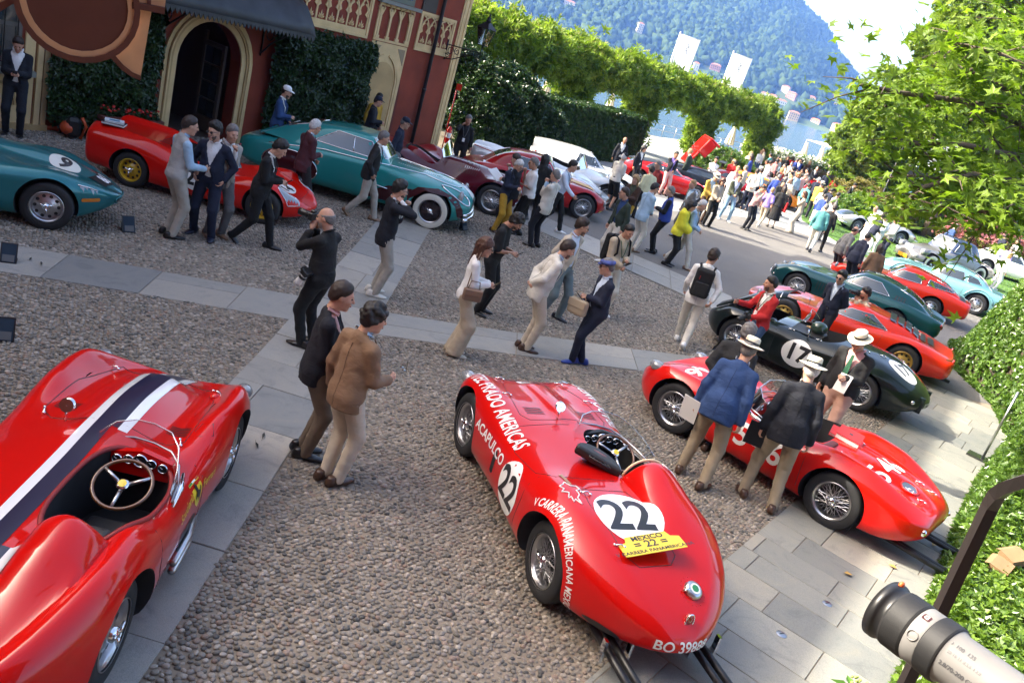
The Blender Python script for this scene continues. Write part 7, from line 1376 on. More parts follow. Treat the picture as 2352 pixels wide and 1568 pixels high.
def phone(p,label,tilt=40):
 t=prop('phone',label,'phone',(p['l']+p['r'])/2+p['fw']*0.10+Vector((0,0,0.02)),p['yaw'],(0,-tilt));MB().box((-0.075,-0.037,0),(0.075,0.037,0.009)).obj('case',M_BLACK,t);MB().box((-0.068,-0.032,0.009),(0.068,0.032,0.0105)).obj('screen',M_SUNG,t)
def camera_prop(pos,yaw,label,white=False,scale=1.0,tilt=0):
 t=prop('camera',label,'camera',pos,yaw,(0,tilt));t.scale=(scale,)*3;b=MB().box((-0.03,-0.07,-0.045),(0.03,0.07,0.045)).box((-0.028,-0.03,0.0451),(0.03,0.03,0.075)).obj('camera_body',M_BLACK,t);b.modifiers.new('bev','BEVEL').width=0.008
 MB().lathe([(0.036,0.031),(0.038,0.10),(0.042,0.15),(0.042,0.19),(0.034,0.19),(0.002,0.17)],20,'x').obj('lens',CL('white')if white else M_BLACK,t,True);MB().lathe([(0.0385,0.06),(0.043,0.062),(0.043,0.09),(0.0385,0.092)],20,'x').obj('zoom_ring',M_BLACK,t,True)
for k,lb in(('blackphone','black phone held by the person striding in black'),('window','phone held by the person at the villa window'),('tshirt','phone held by the person in the black T-shirt'),('sweater','phone held by the wearer of the beige sweater'),('flatcap','phone held by the tartan cap wearer'),('whitew','phone held by the wearer of the white blazer'),('pinkj','tablet held up by the pink jacket wearer'),('tancoat','phone in the hands of the camel jacket wearer')):phone(Pn[k],lb)
p=Pn['photog'];camera_prop(p['head']+p['fw']*0.17-Vector((0,0,0.02)),p['yaw'],'black camera held at the eye of the person in black denim');camera_prop(p['pelv']+Vector((-0.12,-0.22,0.08)),p['yaw'],'camera with white lens hanging at the hip of the person in black denim',True,1.1,60)
p=Pn['redj'];camera_prop(p['l']+p['fw']*0.08+Vector((0,0,0.02)),p['yaw'],'black camera held by the red bomber jacket wearer',False,1.0,30)
p=Pn['crouch'];camera_prop(p['head']+p['fw']*0.16-Vector((0,0,0.02)),p['yaw'],'camera at the eye of the crouching person in beige')
def bag(pos,yaw,label,size,mat,strap=None,flap=True,name='handbag'):
 t=prop(name,label,'bag',pos,yaw);a,b,c=size;o=MB().box((-b/2,-a/2,-c/2),(b/2,a/2,c/2)).obj('bag_body',mat,t);m=o.modifiers.new('bev','BEVEL');m.width=min(size)*0.35;m.segments=3
 if flap:f=MB().box((b/2-0.004,-a/2+0.01,0.0),(b/2+0.012,a/2-0.01,c/2-0.005)).obj('flap',mat,t);f.modifiers.new('bev','BEVEL').width=0.006
 MB().tube([(0,-a*0.3,c/2),(0,-a*0.22,c/2+0.10),(0,a*0.22,c/2+0.10),(0,a*0.3,c/2)],0.008,6).obj('handle',mat,t,True)
 if strap:MB().tube([t.matrix_basis.inverted()@v if False else v for v in strap],0.008,6).obj('strap',mat,t,True)
 return t
p=Pn['whitew'];bag(p['pelv']+Vector((0.10,-0.22,0.08)),p['yaw']-80,'tan quilted shoulder bag of the wearer of the white blazer',(0.26,0.09,0.17),plain('taupe_leather',(0.20,0.12,0.075),0.45,bump=0.3,bscale=30),strap=[(0,-0.1,0.06),(-0.08,-0.06,0.35),(-0.13,0.0,0.55)])
p=Pn['flatcap'];bag(p['pelv']+Vector((-0.30,-0.12,0.02)),p['yaw']+40,'canvas and brown leather bag hanging beside the tartan cap wearer',(0.30,0.14,0.24),plain('canvas_bag',(0.42,0.33,0.22),0.8))
p=Pn['bagman'];bag(p['r']+Vector((0.1,0,-0.22)),20,'dark holdall carried across the lawn',(0.5,0.2,0.26),CL('navy'),name='holdall')
p=Pn['skirt'];bag(p['pelv']+Vector((0.25,0.0,0.05)),10,'red tote bag beside the black skirt',(0.36,0.08,0.40),CL('red'),flap=False,name='tote_bag')
def rucksack(p,label):
 t=prop('rucksack',label,'rucksack',p['chest']-p['fw']*0.22-Vector((0,0,0.08)),p['yaw']);o=MB().box((-0.09,-0.16,-0.26),(0.07,0.16,0.25)).obj('bag_body',CL('black'),t);m=o.modifiers.new('bev','BEVEL');m.width=0.06;m.segments=4
 o=MB().box((-0.125,-0.12,-0.22),(-0.0905,0.12,0.02)).obj('front_pocket',CL('charcoal'),t);o.modifiers.new('bev','BEVEL').width=0.02
 for y in(-0.11,0.11):MB().tube([(0.05,y,0.22),(0.14,y*1.15,0.28),(0.30,y*1.2,0.22),(0.36,y*1.25,0.0),(0.22,y*1.5,-0.2),(0.06,y*1.3,-0.22)],0.02,6).obj('strap',CL('black'),t,True)
 MB().box((-0.128,0.07,0.06),(-0.0905,0.078,0.12)).obj('zip_tab',CL('red'),t)
rucksack(Pn['rucksack'],'black rucksack worn by the person in white');rucksack(Pn['sweater'],'black rucksack on the wearer of the beige sweater')
p=Pn['hat1'];t=prop('document','white papers held by the wearer of the blue blazer','papers',p['l']+Vector((-0.05,0,-0.10)),p['yaw'],(10,80));MB().box((-0.15,-0.11,0),(0.15,0.11,0.008)).obj('sheet',MATS['paper'],t)
p=Pn['hat2'];t=prop('document','dark clipboard held by the wearer of the midnight blazer and panama','papers',p['l']+Vector((-0.03,0,-0.10)),p['yaw'],(6,84));MB().box((-0.15,-0.11,0),(0.15,0.11,0.01)).obj('board',CL('charcoal'),t);MB().box((-0.14,-0.10,0.0101),(0.14,0.10,0.014)).obj('sheet',MATS['paper'],t)
p=Pn['hat3'];t=prop('document','booklet held low by the wearer of the green tie','papers',p['l']+Vector((0.0,0,-0.08)),p['yaw'],(10,70));MB().box((-0.13,-0.09,0),(0.13,0.09,0.012)).obj('booklet',MATS['paper'],t)
p=Pn['book2'];t=prop('open_book','large open photo book held between two visitors','book',p['l']+p['fw']*0.20+Vector((0,0,0.03)),p['yaw'],(0,-35))
for sg in(1,-1):MB().add([(-0.17,0,0),(0.17,0,0),(0.17,sg*0.26,0.03),(-0.17,sg*0.26,0.03),(-0.17,0,0.012),(0.17,0,0.012),(0.17,sg*0.26,0.042),(-0.17,sg*0.26,0.042)],[(0,1,2,3),(4,5,6,7),(0,1,5,4),(2,3,7,6),(1,2,6,5),(0,3,7,4)]).obj('page',MATS['paper'],t,fix=True)
p=Pn['brown'];t=prop('sunglasses','dark spectacles held up by the tan jacket wearer','glasses',p['r']+Vector((0.09,0.05,0.12)),30,(0,90))
for x in(-0.03,0.03):MB().ball((0,x,0),(0.004,0.025,0.02)).obj('lens',M_SUNG,t,True)
MB().tube([(0,-0.055,0.01),(-0.12,-0.06,0.0)],0.003,5).obj('arm',M_BLACK,t,True)
VC=Vector((-4.11,25.6,0));VD=Vector((-0.49,-0.872,0)).normalized();VN=Vector((0.872,-0.49,0)).normalized()
villa=thing('villa','red stucco villa with cream gothic tracery and arched doorway','building',VC,math.atan2(VD.y,VD.x))
def vw(a,out,z):return VC+VD*a+VN*out+Vector((0,0,z))
M_STUC=plain('red_stucco',(0.21,0.034,0.014),0.85,var=0.22,vscale=1.3,bump=0.25,bscale=120)
M_CREAM=plain('cream_stucco',(0.60,0.43,0.21),0.8,var=0.14,vscale=3,bump=0.15,bscale=150);M_CREAM2=plain('ochre_stucco',(0.42,0.28,0.12),0.8,var=0.15,vscale=2,bump=0.15,bscale=150);M_LINE=plain('painted_groove',(0.20,0.12,0.05),0.8)
M_IRON=plain('black_iron',(0.014,0.014,0.015),0.45,0.4);M_LEAD=plain('dark_lead_sheet',(0.035,0.037,0.042),0.5,0.3,var=0.3,vscale=3)
def wallpoly(name,poly,y0,y1,mat,parent=villa):return MB().prism([(x,z)for x,z in poly],y0,y1,'y').obj(name,mat,parent,fix=True)
EAVE=13.3
arch=lambda xc,r,zs,n=14,p=1.0:[(xc+r*math.cos(a),zs+r*1.06*math.sin(a))for a in np.linspace(0,math.pi,n)]
door=arch(8.25,0.82,1.75)
front=[(-0.19,0),(7.43,0)]+[(7.43,1.75)]+door[::-1][1:-1][::1][::-1][::-1]+[(9.07,1.75),(9.07,0),(33,0),(33,EAVE),(-0.19,EAVE)]
front=[(-0.19,0),(7.43,0),(7.43,1.75)]+[(8.25-0.82*math.cos(a),1.75+0.87*math.sin(a))for a in np.linspace(0.12,math.pi-0.12,14)]+[(9.07,1.75),(9.07,0),(33,0),(33,EAVE),(-0.19,EAVE)]
wallpoly('front_wall',front,-0.35,0.0,M_STUC)
MB().box((-0.19,-4.5,0),(0.16,-0.351,EAVE)).obj('end_wall',M_STUC,villa);MB().box((32.65,-4.5,0),(33.0,-0.351,EAVE)).obj('end_wall',M_STUC,villa);MB().box((-0.19,-4.85,0),(33,-4.501,EAVE)).obj('rear_wall',M_STUC,villa)
MB().box((-0.9,-5.5,EAVE+0.002),(33.7,0.7,EAVE+0.22)).obj('eaves',M_CREAM,villa)
roof=MB().add([(-1.0,0.8,EAVE+0.224),(33.8,0.8,EAVE+0.224),(33.8,-5.6,EAVE+0.224),(-1.0,-5.6,EAVE+0.224),(3,-2.4,EAVE+1.4),(30,-2.4,EAVE+1.4)],[(0,1,5,4),(1,2,5),(2,3,4,5),(3,0,4),(3,2,1,0)]).obj('roof',plain('roof_tiles',(0.22,0.09,0.05),0.85,var=0.3,vscale=4),villa)
for a0,a1,o in((-0.20,0.12,0.03),(-0.16,-0.10,0.05),(-0.02,0.06,0.05)):MB().box((a0,0.002,0.0),(a1,o,EAVE-0.01)).obj('corner_pilaster',M_CREAM,villa)
MB().box((-0.225,-0.5,0),(-0.192,0.03,EAVE-0.01)).obj('corner_pilaster',M_CREAM,villa)
MB().box((-0.25,-0.4,0),(12.2,0.06,0.18)).obj('plinth',M_CREAM2,villa)if False else None
def frame_rect(name,a0,a1,z0,z1,w,o=0.03,mat=M_CREAM,y=0.002):
 for b in((a0,z0,a1,z0+w),(a0,z1-w,a1,z1),(a0,z0+w,a0+w,z1-w),(a1-w,z0+w,a1,z1-w)):MB().box((b[0],y,b[1]),(b[2],o,b[3])).obj(name,mat,villa)
def ribbon(pts,w,o,y=0.004):
 """flat raised band along points (a,z)"""
 m=MB();V=[];n=len(pts)
 for i,p in enumerate(pts):
  a,b=Vector(pts[max(0,i-1)]),Vector(pts[min(n-1,i+1)]);t=(b-a).normalized();nn=Vector((-t.y,t.x))*w/2;V+=[(p[0]+nn.x,y,p[1]+nn.y),(p[0]-nn.x,y,p[1]-nn.y),(p[0]-nn.x,o,p[1]-nn.y),(p[0]+nn.x,o,p[1]+nn.y)]
 F=[]
 for i in range(n-1):
  for k in range(4):F.append((4*i+k,4*i+(k+1)%4,4*i+4+(k+1)%4,4*i+4+k))
 F+=[(0,1,2,3),tuple(4*n-4+k for k in(3,2,1,0))]
 return m.add(V,F)
def tracery(a0,a1,z0,z1,nb):
 """gothic arcade: pointed arches on posts, hearts between, a leaf at each foot"""
 frame_rect('tracery_frame',a0,a1,z0,z1,0.07,0.045);frame_rect('tracery_frame',a0+0.07,a1-0.07,z0+0.07,z1-0.07,0.04,0.025);MB().box((a0+0.11,0.002,z0+0.11),(a1-0.11,0.032,z0+0.20)).obj('tracery_sill',M_CREAM,villa)
 x0,x1=a0+0.11,a1-0.11;bw=(x1-x0)/nb;zb_,zt_=z0+0.20,z1-0.11;hh=zt_-zb_
 for i in range(nb):
  xa,xb=x0+bw*i,x0+bw*(i+1);xm=(xa+xb)/2
  if i:ribbon([(xa,zb_),(xa,zb_+hh*0.42)],0.045,0.030).obj('tracery_post',M_CREAM,villa,fix=True)
  for s,xs in((1,xa),(-1,xb)):
   pts=[(xs+s*bw*1.0*(1-math.cos(t)),zb_+hh*0.40+hh*0.60*math.sin(t))for t in np.linspace(0,1.45,9)]
   pts=[p for p in pts if x0-0.01<=p[0]<=x1+0.01]
   if len(pts)>2:ribbon(pts,0.035,0.034).obj('tracery_arch',M_CREAM,villa,fix=True)
  for s in(1,-1):
   cusp=[(xm+s*bw*0.46,zb_+hh*0.36),(xm+s*bw*0.20,zb_+hh*0.44),(xm+s*bw*0.34,zb_+hh*0.56),(xm+s*bw*0.30,zb_+hh*0.66),(xm+s*bw*0.06,zb_+hh*0.74),(xm+s*bw*0.20,zb_+hh*0.80),(xm+s*bw*0.48,zb_+hh*0.55)]
   wallpoly('tracery_cusp',cusp,0.003,0.024,M_CREAM)
  for k,an in enumerate((-62,-32,0,32,62)):
   t=R_(90+an);L=hh*(0.26 if an==0 else 0.22-abs(an)*0.0008);c=(xm+0.02*math.cos(t),zb_+0.02);e=(c[0]+L*math.cos(t)*0.8,c[1]+L*math.sin(t));w=0.028;nx,nz=-math.sin(t)*w,math.cos(t)*w;md=((c[0]+e[0])/2,(c[1]+e[1])/2)
   MB().add([(c[0],0.006,c[1]),(md[0]+nx,0.012,md[1]+nz),(e[0],0.008,e[1]),(md[0]-nx,0.012,md[1]-nz),(md[0],0.038,md[1])],[(0,1,4),(1,2,4),(2,3,4),(3,0,4)]).obj('leaf_ornament',M_CREAM,villa,fix=True)
tracery(3.71,7.0,3.0,4.10,9);tracery(7.02,11.3,3.0,4.10,11);tracery(0.30,1.84,3.0,4.04,4)
MB().box((2.10,0.002,0.0),(3.48,0.022,3.0)).obj('niche_panel',M_CREAM,villa)
NI=[(2.36,0.80),(3.38,0.80),(3.38,2.0)]+[(2.87+0.51*math.cos(a),2.0+0.52*math.sin(a))for a in np.linspace(0.1,math.pi-0.1,12)]+[(2.36,2.0)]
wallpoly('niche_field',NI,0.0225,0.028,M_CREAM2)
for k,w in((0.0,0.05),(0.09,0.03)):ribbon([(2.30-k,0.75),(2.30-k,1.95)]+[(2.30-k+(0.57+k)*2*(1-math.cos(t))*0.62,1.95+0.80*math.sin(t))for t in np.linspace(0.1,1.2,8)],w,0.06-k*0.2).obj('niche_moulding',M_CREAM,villa,fix=True);ribbon([(3.42+k*0.5,0.75),(3.42+k*0.5,1.95)]+[(3.42+k*0.5-(0.57+k)*2*(1-math.cos(t))*0.62,1.95+0.80*math.sin(t))for t in np.linspace(0.1,1.2,8)],w,0.06-k*0.2).obj('niche_moulding',M_CREAM,villa,fix=True)
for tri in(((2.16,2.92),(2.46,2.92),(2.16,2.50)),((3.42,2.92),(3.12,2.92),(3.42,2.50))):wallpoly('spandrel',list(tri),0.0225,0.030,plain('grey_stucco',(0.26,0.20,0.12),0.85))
MB().box((2.28,0.0225,0.70),(3.46,0.055,0.80)).obj('niche_sill',M_CREAM,villa)
for i in range(3):ribbon([(2.36+0.36*i+0.16-0.15*math.cos(t),0.22+0.40*math.sin(t))for t in np.linspace(0,math.pi,12)],0.05,0.05,0.023).obj('apron_arch',M_CREAM,villa,fix=True);wallpoly('apron_field',[(2.36+0.36*i+0.16-0.12*math.cos(t),0.22+0.36*math.sin(t))for t in np.linspace(0,math.pi,12)],0.0225,0.030,MATS['grey_stucco'])
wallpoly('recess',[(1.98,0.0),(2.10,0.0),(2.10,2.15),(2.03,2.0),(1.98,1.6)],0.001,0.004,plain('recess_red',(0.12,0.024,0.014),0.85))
frame_rect('balustrade_frame',2.10,3.48,3.02,3.96,0.06,0.04)
for i in range(4):
 x=2.22+0.385*i;MB().box((x-0.035,0.002,3.10),(x+0.035,0.045,3.66)).obj('baluster',M_CREAM,villa);MB().box((x-0.07,0.002,3.081),(x+0.07,0.055,3.16)).obj('baluster_base',M_CREAM,villa);wallpoly('baluster_capital',[(x-0.04,3.66),(x+0.04,3.66),(x+0.13,3.86),(x-0.13,3.86)],0.002,0.04,M_CREAM)
for i in range(3):ribbon([(2.41+0.385*i-0.15*math.cos(t),3.80+0.16*math.sin(t))for t in np.linspace(0,math.pi,10)],0.03,0.05).obj('cornice_scallop',M_CREAM2,villa,fix=True)
MB().box((1.98,0.002,3.97),(3.56,0.16,4.06)).obj('window_sill',plain('grey_stone',(0.20,0.20,0.17),0.8),villa);wn=MB().box((2.2,0.002,4.07),(3.38,0.03,5.9)).obj('window',plain('window_green',(0.12,0.13,0.10),0.6),villa)
for x in(2.3,2.85):MB().box((x,0.0305,4.2),(x+0.45,0.036,5.8)).obj('pane',M_GLASS,wn)
for a0 in(1.30,3.62):
 sh_=MB().box((a0,0.002,4.06),(a0+0.58,0.05,5.9)).obj('shutter',plain('shutter_brown',(0.04,0.028,0.022),0.6),villa)
 for i in range(12):MB().box((a0+0.06,0.0505,4.22+0.13*i),(a0+0.52,0.062,4.30+0.13*i)).obj('shutter_slat',MATS['shutter_brown'],sh_)
MB().box((0.95,0.002,4.06),(1.02,0.025,9)).obj('string_band',M_CREAM,villa)
MB().tube([vv for vv in[(1.08,0.09,EAVE-0.2),(1.08,0.09,0.05)]],0.055,12).obj('downpipe',M_LEAD,villa,True)
for z in(2.0,4.6,7.5):MB().lathe([(0.056,-0.03),(0.068,-0.03),(0.068,0.03),(0.056,0.03)],14,'z',(1.08,0.09,z)).obj('pipe_collar',M_LEAD,villa,True)
for k,(w,o,c)in enumerate(((0.30,0.05,M_CREAM),(0.10,0.08,M_CREAM2),(0.035,0.10,M_CREAM))):
 r=0.82+0.15+0.02*k;ribbon([(8.25-r,0.0),(8.25-r,1.75)]+[(8.25-r*math.cos(t),1.75+r*1.06*math.sin(t))for t in np.linspace(0.1,math.pi-0.1,16)]+[(8.25+r,1.75),(8.25+r,0)],w,o).obj('door_surround',c,villa,fix=True)
M_HALL=plain('hall_plaster',(0.09,0.06,0.045),0.8)
hall=MB().add([(7.2,-0.36,0.02),(9.3,-0.36,0.02),(9.3,-4,0.02),(7.2,-4,0.02),(7.2,-0.36,3.0),(9.3,-0.36,3.0),(9.3,-4,3.0),(7.2,-4,3.0)],[(0,1,2,3),(4,7,6,5),(1,5,6,2),(2,6,7,3),(3,7,4,0)]).obj('hall',M_HALL,villa)
lf=MB().box((7.50,-0.10,0.06),(7.56,0.0,2.1)).box((7.50,-0.80,0.06),(7.56,-0.72,2.3)).box((7.50,-0.72,0.06),(7.56,-0.10,0.40)).box((7.50,-0.72,2.02),(7.56,-0.10,2.1)).obj('door',plain('door_wood',(0.10,0.075,0.055),0.5),villa,loc=(0,-0.42,0))
for i in range(4):
 for j in range(2):MB().box((7.52,-0.70+0.31*j,0.42+0.40*i),(7.54,-0.42+0.31*j,0.78+0.40*i)).obj('pane',M_GLASS,lf)
 MB().box((7.505,-0.72,0.785+0.40*i),(7.555,-0.10,0.815+0.40*i)).obj('glazing_bar',MATS['door_wood'],lf)
for i in range(3):MB().box((7.3,-3.6+0.3*i,0.021+0.0),(8.6,-3.3+0.3*i,0.5-0.15*i)).obj('stair_tread',plain('blue_carpet',(0.02,0.05,0.09),0.9),villa)
MB().ball((8.6,-0.8,2.35),(0.14,0.14,0.10)).obj('hall_lamp',plain('copper_shade',(0.35,0.12,0.04),0.4,0.5),villa,True)
MB().box((6.9,0.0,-0.02),(9.6,0.9,0.03)).obj('door_step',M_SLAB,villa)
aw=MB();A0,A1,n=6.5,11.3,12
prof=[(0.02,3.75),(0.35,3.68),(0.75,3.45),(1.05,3.12),(1.18,2.88)]
V=[];F=[]
for i in range(n+1):
 a=A0+(A1-A0)*i/n
 for(o,z)in prof:V.append((a,o,z))
for i in range(n):
 for j in range(4):F.append((i*5+j,(i+1)*5+j,(i+1)*5+j+1,i*5+j+1))
ao=obj('awning',mesh('awning',V,F,M_LEAD,True),villa);ao.modifiers.new('s','SOLIDIFY').thickness=0.03
wallpoly('awning_end',[],0,1,M_LEAD)if False else MB().prism([(0.02,2.90)]+[(o,z-0.02)for o,z in prof],A0-0.03,A0-0.001,'x').obj('awning_end',M_LEAD,villa,fix=True)
nt_=46
for i in range(nt_):
 a=A0+(A1-A0)*(i+0.5)/nt_;w=(A1-A0)/nt_*0.52;MB().prism([(a-w,2.89),(a+w,2.89),(a+w*0.9,2.83),(a,2.74),(a-w*0.9,2.83)],1.17,1.19,'y').obj('awning_tooth',M_LEAD,villa)
for a in(6.95,9.55):br=MB().tube([(a,0.02,2.15),(a,0.30,2.42),(a,0.9,2.80)],0.022,8).tube([(a,0.02,2.80),(a,1.1,2.84)],0.02,8).tube([(a,0.03,2.1),(a,0.03,2.85)],0.02,8).tube([(a,0.25+0.12*math.cos(t),2.62+0.12*math.sin(t))for t in np.linspace(0,6.2,16)],0.012,6).obj('awning_bracket',M_IRON,villa,True)
for a0,a1,o in((11.68,11.78,0.05),(11.82,11.92,0.08),(11.96,12.14,0.05)):MB().box((a0,0.002,0.12),(a1,o,3.6)).obj('window_pilaster',M_CREAM,villa)
MB().box((11.66,0.002,0.0),(17,0.10,0.12)).obj('bay_plinth',M_CREAM2,villa);MB().box((12.0,0.055,1.02),(17,0.22,1.12)).obj('window_sill',MATS['grey_stone'],villa)
MB().box((12.15,0.002,0.121),(17,0.03,1.019)).obj('window_apron',M_CREAM,villa)
for i in range(4):ribbon([(12.55+0.9*i-0.30*math.cos(t),0.45+0.40*math.sin(t))for t in np.linspace(0,math.pi,12)],0.05,0.06,0.031).obj('apron_arch',M_CREAM2,villa,fix=True)
bw_=MB().box((12.2,0.002,1.121),(17,0.02,3.4)).obj('bay_window',plain('old_frame',(0.10,0.09,0.075),0.6),villa)
for i in range(8):
 for j in range(3):MB().box((12.26+0.58*i,0.0205,1.2+0.72*j),(12.74+0.58*i,0.028,1.84+0.72*j)).obj('pane',M_GLASS,bw_)
for i in range(20):MB().tube([(12.3+0.23*i,0.07,1.121),(12.3+0.23*i,0.07,3.3)],0.010,6).obj('window_bar',M_IRON,bw_,True)
lan=thing('wall_lantern','black iron lantern on a scrolled bracket at the villa corner','lamp',vw(0.44,0.0,3.3),math.atan2(VN.y,VN.x))
MB().tube([(0.0,0,0.06),(1.22,0,0.10)],0.016,8).tube([(0.02,0,-0.38),(0.02,0,0.2)],0.018,8).tube([(0.02,0,-0.34),(0.3,0,-0.30),(0.75,0,-0.10),(1.22,0,0.06)],0.014,8).obj('bracket',M_IRON,lan,True)
for cx,cz,r,t0 in((0.18,-0.10,0.13,0),(0.42,-0.06,0.10,2),(0.62,-0.02,0.07,4),(0.10,-0.24,0.07,1),(0.86,0.02,0.05,3),(1.12,-0.02,0.06,0)):MB().tube([(cx+r*(1-0.55*u/6.3)*math.cos(u+t0),0,cz+r*(1-0.55*u/6.3)*math.sin(u+t0))for u in np.linspace(0,7.6,26)],0.010,6).obj('scroll',M_IRON,lan,True)
lx=1.25;MB().tube([(lx,0,-0.10),(lx,0,0.32)],[0.006,0.022],8).obj('stem',M_IRON,lan,True)
b0,b1,zb0,zb1=0.10,0.19,0.32,0.78
for k in range(4):
 s0=[(1,1),(-1,1),(-1,-1),(1,-1)];p,q=s0[k],s0[(k+1)%4]
 MB().tube([(lx+b0*p[0],b0*p[1],zb0),(lx+b1*p[0],b1*p[1],zb1)],0.011,6).obj('lantern_bar',M_IRON,lan,True)
 for(b,z)in((b0,zb0),(b1,zb1)):MB().tube([(lx+b*p[0],b*p[1],z),(lx+b*q[0],b*q[1],z)],0.012,6).obj('lantern_rail',M_IRON,lan,True)
 MB().add([(lx+b0*0.97*p[0],b0*0.97*p[1],zb0),(lx+b0*0.97*q[0],b0*0.97*q[1],zb0),(lx+b1*0.97*q[0],b1*0.97*q[1],zb1),(lx+b1*0.97*p[0],b1*0.97*p[1],zb1)],[(0,1,2,3)]).obj('pane',M_PERSPEX,lan)
 MB().add([(lx+b1*1.05*p[0],b1*1.05*p[1],zb1+0.01),(lx+b1*1.05*q[0],b1*1.05*q[1],zb1+0.01),(lx+0.05*q[0],0.05*q[1],zb1+0.17),(lx+0.05*p[0],0.05*p[1],zb1+0.17)],[(0,1,2,3)]).obj('lantern_hood',M_IRON,lan)
MB().lathe([(0.06,0.95),(0.085,0.98),(0.05,1.02),(0.06,1.07),(0.02,1.10),(0.03,1.13),(0.004,1.20)],14,'z',(lx,0,0)).obj('finial',M_IRON,lan,True);MB().ball((lx,0,0.46),(0.035,0.035,0.06)).obj('bulb',plain('frosted_bulb',(0.75,0.74,0.70),0.4),lan,True)
pl_=thing('planter_box','dark red wooden planter of red geraniums under the left-hand jasmine','planter',vw(10.3,0.45,0),math.atan2(VD.y,VD.x))
MB().box((-0.62,-0.25,0),(0.62,0.25,0.5)).obj('planter',plain('planter_red',(0.11,0.028,0.018),0.7,var=0.2),pl_)
for s in((-0.66,0.66,0.46,0.54),):MB().box((s[0],-0.29,s[2]),(s[1],0.29,s[3])).obj('planter_rim',MATS['planter_red'],pl_)
for s in(1,-1):MB().tube([(-0.6*s,0.252,0.04),(0.6*s,0.252,0.46)],0.015,4).obj('planter_brace',MATS['planter_red'],pl_)
bl=thing('leaf_blower','orange and black backpack leaf blower standing by the planter','blower',vw(11.35,0.45,0),0.6)
MB().box((-0.14,-0.16,0.05),(0.12,0.16,0.42)).obj('motor_housing',plain('machine_black',(0.015,0.014,0.014),0.5),bl).modifiers.new('b','BEVEL').width=0.06
MB().tube([(0.12,-0.15,0.05),(0.2,-0.15,0.3),(0.12,-0.15,0.46)],0.03,8).obj('strap',plain('machine_orange',(0.5,0.07,0.015),0.5),bl,True);MB().tube([(0.05,0.2,0.08),(-0.3,0.35,0.06),(-0.55,0.3,0.05)],0.05,10).obj('blower_tube',MATS['machine_orange'],bl,True);MB().ball((-0.1,0.0,0.2),(0.14,0.2,0.14)).obj('fan_case',MATS['machine_orange'],bl,True)
fd=thing('fascia_board','brown and tan painted scalloped fascia board hanging in front of the villa','fascia',(0,0,0))
fc_=at_dist(190,60,3.4);fn=Vector((fc_.x,fc_.y,0)).normalized();fh=Vector((fn.y,-fn.x,0))
def onfas(x,y,off=0.0):
 d=ray(x,y);o=Vector((0,0,CAM_H));c=fc_+fn*off;t=(c-o).dot(fn)/d.dot(fn);p=o+d*t;return((p-fc_).dot(fh),p.z-fc_.z)
fd.location=fc_;fd.rotation_euler=(0,0,math.atan2(fh.y,fh.x))
M_FB=plain('fascia_brown',(0.105,0.028,0.014),0.6,var=0.12,vscale=12);M_FT=plain('fascia_tan',(0.58,0.32,0.16),0.6,var=0.12,vscale=10,bump=0.1)
cx_,cz_=onfas(180,8)
def ringp(r0,r1,y0,y1,a0,a1,name,mat,n=30):
 P0=[(cx_+r1*math.cos(R_(a)),cz_+r1*math.sin(R_(a)))for a in np.linspace(a0,a1,n)]+([(cx_+r0*math.cos(R_(a)),cz_+r0*math.sin(R_(a)))for a in np.linspace(a1,a0,n)]if r0>0 else[])
 MB().prism(P0,y0,y1,'y').obj(name,mat,fd,fix=True)
ro=math.dist((cx_,cz_),onfas(190,143))
ringp(0,ro*0.80,-0.012,0.0,-180,180,'disc',M_FB);ringp(ro*0.80,ro*0.90,-0.018,0.0,-180,180,'tan_ring',M_FT);ringp(ro*0.90,ro,-0.025,0.0,-180,180,'brown_ring',M_FB)
def fpoly(name,pts,y0,y1,mat):MB().prism([onfas(*p)for p in pts],y0,y1,'y').obj(name,mat,fd,fix=True)
fpoly('tan_board',[(318,20),(349,26),(324,176),(305,168),(285,152),(270,135),(257,118),(285,90),(305,55)],0.012,0.03,M_FT)
fpoly('brown_edge',[(257,118),(270,135),(285,152),(305,168),(324,176),(323,186),(303,178),(280,162),(262,143),(248,126)],0.004,0.034,M_FB)
fpoly('brown_rail',[(303,4),(379,18),(377,32),(310,20),(303,20)],-0.02,0.011,M_FB);fpoly('tan_board',[(303,-30),(338,-30),(338,9),(303,3)],0.0,0.02,M_FT);fpoly('tan_board',[(347,-30),(384,-30),(379,17),(347,11)],0.0,0.02,M_FT);fpoly('brown_rail',[(338,-30),(347,-30),(347,12),(338,10)],-0.006,0.021,M_FB)
fpoly('tan_board',[(-60,5),(20,-30),(40,-12),(0,6),(-60,30)],0.0,0.02,M_FT);fpoly('brown_rail',[(-60,31),(0,7),(40,-11),(46,0),(0,28),(-60,55)],-0.006,0.021,M_FB)
fe=thing('fire_extinguisher','red fire extinguisher hanging by the villa corner','extinguisher',gp(1014,345,0)+Vector((0.1,0,0)),0)
MB().lathe([(0.002,0.25),(0.075,0.26),(0.08,0.30),(0.08,0.72),(0.05,0.80),(0.02,0.83)],16).obj('cylinder',RED2,fe,True);MB().tube([(0,0,0.83),(0,0,0.9),(0.08,0,0.88)],0.015,6).obj('valve',M_IRON,fe,True);MB().tube([(0.05,0,0.86),(0.14,0.02,0.7),(0.10,0.02,0.4)],0.010,6).obj('hose',M_IRON,fe,True);MB().lathe([(0.081,0.45),(0.0815,0.62)],16).obj('label',M_WHITE,fe,True);MB().tube([(-0.1,0,0),(-0.1,0,2.2)],0.02,8).obj('post',RED2,fe,True);MB().box((-0.13,-0.02,2.0),(0.05,0.0,2.2)).obj('sign_plate',RED,fe)
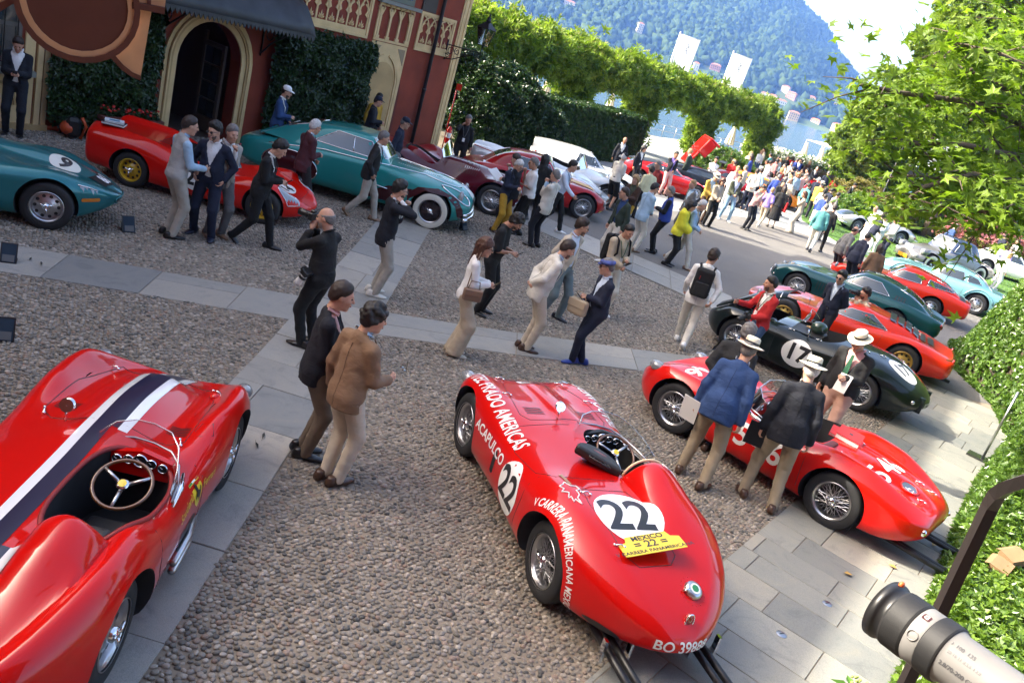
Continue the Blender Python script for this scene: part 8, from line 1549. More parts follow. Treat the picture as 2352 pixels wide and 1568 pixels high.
wg=thing('unseen_hotel_wing','unseen ochre-red hotel wing added behind the viewpoint to deepen reflections and shade','building',(-3,-4.2,0));MB().box((-22,-8,0),(16,0,12.5)).obj('wall',M_STUC,wg);MB().box((-22.6,-8.6,12.502),(16.6,0.7,12.75)).obj('eaves',M_CREAM,wg);MB().box((-22.4,-8.4,12.751),(16.4,0.5,13.6)).obj('roof',MATS['roof_tiles'],wg)  # unseen wing, added to darken car reflections and cut the sky fill
for i in range(9):
 for j in range(3):w_=MB().box((-20+4*i,0.002,1.2+3.9*j),(-18.4+4*i,0.06,3.6+3.9*j)).obj('window',MATS['old_frame'],wg);MB().box((-19.9+4*i,0.0605,1.3+3.9*j),(-18.5+4*i,0.07,3.5+3.9*j)).obj('pane',M_GLASS,w_)
def leafcluster(name,mat,n,L,W,seed,flat=0.5,quad=True):
 r=random.Random(seed);V=[];F=[]
 for i in range(n):
  a=2*math.pi*i/n+r.uniform(-.5,.5);t=r.uniform(0.15,1.2)*(1-flat)+r.uniform(0.9,1.5)*flat;l=L*r.uniform(.7,1.15);w=W*r.uniform(.8,1.2)
  d=Vector((math.cos(a)*math.sin(t),math.sin(a)*math.sin(t),math.cos(t)));sd=d.cross(Vector((0,0,1)));
  if sd.length<1e-3:sd=Vector((1,0,0))
  sd.normalize();nn=sd.cross(d).normalized();tw=r.uniform(-.7,.7);sd2=sd*math.cos(tw)+nn*math.sin(tw);up=sd2.cross(d);o=Vector((r.uniform(-.2,.2)*L,r.uniform(-.2,.2)*L,r.uniform(-.2,.2)*L));b=len(V)
  V+=[o,o+d*l*0.45+sd2*w+up*w*0.35,o+d*l-up*l*0.12,o+d*l*0.45-sd2*w+up*w*0.35];F+=[(b,b+1,b+2),(b,b+2,b+3)]
 return mesh(name,V,F,mat)
def planeleaf(name,mat):
 P=[];tips=[(-100,.62),(-50,.85),(0,1.0),(50,.85),(100,.62)]
 for i,(a,l)in enumerate(tips):
  t=R_(90+a);P+=[(l*0.62*math.cos(t-R_(11)),l*0.62*math.sin(t-R_(11))),(l*math.cos(t),l*math.sin(t)),(l*0.62*math.cos(t+R_(11)),l*0.62*math.sin(t+R_(11)))]
  if i<4:t2=R_(90+a+25);P.append((0.42*math.cos(t2),0.42*math.sin(t2)))
 V=[(0,0,0)]+[(x*0.5,y*0.5,-0.12*(x*x+y*y)+0.06*abs(x))for x,y in P];n=len(P)
 return mesh(name,V,[(0,1+i,2+i)for i in range(n-1)],mat)
def scat(name,P,D,size,piece,parent=None,jitter=0.5):
 n=len(P);D=D+rng.normal(0,jitter,(n,3));return scatter(name,P,dir_to_euler(D,rng.uniform(0,6.28,n)),size,piece,parent)
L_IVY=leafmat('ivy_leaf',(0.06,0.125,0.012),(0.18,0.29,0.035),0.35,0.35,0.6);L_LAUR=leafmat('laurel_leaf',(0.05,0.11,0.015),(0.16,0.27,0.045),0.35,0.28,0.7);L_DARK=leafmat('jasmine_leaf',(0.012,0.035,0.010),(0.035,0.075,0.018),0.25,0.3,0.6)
L_WIST=leafmat('wisteria_leaf',(0.075,0.145,0.014),(0.30,0.40,0.055),0.5,0.5,0.4);L_WTOP=leafmat('wisteria_tip',(0.28,0.30,0.10),(0.42,0.40,0.18),0.4);L_HEDGE=leafmat('clipped_leaf',(0.018,0.05,0.012),(0.06,0.12,0.025),0.25,0.35,0.5)
L_PLANE=leafmat('plane_leaf',(0.09,0.17,0.012),(0.27,0.39,0.04),0.55,0.45,0.4);L_TREE=leafmat('park_leaf',(0.09,0.155,0.014),(0.27,0.36,0.055),0.4,0.45,0.4)
M_BARK=plain('bark',(0.10,0.075,0.055),0.9,var=0.35,vscale=9,bump=0.6,bscale=30);M_STEM=plain('green_stem',(0.10,0.12,0.03),0.8)
def edge_x(y):return np.interp(y,[p[1]for p in IVY_EDGE]+[18.8,21.9,25.8],[p[0]for p in IVY_EDGE]+[10.0,11.2,14.2])
def bank_h(x,y):
 s=np.clip(x-edge_x(y),0,None);hill=np.clip((y-9.2)/4.2,0,1)**1.4*np.clip((20.8-y)/2.6,0,1)**0.7
 return 0.10+0.16*np.clip(s/0.25,0,1)+0.10*s*np.clip((9-y)/5,0.2,1)*0.4+2.75*hill*np.clip(s/0.55,0,1)**0.6
gx,gy=np.meshgrid(np.linspace(0,8,60),np.linspace(1.8,21.8,120));ex_=edge_x(gy)+gx;V=np.stack([ex_,gy,np.maximum(bank_h(ex_,gy)-0.14,0.02)*(gx>0.02)],-1).reshape(-1,3);I=np.arange(gx.size).reshape(gx.shape);F=np.stack([I[:-1,:-1],I[:-1,1:],I[1:,1:],I[1:,:-1]],-1).reshape(-1,4)
so=obj('planted_bank',mesh('planted_bank',V,F,plain('leaf_litter',(0.05,0.038,0.022),0.95,var=0.4,vscale=6,bump=0.6,bscale=40),True));so['kind']='structure'
def bank_points(n,ylo,yhi,smax):
 y=rng.uniform(ylo,yhi,n);s=rng.random(n)**1.3*smax;x=edge_x(y)+s-0.05;z=bank_h(x,y);e=0.03;dx=(bank_h(x+e,y)-z)/e;dy=(bank_h(x,y+e)-z)/e
 P=np.stack([x,y,z-rng.random(n)*0.12],1);D=np.stack([-dx,-dy,np.ones(n)],1);k=in_view(P,0.6);st=np.sqrt(1+dx*dx+dy*dy);k&=rng.random(n)<st/3.0 if False else k
 return P[k],D[k]/np.linalg.norm(D[k],axis=1)[:,None]
P,D=bank_points(46000,1.9,12.0,7.0);o=scat('ivy_ground_cover',P,D,rng.uniform(0.75,1.25,len(P)),leafcluster('ivy_piece',L_IVY,6,0.085,0.026,1,0.7),None,0.35);tag(o,'sunlit leafy ground cover on the bank beside the terrace','ground cover',kind='stuff')
P,D=bank_points(60000,9.5,21.5,6.5);lh=thing('laurel_hedge','tall sunlit laurel hedge rising beside the terrace','hedge',(10.5,16,0));wp_=np.array([10.5,16,0])
o=scat('foliage',P-wp_,D,rng.uniform(0.75,1.3,len(P)),leafcluster('laurel_piece',L_LAUR,6,0.10,0.028,2,0.5),lh,0.4)
for i in range(14):y=rng.uniform(12,19.5);x=float(edge_x(y))+rng.uniform(0.5,1.6);MB().tube([(x-10.5,y-16,0),(x-10.5+rng.uniform(-.2,.2),y-16,float(bank_h(x,y))*0.9)],[0.03,0.01],6).obj('stem',M_BARK,lh,True)
sg_=thing('hydrangea_sprig','pale green flower sprig at the foot of the handrail','plant',gp(1965,1568,0.9));MB().tube([(0,0,-0.9),(0,0,0)],0.006,6).obj('stem',M_STEM,sg_,True)
for i in range(5):a=i*1.3;MB().add([(0,0,-0.06),(0.07*math.cos(a),0.07*math.sin(a),-0.03),(0.15*math.cos(a+.2),0.15*math.sin(a+.2),-0.06),(0.09*math.cos(a+.5),0.09*math.sin(a+.5),-0.05)],[(0,1,2,3)]).obj('leaf',plain('sprig_leaf',(0.06,0.14,0.02),0.5),sg_)
for i in range(16):MB().ball((rng.normal(0,.03),rng.normal(0,.03),0.01+rng.random()*0.02),0.011,6,4).obj('floret',plain('floret',(0.35,0.42,0.10),0.6),sg_,True)
def wall_hedge(label,a0,a1,z0,z1,th,n):
 t=thing('wall_shrub',label,'shrub',vw((a0+a1)/2,0.05,0),math.atan2(VD.y,VD.x));w=(a1-a0)/2
 x=rng.uniform(-w,w,n);z=rng.uniform(z0,z1,n);lump=0.10*np.sin(x*5+z*3)+0.08*np.sin(z*7-x*2);edge=np.minimum(np.minimum(x+w,w-x),z1-z)/0.35;y=(th+lump)*np.clip(edge,0.15,1)**0.5*(0.55+0.45*rng.random(n)**0.4)
 x+=rng.normal(0,.05,n);z+=rng.normal(0,.06,n);P=np.stack([x,y,z],1);D=np.stack([np.sign(x)*np.clip(1-edge,0,1),np.ones(n),np.full(n,0.45)],1)
 scat('foliage',P,D,rng.uniform(0.8,1.3,n),leafcluster('jasmine_piece',L_DARK,6,0.085,0.024,3,0.5),t,0.45)
 MB().prism([(-w*0.92,z0),(w*0.92,z0),(w*0.92,z1*0.95),(-w*0.92,z1*0.95)],0.0,th*0.45,'y').obj('shade_core',plain('core_shade',(0.012,0.02,0.008),0.95),t,fix=True)  # solid near-black block; its colour stands in for shade among the leaves
 for k in range(5):MB().tube([(-w*0.8+k*w*0.4,0.12,0),(-w*0.8+k*w*0.4,0.1,z1*0.8)],0.02,6).obj('stem',M_BARK,t,True)
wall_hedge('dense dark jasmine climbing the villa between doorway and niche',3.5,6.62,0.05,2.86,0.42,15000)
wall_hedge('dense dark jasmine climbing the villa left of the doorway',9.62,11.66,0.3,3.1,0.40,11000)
ge=rng.uniform(-1,1,(500,3));P=np.stack([ge[:,0]*0.58,ge[:,1]*0.22,0.50+0.14*np.abs(ge[:,2])],1);scat('geranium_leaves',P[:380],np.tile([0,0.3,1.0],(380,1)),rng.uniform(.8,1.2,380),leafcluster('geranium_piece',L_DARK,5,0.07,0.03,4),pl_)
for i in range(46):q=(rng.uniform(-.58,.58),rng.uniform(-.05,.24),rng.uniform(0.60,0.72));MB().ball(q,(0.03,0.03,0.022),7,5).obj('geranium_flower',plain('geranium_red',(0.50,0.02,0.012),0.6),pl_,True)
def blob_pts(c,r,n,shell=0.55):
 d=rng.normal(size=(n,3));d/=np.linalg.norm(d,axis=1)[:,None];k=(shell+(1-shell)*rng.random(n))**(1/2.0);lump=1+0.16*np.sin(d[:,0]*5+c[0])*np.sin(d[:,1]*6+c[1])+0.12*np.sin(d[:,2]*9+d[:,0]*4)
 return np.array(c)+d*np.array(r)*(k*lump)[:,None],d
def bush(name,label,cat,base,blobs,piece,size,dens,stems=4,flowers=None,zmin=0.03,group=None):
 t=thing(name,label,cat,base,0,group);Ps,Ds=[],[]
 for c,r in blobs:
  n=int(dens*(r[0]*r[1]+r[0]*r[2]+r[1]*r[2])*4.2);p,d=blob_pts(c,r,n);k=p[:,2]>zmin;Ps.append(p[k]);Ds.append(d[k])
 P=np.concatenate(Ps);D=np.concatenate(Ds);D[:,2]+=0.35;scat('crown' if cat=='tree' else 'foliage',P,D,rng.uniform(size*0.75,size*1.25,len(P)),piece,t,0.55)
 return t
def tree_trunk(t,h,r,blobs,bend=0.0):
 MB().tube([(0,0,-0.05),(bend*0.3,0,h*0.4),(bend,0,h)],[r*1.25,r,r*0.6],10).obj('trunk',M_BARK,t,True)
 for c,rr in blobs:MB().tube([(bend*0.8,0,h*0.85),(c[0]*0.5+bend*0.5,c[1]*0.5,(h+c[2])/2),(c[0]*0.9,c[1]*0.9,c[2])],[r*0.45,r*0.3,r*0.08],7).obj('limb',M_BARK,t,True)
pc_tree=leafcluster('park_piece',L_TREE,9,0.30,0.10,5,0.4);pc_bush=leafcluster('bush_piece',L_LAUR,7,0.12,0.035,6,0.5);pc_hedge=leafcluster('hedge_piece',L_HEDGE,8,0.09,0.03,7,0.5);pc_dark=leafcluster('dark_piece',L_DARK,7,0.13,0.04,8,0.5);pc_plane=planeleaf('plane_piece',L_PLANE)
def P3(x,y,d):q=at_dist(x,y,d);return q
hd=thing('clipped_hedge','square clipped dark green hedge in front of the pergola','hedge',(0.4,38.2,0),math.atan2(6.9,4.3));n=12000;u=rng.uniform(-4.1,4.1,n);fsel=rng.random(n);v=np.where(fsel<0.55,-0.62,rng.uniform(-0.62,0.62,n));z=np.where(fsel<0.55,rng.uniform(0,2.15,n),2.15);e=rng.random(n)<0.06;u[e]=np.sign(u[e])*4.1;z[e]=rng.uniform(0,2.15,e.sum())
P=np.stack([u,v,z],1)+rng.normal(0,0.045,(n,3));D=np.stack([u*0.02,np.where(fsel<0.55,-1.0,0),np.where(fsel<0.55,0.35,1)],1);scat('foliage',P,D,rng.uniform(.9,1.4,n),pc_hedge,hd,0.4);MB().box((-4.05,-0.56,0),(4.05,0.56,2.08)).obj('shade_core',MATS['core_shade'],hd)  # the dark block within the hedge carries its inner shade as colour
b=[((0,0,1.3),(1.3,1.2,1.5)),((1.0,0.7,1.5),(1.1,1.0,1.3)),((0.4,1.2,2.1),(1.2,1.1,1.0)),((-1.2,0.8,1.8),(1.2,1.2,1.5)),((2.0,1.6,1.1),(0.9,0.9,1.0))]
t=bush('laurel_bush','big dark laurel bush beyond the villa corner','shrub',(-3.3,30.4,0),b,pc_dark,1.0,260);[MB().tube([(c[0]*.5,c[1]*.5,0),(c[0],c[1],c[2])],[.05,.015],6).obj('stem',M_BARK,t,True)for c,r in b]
bn_=thing('stone_bench','pale stone bench in front of the planting','bench',gp(1185,322,0)+Vector((0,0.3,0)),0.1);MB().box((-0.9,-0.22,0.40),(0.9,0.22,0.48)).obj('seat',M_SLAB,bn_)
for x in(-0.7,0.7):MB().box((x-0.08,-0.18,0),(x+0.08,0.18,0.399)).obj('leg',M_SLAB,bn_)
for lab,px_,dd,rr in(('feathery light green shrub beside the stone bench',(1215,335),33.5,0.55),('low bushy green plant at the foot of the clipped hedge',(1225,300),35,0.6),('loose leafy shrub behind the bench with small gaps',(1200,225),37.5,1.1),('loose sunlit shrub at the back beside the first pergola column',(1235,225),39,0.9)):
 q=gp(px_[0],px_[1],0);az=Vector((q.x,q.y,0)).normalized()*dd;bush('garden_shrub',lab,'shrub',az,[((0,0,rr*0.9),(rr,rr,rr)),((rr*.6,.2,rr*1.3),(rr*.6,rr*.6,rr*.7))],pc_bush,0.9,130)
pot=thing('terracotta_pot','large terracotta pot on the garden wall','pot',at_dist(1183,250,37)-Vector((0,0,0.3)),0);MB().lathe([(0.002,0),(0.22,0),(0.34,0.5),(0.38,0.52),(0.38,0.6),(0.30,0.6),(0.28,0.4)],20).obj('pot',plain('terracotta',(0.42,0.17,0.08),0.8),pot,True);MB().box((-1.5,-0.3,-1.9),(1.5,0.3,0)).obj('stone_pedestal',M_SLAB,pot)
lp=thing('leaning_post','slim grey metal post beside the laurel','post',gp(1105,332,0));MB().tube([(0,0,0),(0.05,0,2.3)],0.04,10).obj('pole',M_ALU,lp,True);MB().lathe([(0.002,0.03),(0.12,0.03),(0.12,0.0)],14).obj('foot',M_ALU,lp)
PG=[(-6.6,33.6),(-4.1,38.0),(-0.8,43.6),(3.1,49.5),(7.7,56.4),(13.0,63.4)]
M_PCOL=plain('pergola_stone',(0.20,0.17,0.13),0.85,var=0.3,vscale=4,bump=0.4,bscale=20);M_BEAM=plain('old_beam',(0.075,0.055,0.04),0.85,var=0.3,vscale=8)
pg=thing('pergola','long stone-columned pergola with dark timber beams','pergola',(0,45,0))
for i,(x,y)in enumerate(PG):MB().lathe([(0.34,0),(0.34,0.25),(0.26,0.3),(0.24,2.5),(0.32,2.6),(0.34,2.8)],14,'z',(x,y-45,0),True).obj('column',M_PCOL,pg,True)
for(x0,y0),(x1,y1)in zip(PG,PG[1:]):MB().tube([(x0,y0-45,2.95),(x1,y1-45,2.95)],0.16,4).obj('beam',M_BEAM,pg)
L_=0
for(x0,y0),(x1,y1)in zip(PG,PG[1:]):
 for k in range(6):t_=(k+0.5)/6;x,y=x0+(x1-x0)*t_,y0+(y1-y0)*t_;MB().tube([(x+0.5,y-45-0.3,3.16),(x-1.6,y-45+1.1,3.16)],0.06,4).obj('rafter',M_BEAM,pg)
wv=thing('wisteria','bright green wisteria smothering the pergola top and columns','climber',(0,45,0));Ps,Ds=[],[]
for(x0,y0),(x1,y1)in zip(PG,PG[1:]):
 n=3800;t_=rng.random(n);ph=rng.uniform(0,6.28,n);rr=rng.random(n)**0.45;lum=1+0.30*np.sin(t_*15+x0)+0.25*np.sin(t_*33+y0)*np.sin(ph*2)+0.15*np.sin(t_*61);x=x0+(x1-x0)*t_;y=y0+(y1-y0)*t_;off=np.cos(ph)*rr*1.0;z=3.78+np.sin(ph)*rr*np.where(np.sin(ph)<0,0.52,0.70)*lum-0.35*np.clip(np.sin(t_*24+x0*3),0,1)*(np.sin(ph)<0)*rr
 P=np.stack([x+off*0.8,y-45-off*0.55,z],1);D=np.stack([np.cos(ph)*0.8,-np.cos(ph)*0.5,np.sin(ph)+0.25],1);Ps.append(P);Ds.append(D)
for i,(x,y)in enumerate(PG):
 n=2600 if i else 1200;h_=rng.random(n);ph=rng.uniform(0,6.28,n);r_c=(0.40+0.42*h_**1.5+0.10*np.sin(h_*9+i))*rng.random(n)**0.4;P=np.stack([x+np.cos(ph)*r_c,y-45+np.sin(ph)*r_c,0.4+2.9*h_],1);Ps.append(P);Ds.append(np.stack([np.cos(ph),np.sin(ph),np.full(n,.3)],1))
P=np.concatenate(Ps);D=np.concatenate(Ds);D/=np.maximum(.2,np.linalg.norm(D,axis=1))[:,None];P=P+D*rng.exponential(0.13,len(P))[:,None];pw=leafcluster('wisteria_piece',L_WIST,8,0.28,0.05,9,0.7);scat('foliage',P,D,rng.uniform(0.7,1.7,len(P)),pw,wv,0.7)
k=(P[:,2]>4.05)&(rng.random(len(P))<0.32);scat('highlight_tips',P[k]+np.array([0,0,.12]),D[k]*0.3+np.array([0,0,1]),rng.uniform(.6,1.0,k.sum()),leafcluster('tip_piece',L_WTOP,5,0.22,0.03,10,0.2),wv,0.5)  # paler tip leaves on top only; their colour paints in sunlit highlights
for i,(x,y)in enumerate(PG):MB().tube([(x+0.3,y-45-0.3,0),(x-0.2,y-45-0.32,1.0),(x+0.25,y-45-0.2,1.9),(x,y-45,2.9)],[.11,.09,.08,.06],8).obj('vine_stem',M_BARK,wv,True)
def park_tree(label,base,h,r,blobs,dens=9.0,size=1.0,bend=0):
 t=bush('park_tree',label,'tree',base,blobs,pc_tree,size,dens*2.0,group='trees along the lawn');tree_trunk(t,h,r,blobs,bend);return t
def gd(x,y,dd):q=ray(x,y);return Vector((q.x,q.y,0)).normalized()*dd
park_tree('tall light green tree standing at the far end of the lawn',gd(2110,380,62),5.0,0.35,[((0,0,6.5),(4.6,4.2,3.6)),((2.5,0,9.5),(4.4,4.0,3.6)),((-2.6,0,4.4),(3.2,3.0,2.6)),((1,0,3.6),(4.0,3.4,2.2)),((4.6,0,13.0),(3.4,3.2,3.0))])
park_tree('broad leafy tree behind the loudspeaker pole',gd(2190,400,55),4.5,0.35,[((0,0,6.5),(4.4,4.0,3.6)),((2.5,1,10.0),(4.0,4.0,3.4)),((-1.5,0,10.5),(3.4,3.2,3.2)),((3,0,4.5),(4.0,3.6,2.6)),((0.5,1,14),(3.2,3.2,3.2))])
park_tree('rounded tree with low branches near the lake wall',gd(2010,395,72),3.0,0.28,[((0,0,3.8),(3.6,3.4,2.5)),((2.8,0,6.0),(3.6,3.4,2.8)),((-1.2,0,2.4),(2.6,2.6,1.6)),((4.0,0,3.2),(4.0,3.4,2.2))])
park_tree('shady tree at the back right corner of the lawn',gd(2300,455,62),4.0,0.4,[((0,0,6.0),(5.0,4.6,3.6)),((4,1,8.0),(5.0,4.6,4.0)),((-4,1,7.0),(3.6,3.6,3.2)),((2,0,11.5),(4.6,4.4,3.6))])
pt=thing('plane_tree','plane tree reaching over the lawn with big lobed leaves','tree',(13.6,14.2,0));base=Vector((13.6,14.2,0));MB().tube([(0,0,0),(0.1,0,3),(0,0.1,7.5)],[0.42,0.34,0.22],12).obj('trunk',M_BARK,pt,True)
limbs=[[(2500,330,15.5),(2380,300,14.0),(2230,235,12.6),(2080,215,11.6),(1975,195,11.2)],[(2500,180,15.5),(2352,150,13.4),(2250,110,12.4),(2190,100,12.0)],[(2500,430,15.5),(2352,420,13.0),(2230,400,12.0),(2120,430,11.4),(2070,470,11.2)],[(2500,60,15.5),(2400,70,14),(2330,40,13)],[(2500,350,15),(2340,360,13),(2200,330,12),(2090,330,11.6)],[(2500,300,15),(2380,240,14),(2280,190,13.2),(2180,165,12.8)],[(2500,470,14.5),(2380,470,12.6),(2300,480,12.2),(2220,490,12)]]
Ps,Ds=[],[]
for li,lm in enumerate(limbs):
 Q=[at_dist(x,y,d)-base for x,y,d in lm];st_=Vector((0,0,5.0+0.4*li));Q=[st_]+Q;MB().tube(Q,[0.11]+[0.06*(1-i/len(Q))+0.008 for i in range(1,len(Q))],8).obj('limb',M_BARK,pt,True)
 for i in range(1,len(Q)-1):
  for k in range(15):
   t_=rng.random();p0=Q[i].lerp(Q[i+1],t_);d=Vector(rng.normal(size=3));d.z=d.z*0.35-0.05;d.normalize();tl=rng.uniform(0.45,1.25);p1=p0+d*tl;p1.z-=0.12*tl
   if k%3==0:MB().tube([p0,p0.lerp(p1,.5)+Vector((0,0,.05)),p1],[0.014,0.010,0.004],5).obj('twig',M_BARK,pt,True)
   m=int(rng.integers(9,15));s_=rng.random(m);pts=np.array(p0)[None]+np.array(d)[None]*(s_*tl*1.1)[:,None]+rng.normal(0,0.13,(m,3));pts[:,2]-=0.05;Ps.append(pts);Ds.append(np.tile([rng.normal()*.2,rng.normal()*.2-0.15,1.0],(m,1)))
P=np.concatenate(Ps);D=np.concatenate(Ds);scat('crown',P,D,rng.uniform(0.19,0.34,len(P)),pc_plane,pt,0.5)
P,D=blob_pts((1.5,1.0,8.5),(3.8,4.2,2.6),1800,0.4);scat('crown',P,D+np.array([0,0,.6]),rng.uniform(.18,.3,len(P)),pc_plane,pt,0.5)
for i in range(16):q=Vector(P3(*[(2010,240),(1995,235),(2180,220),(2150,300),(2240,160),(2050,245),(2110,235),(2230,260)][i%8],11.6))-base+Vector((rng.normal()*.05,0,-rng.random()*.1));MB().ball(q,0.022,7,5).obj('seed_ball',plain('seed_brown',(0.05,0.04,0.02),0.9),pt,True)
L_RED=leafmat('azalea_flower',(0.55,0.02,0.06),(0.75,0.06,0.12),0.3);L_PINK=leafmat('pink_flower',(0.40,0.14,0.16),(0.50,0.24,0.25),0.3);L_OLIV=leafmat('olive_leaf',(0.14,0.13,0.035),(0.27,0.24,0.08),0.35)
q=gd(1930,430,58);t=bush('azalea_mound','vivid red azalea mound in full bloom','shrub',q,[((0,0,0.35),(1.9,1.4,0.75))],leafcluster('azalea_piece',L_RED,8,0.12,0.05,11,0.4),1.0,160)
q=gd(1985,430,56);bush('olive_shrub','bronze-green shrub beside the red azalea','shrub',q,[((0,0,0.8),(1.9,1.3,1.1)),((1.7,0,0.6),(1.3,1.1,.8))],leafcluster('olive_piece',L_OLIV,8,0.12,0.04,12,0.4),1.0,110)
q=gd(1985,450,52);bush('garden_shrub','round fresh green shrub in front of the bronze one','shrub',q,[((0,0,0.5),(1.3,1.0,.8))],pc_bush,1.2,110)
q=gd(2055,440,54);bush('olive_shrub','bronze-green shrub under the loudspeaker pole','shrub',q,[((0,0,0.6),(1.8,1.1,.9))],leafcluster('olive_piece2',L_OLIV,8,0.12,0.04,13,0.4),1.0,110)
q=gd(2160,505,56);bush('garden_shrub','mid green shrub at the lawn edge behind the vintage coupe','shrub',q,[((0,0,0.8),(2.0,1.2,1.2))],pc_bush,1.3,100)
q=gd(2270,530,52);bush('rhododendron','pink flowering rhododendron on the far lawn','shrub',q,[((0,0,0.9),(2.2,1.4,1.3)),((1.6,0,.7),(1.4,1.2,1.0))],leafcluster('rhodo_piece',L_PINK,8,0.13,0.05,14,0.4),1.0,35);bush('olive_shrub','bronze foliage around the pink rhododendron','shrub',q+Vector((0.3,-0.3,0)),[((0,0,0.6),(2.4,1.4,1.0))],leafcluster('olive_piece3',L_OLIV,8,0.12,0.04,15,0.4),1.0,60)
q=gd(1660,372,47);bush('garden_shrub','bright green shrub at the pergola foot behind the orange car','shrub',q,[((0,0,0.7),(1.6,1.2,1.0)),((1.2,.3,.5),(1.0,.8,.7))],pc_bush,1.2,110)
def mat_water():
 m,nt,p,out=_mat('lake_water');p.inputs['Base Color'].default_value=(0.03,0.07,0.10,1);p.inputs['Roughness'].default_value=0.12;p.inputs['Specular IOR Level'].default_value=0.6;p.inputs['IOR'].default_value=1.33
 tc=N(nt,'ShaderNodeTexCoord');n1=N(nt,'ShaderNodeTexNoise');n1.inputs['Scale'].default_value=0.9;n1.inputs['Detail'].default_value=6;n1.inputs['Roughness'].default_value=0.6;mp=N(nt,'ShaderNodeMapping');mp.inputs['Scale'].default_value=(0.5,1.0,1);nt.links.new(tc.outputs['Object'],mp.inputs[0]);nt.links.new(mp.outputs[0],n1.inputs['Vector'])
 b=N(nt,'ShaderNodeBump');b.inputs['Strength'].default_value=0.9;b.inputs['Distance'].default_value=0.35;nt.links.new(n1.outputs['Fac'],b.inputs['Height']);nt.links.new(b.outputs[0],p.inputs['Normal']);return m
wl=sheet('lake',[(-2600,40),(-200,30),(-6,48.2),(2,62.2),(22,86.2),(60,84.2),(170,74.2),(2600,30),(2600,2800),(-2600,2800)],-1.6,mat_water())
qw=[(-40,48),(-6,48),(2,62),(22,86),(60,84),(160,74)]
MBq=MB()
for(x0,y0),(x1,y1)in zip(qw,qw[1:]):MBq.add([(x0,y0,-2.4),(x1,y1,-2.4),(x1,y1,-0.03),(x0,y0,-0.03)],[(0,1,2,3)])
o=MBq.obj('quay',M_SLAB);o['kind']='structure'
az_t=np.radians([-60,-45,-30,-15,-5,3,8,10.6,13.2,15.2,16.8,19,22,27,35,50]);el_t=np.radians([5,6,7,7.5,8.0,8.2,7.6,6.7,5.1,3.4,2.4,1.7,1.3,1.5,1.9,1.6])
def mtn(az,s):
 """s 0 shore .. 1 ridge"""
 r=1350+s*1150;h=np.tan(np.interp(az,az_t,el_t))*(1350+1150)
 return r,-1.8+(h+2)*np.clip(s,0,1)**0.92+10*np.sin(az*60+s*5)*s*(1-s)*2+6*np.sin(az*140-s*11)*s
na,nsn=260,60;AZ,S=np.meshgrid(np.linspace(-0.95,0.75,na),np.linspace(0,1.25,nsn),indexing='ij');Rr,Zz=mtn(AZ,np.minimum(S,1));Zz=np.where(S>1,Zz-(S-1)*900,Zz);Rr=1350+S*1150;V=np.stack([Rr*np.sin(AZ),Rr*np.cos(AZ),Zz],-1).reshape(-1,3);I=np.arange(na*nsn).reshape(na,nsn);F=np.stack([I[:-1,:-1],I[1:,:-1],I[1:,1:],I[:-1,1:]],-1).reshape(-1,4)
o=obj('mountain',mesh('mountain',V,F,plain('mountain_soil',(0.035,0.065,0.02),0.95,var=0.3,vscale=0.01),True));o['kind']='structure'
n=26000;az=rng.uniform(-0.24,0.46,n);s=rng.random(n)**0.9*1.0;keep=(rng.random(n)<np.where((s<0.12),0.5,1.0));az,s=az[keep],s[keep];r,z=mtn(az,s);P=np.stack([r*np.sin(az),r*np.cos(az),z],1);k=in_view(P,0.05);P=P[k];FPTS=P
def z3_(x,y):return(1548+x*0.3418,y*0.3418)
FH=[('white villa with two rows of windows high above the far shore',(750,605),0.14,(13,9,9),(0.62,0.58,0.5)),('salmon pink house on the far shore',(790,645),0.12,(16,10,9),(0.50,0.22,0.16)),('tall narrow white house left of the village',(598,650),0.12,(9,8,10),(0.68,0.66,0.60)),('white house with balconies beside the narrow one',(657,667),0.10,(13,9,11),(0.70,0.68,0.62)),('low white building below the white houses',(720,688),0.07,(16,8,5),(0.7,0.68,0.62)),('long ochre house in the trees',(915,663),0.10,(18,9,6),(0.55,0.42,0.26)),('pale block-shaped house at the end of the village',(1072,675),0.11,(14,10,13),(0.60,0.56,0.54)),('white house below the pale block',(1058,712),0.07,(13,9,8),(0.68,0.66,0.62)),('ochre villa with brown roof above the meadow',(800,780),0.045,(16,11,11),(0.50,0.36,0.2)),('small house with bright orange roof by the water',(950,815),0.025,(14,9,4),(0.55,0.45,0.35)),('cream lakeside villa at the water edge',(1098,865),0.005,(16,12,11),(0.60,0.50,0.34)),('red-brown house in the trees behind the flag',(278,455),0.10,(17,10,8),(0.42,0.2,0.15)),('white house half hidden behind the first flag',(147,447),0.11,(9,8,10),(0.65,0.62,0.56)),('tall pale house alone in the forest',(-230,190),0.26,(10,9,14),(0.55,0.5,0.46)),('wide pale house high in the forest',(-700,32),0.30,(20,10,8),(0.5,0.46,0.44)),('orange-roofed villa on the water at the right',(1240,905),0.0,(14,10,8),(0.55,0.42,0.3))]
HPOS=[];P=FPTS;M_FWIN=plain('far_window',(0.04,0.05,0.06),0.3);M_FROOF=plain('far_roof',(0.30,0.11,0.06),0.85,var=0.2);M_FROOF2=plain('far_roof_orange',(0.55,0.16,0.05),0.85)
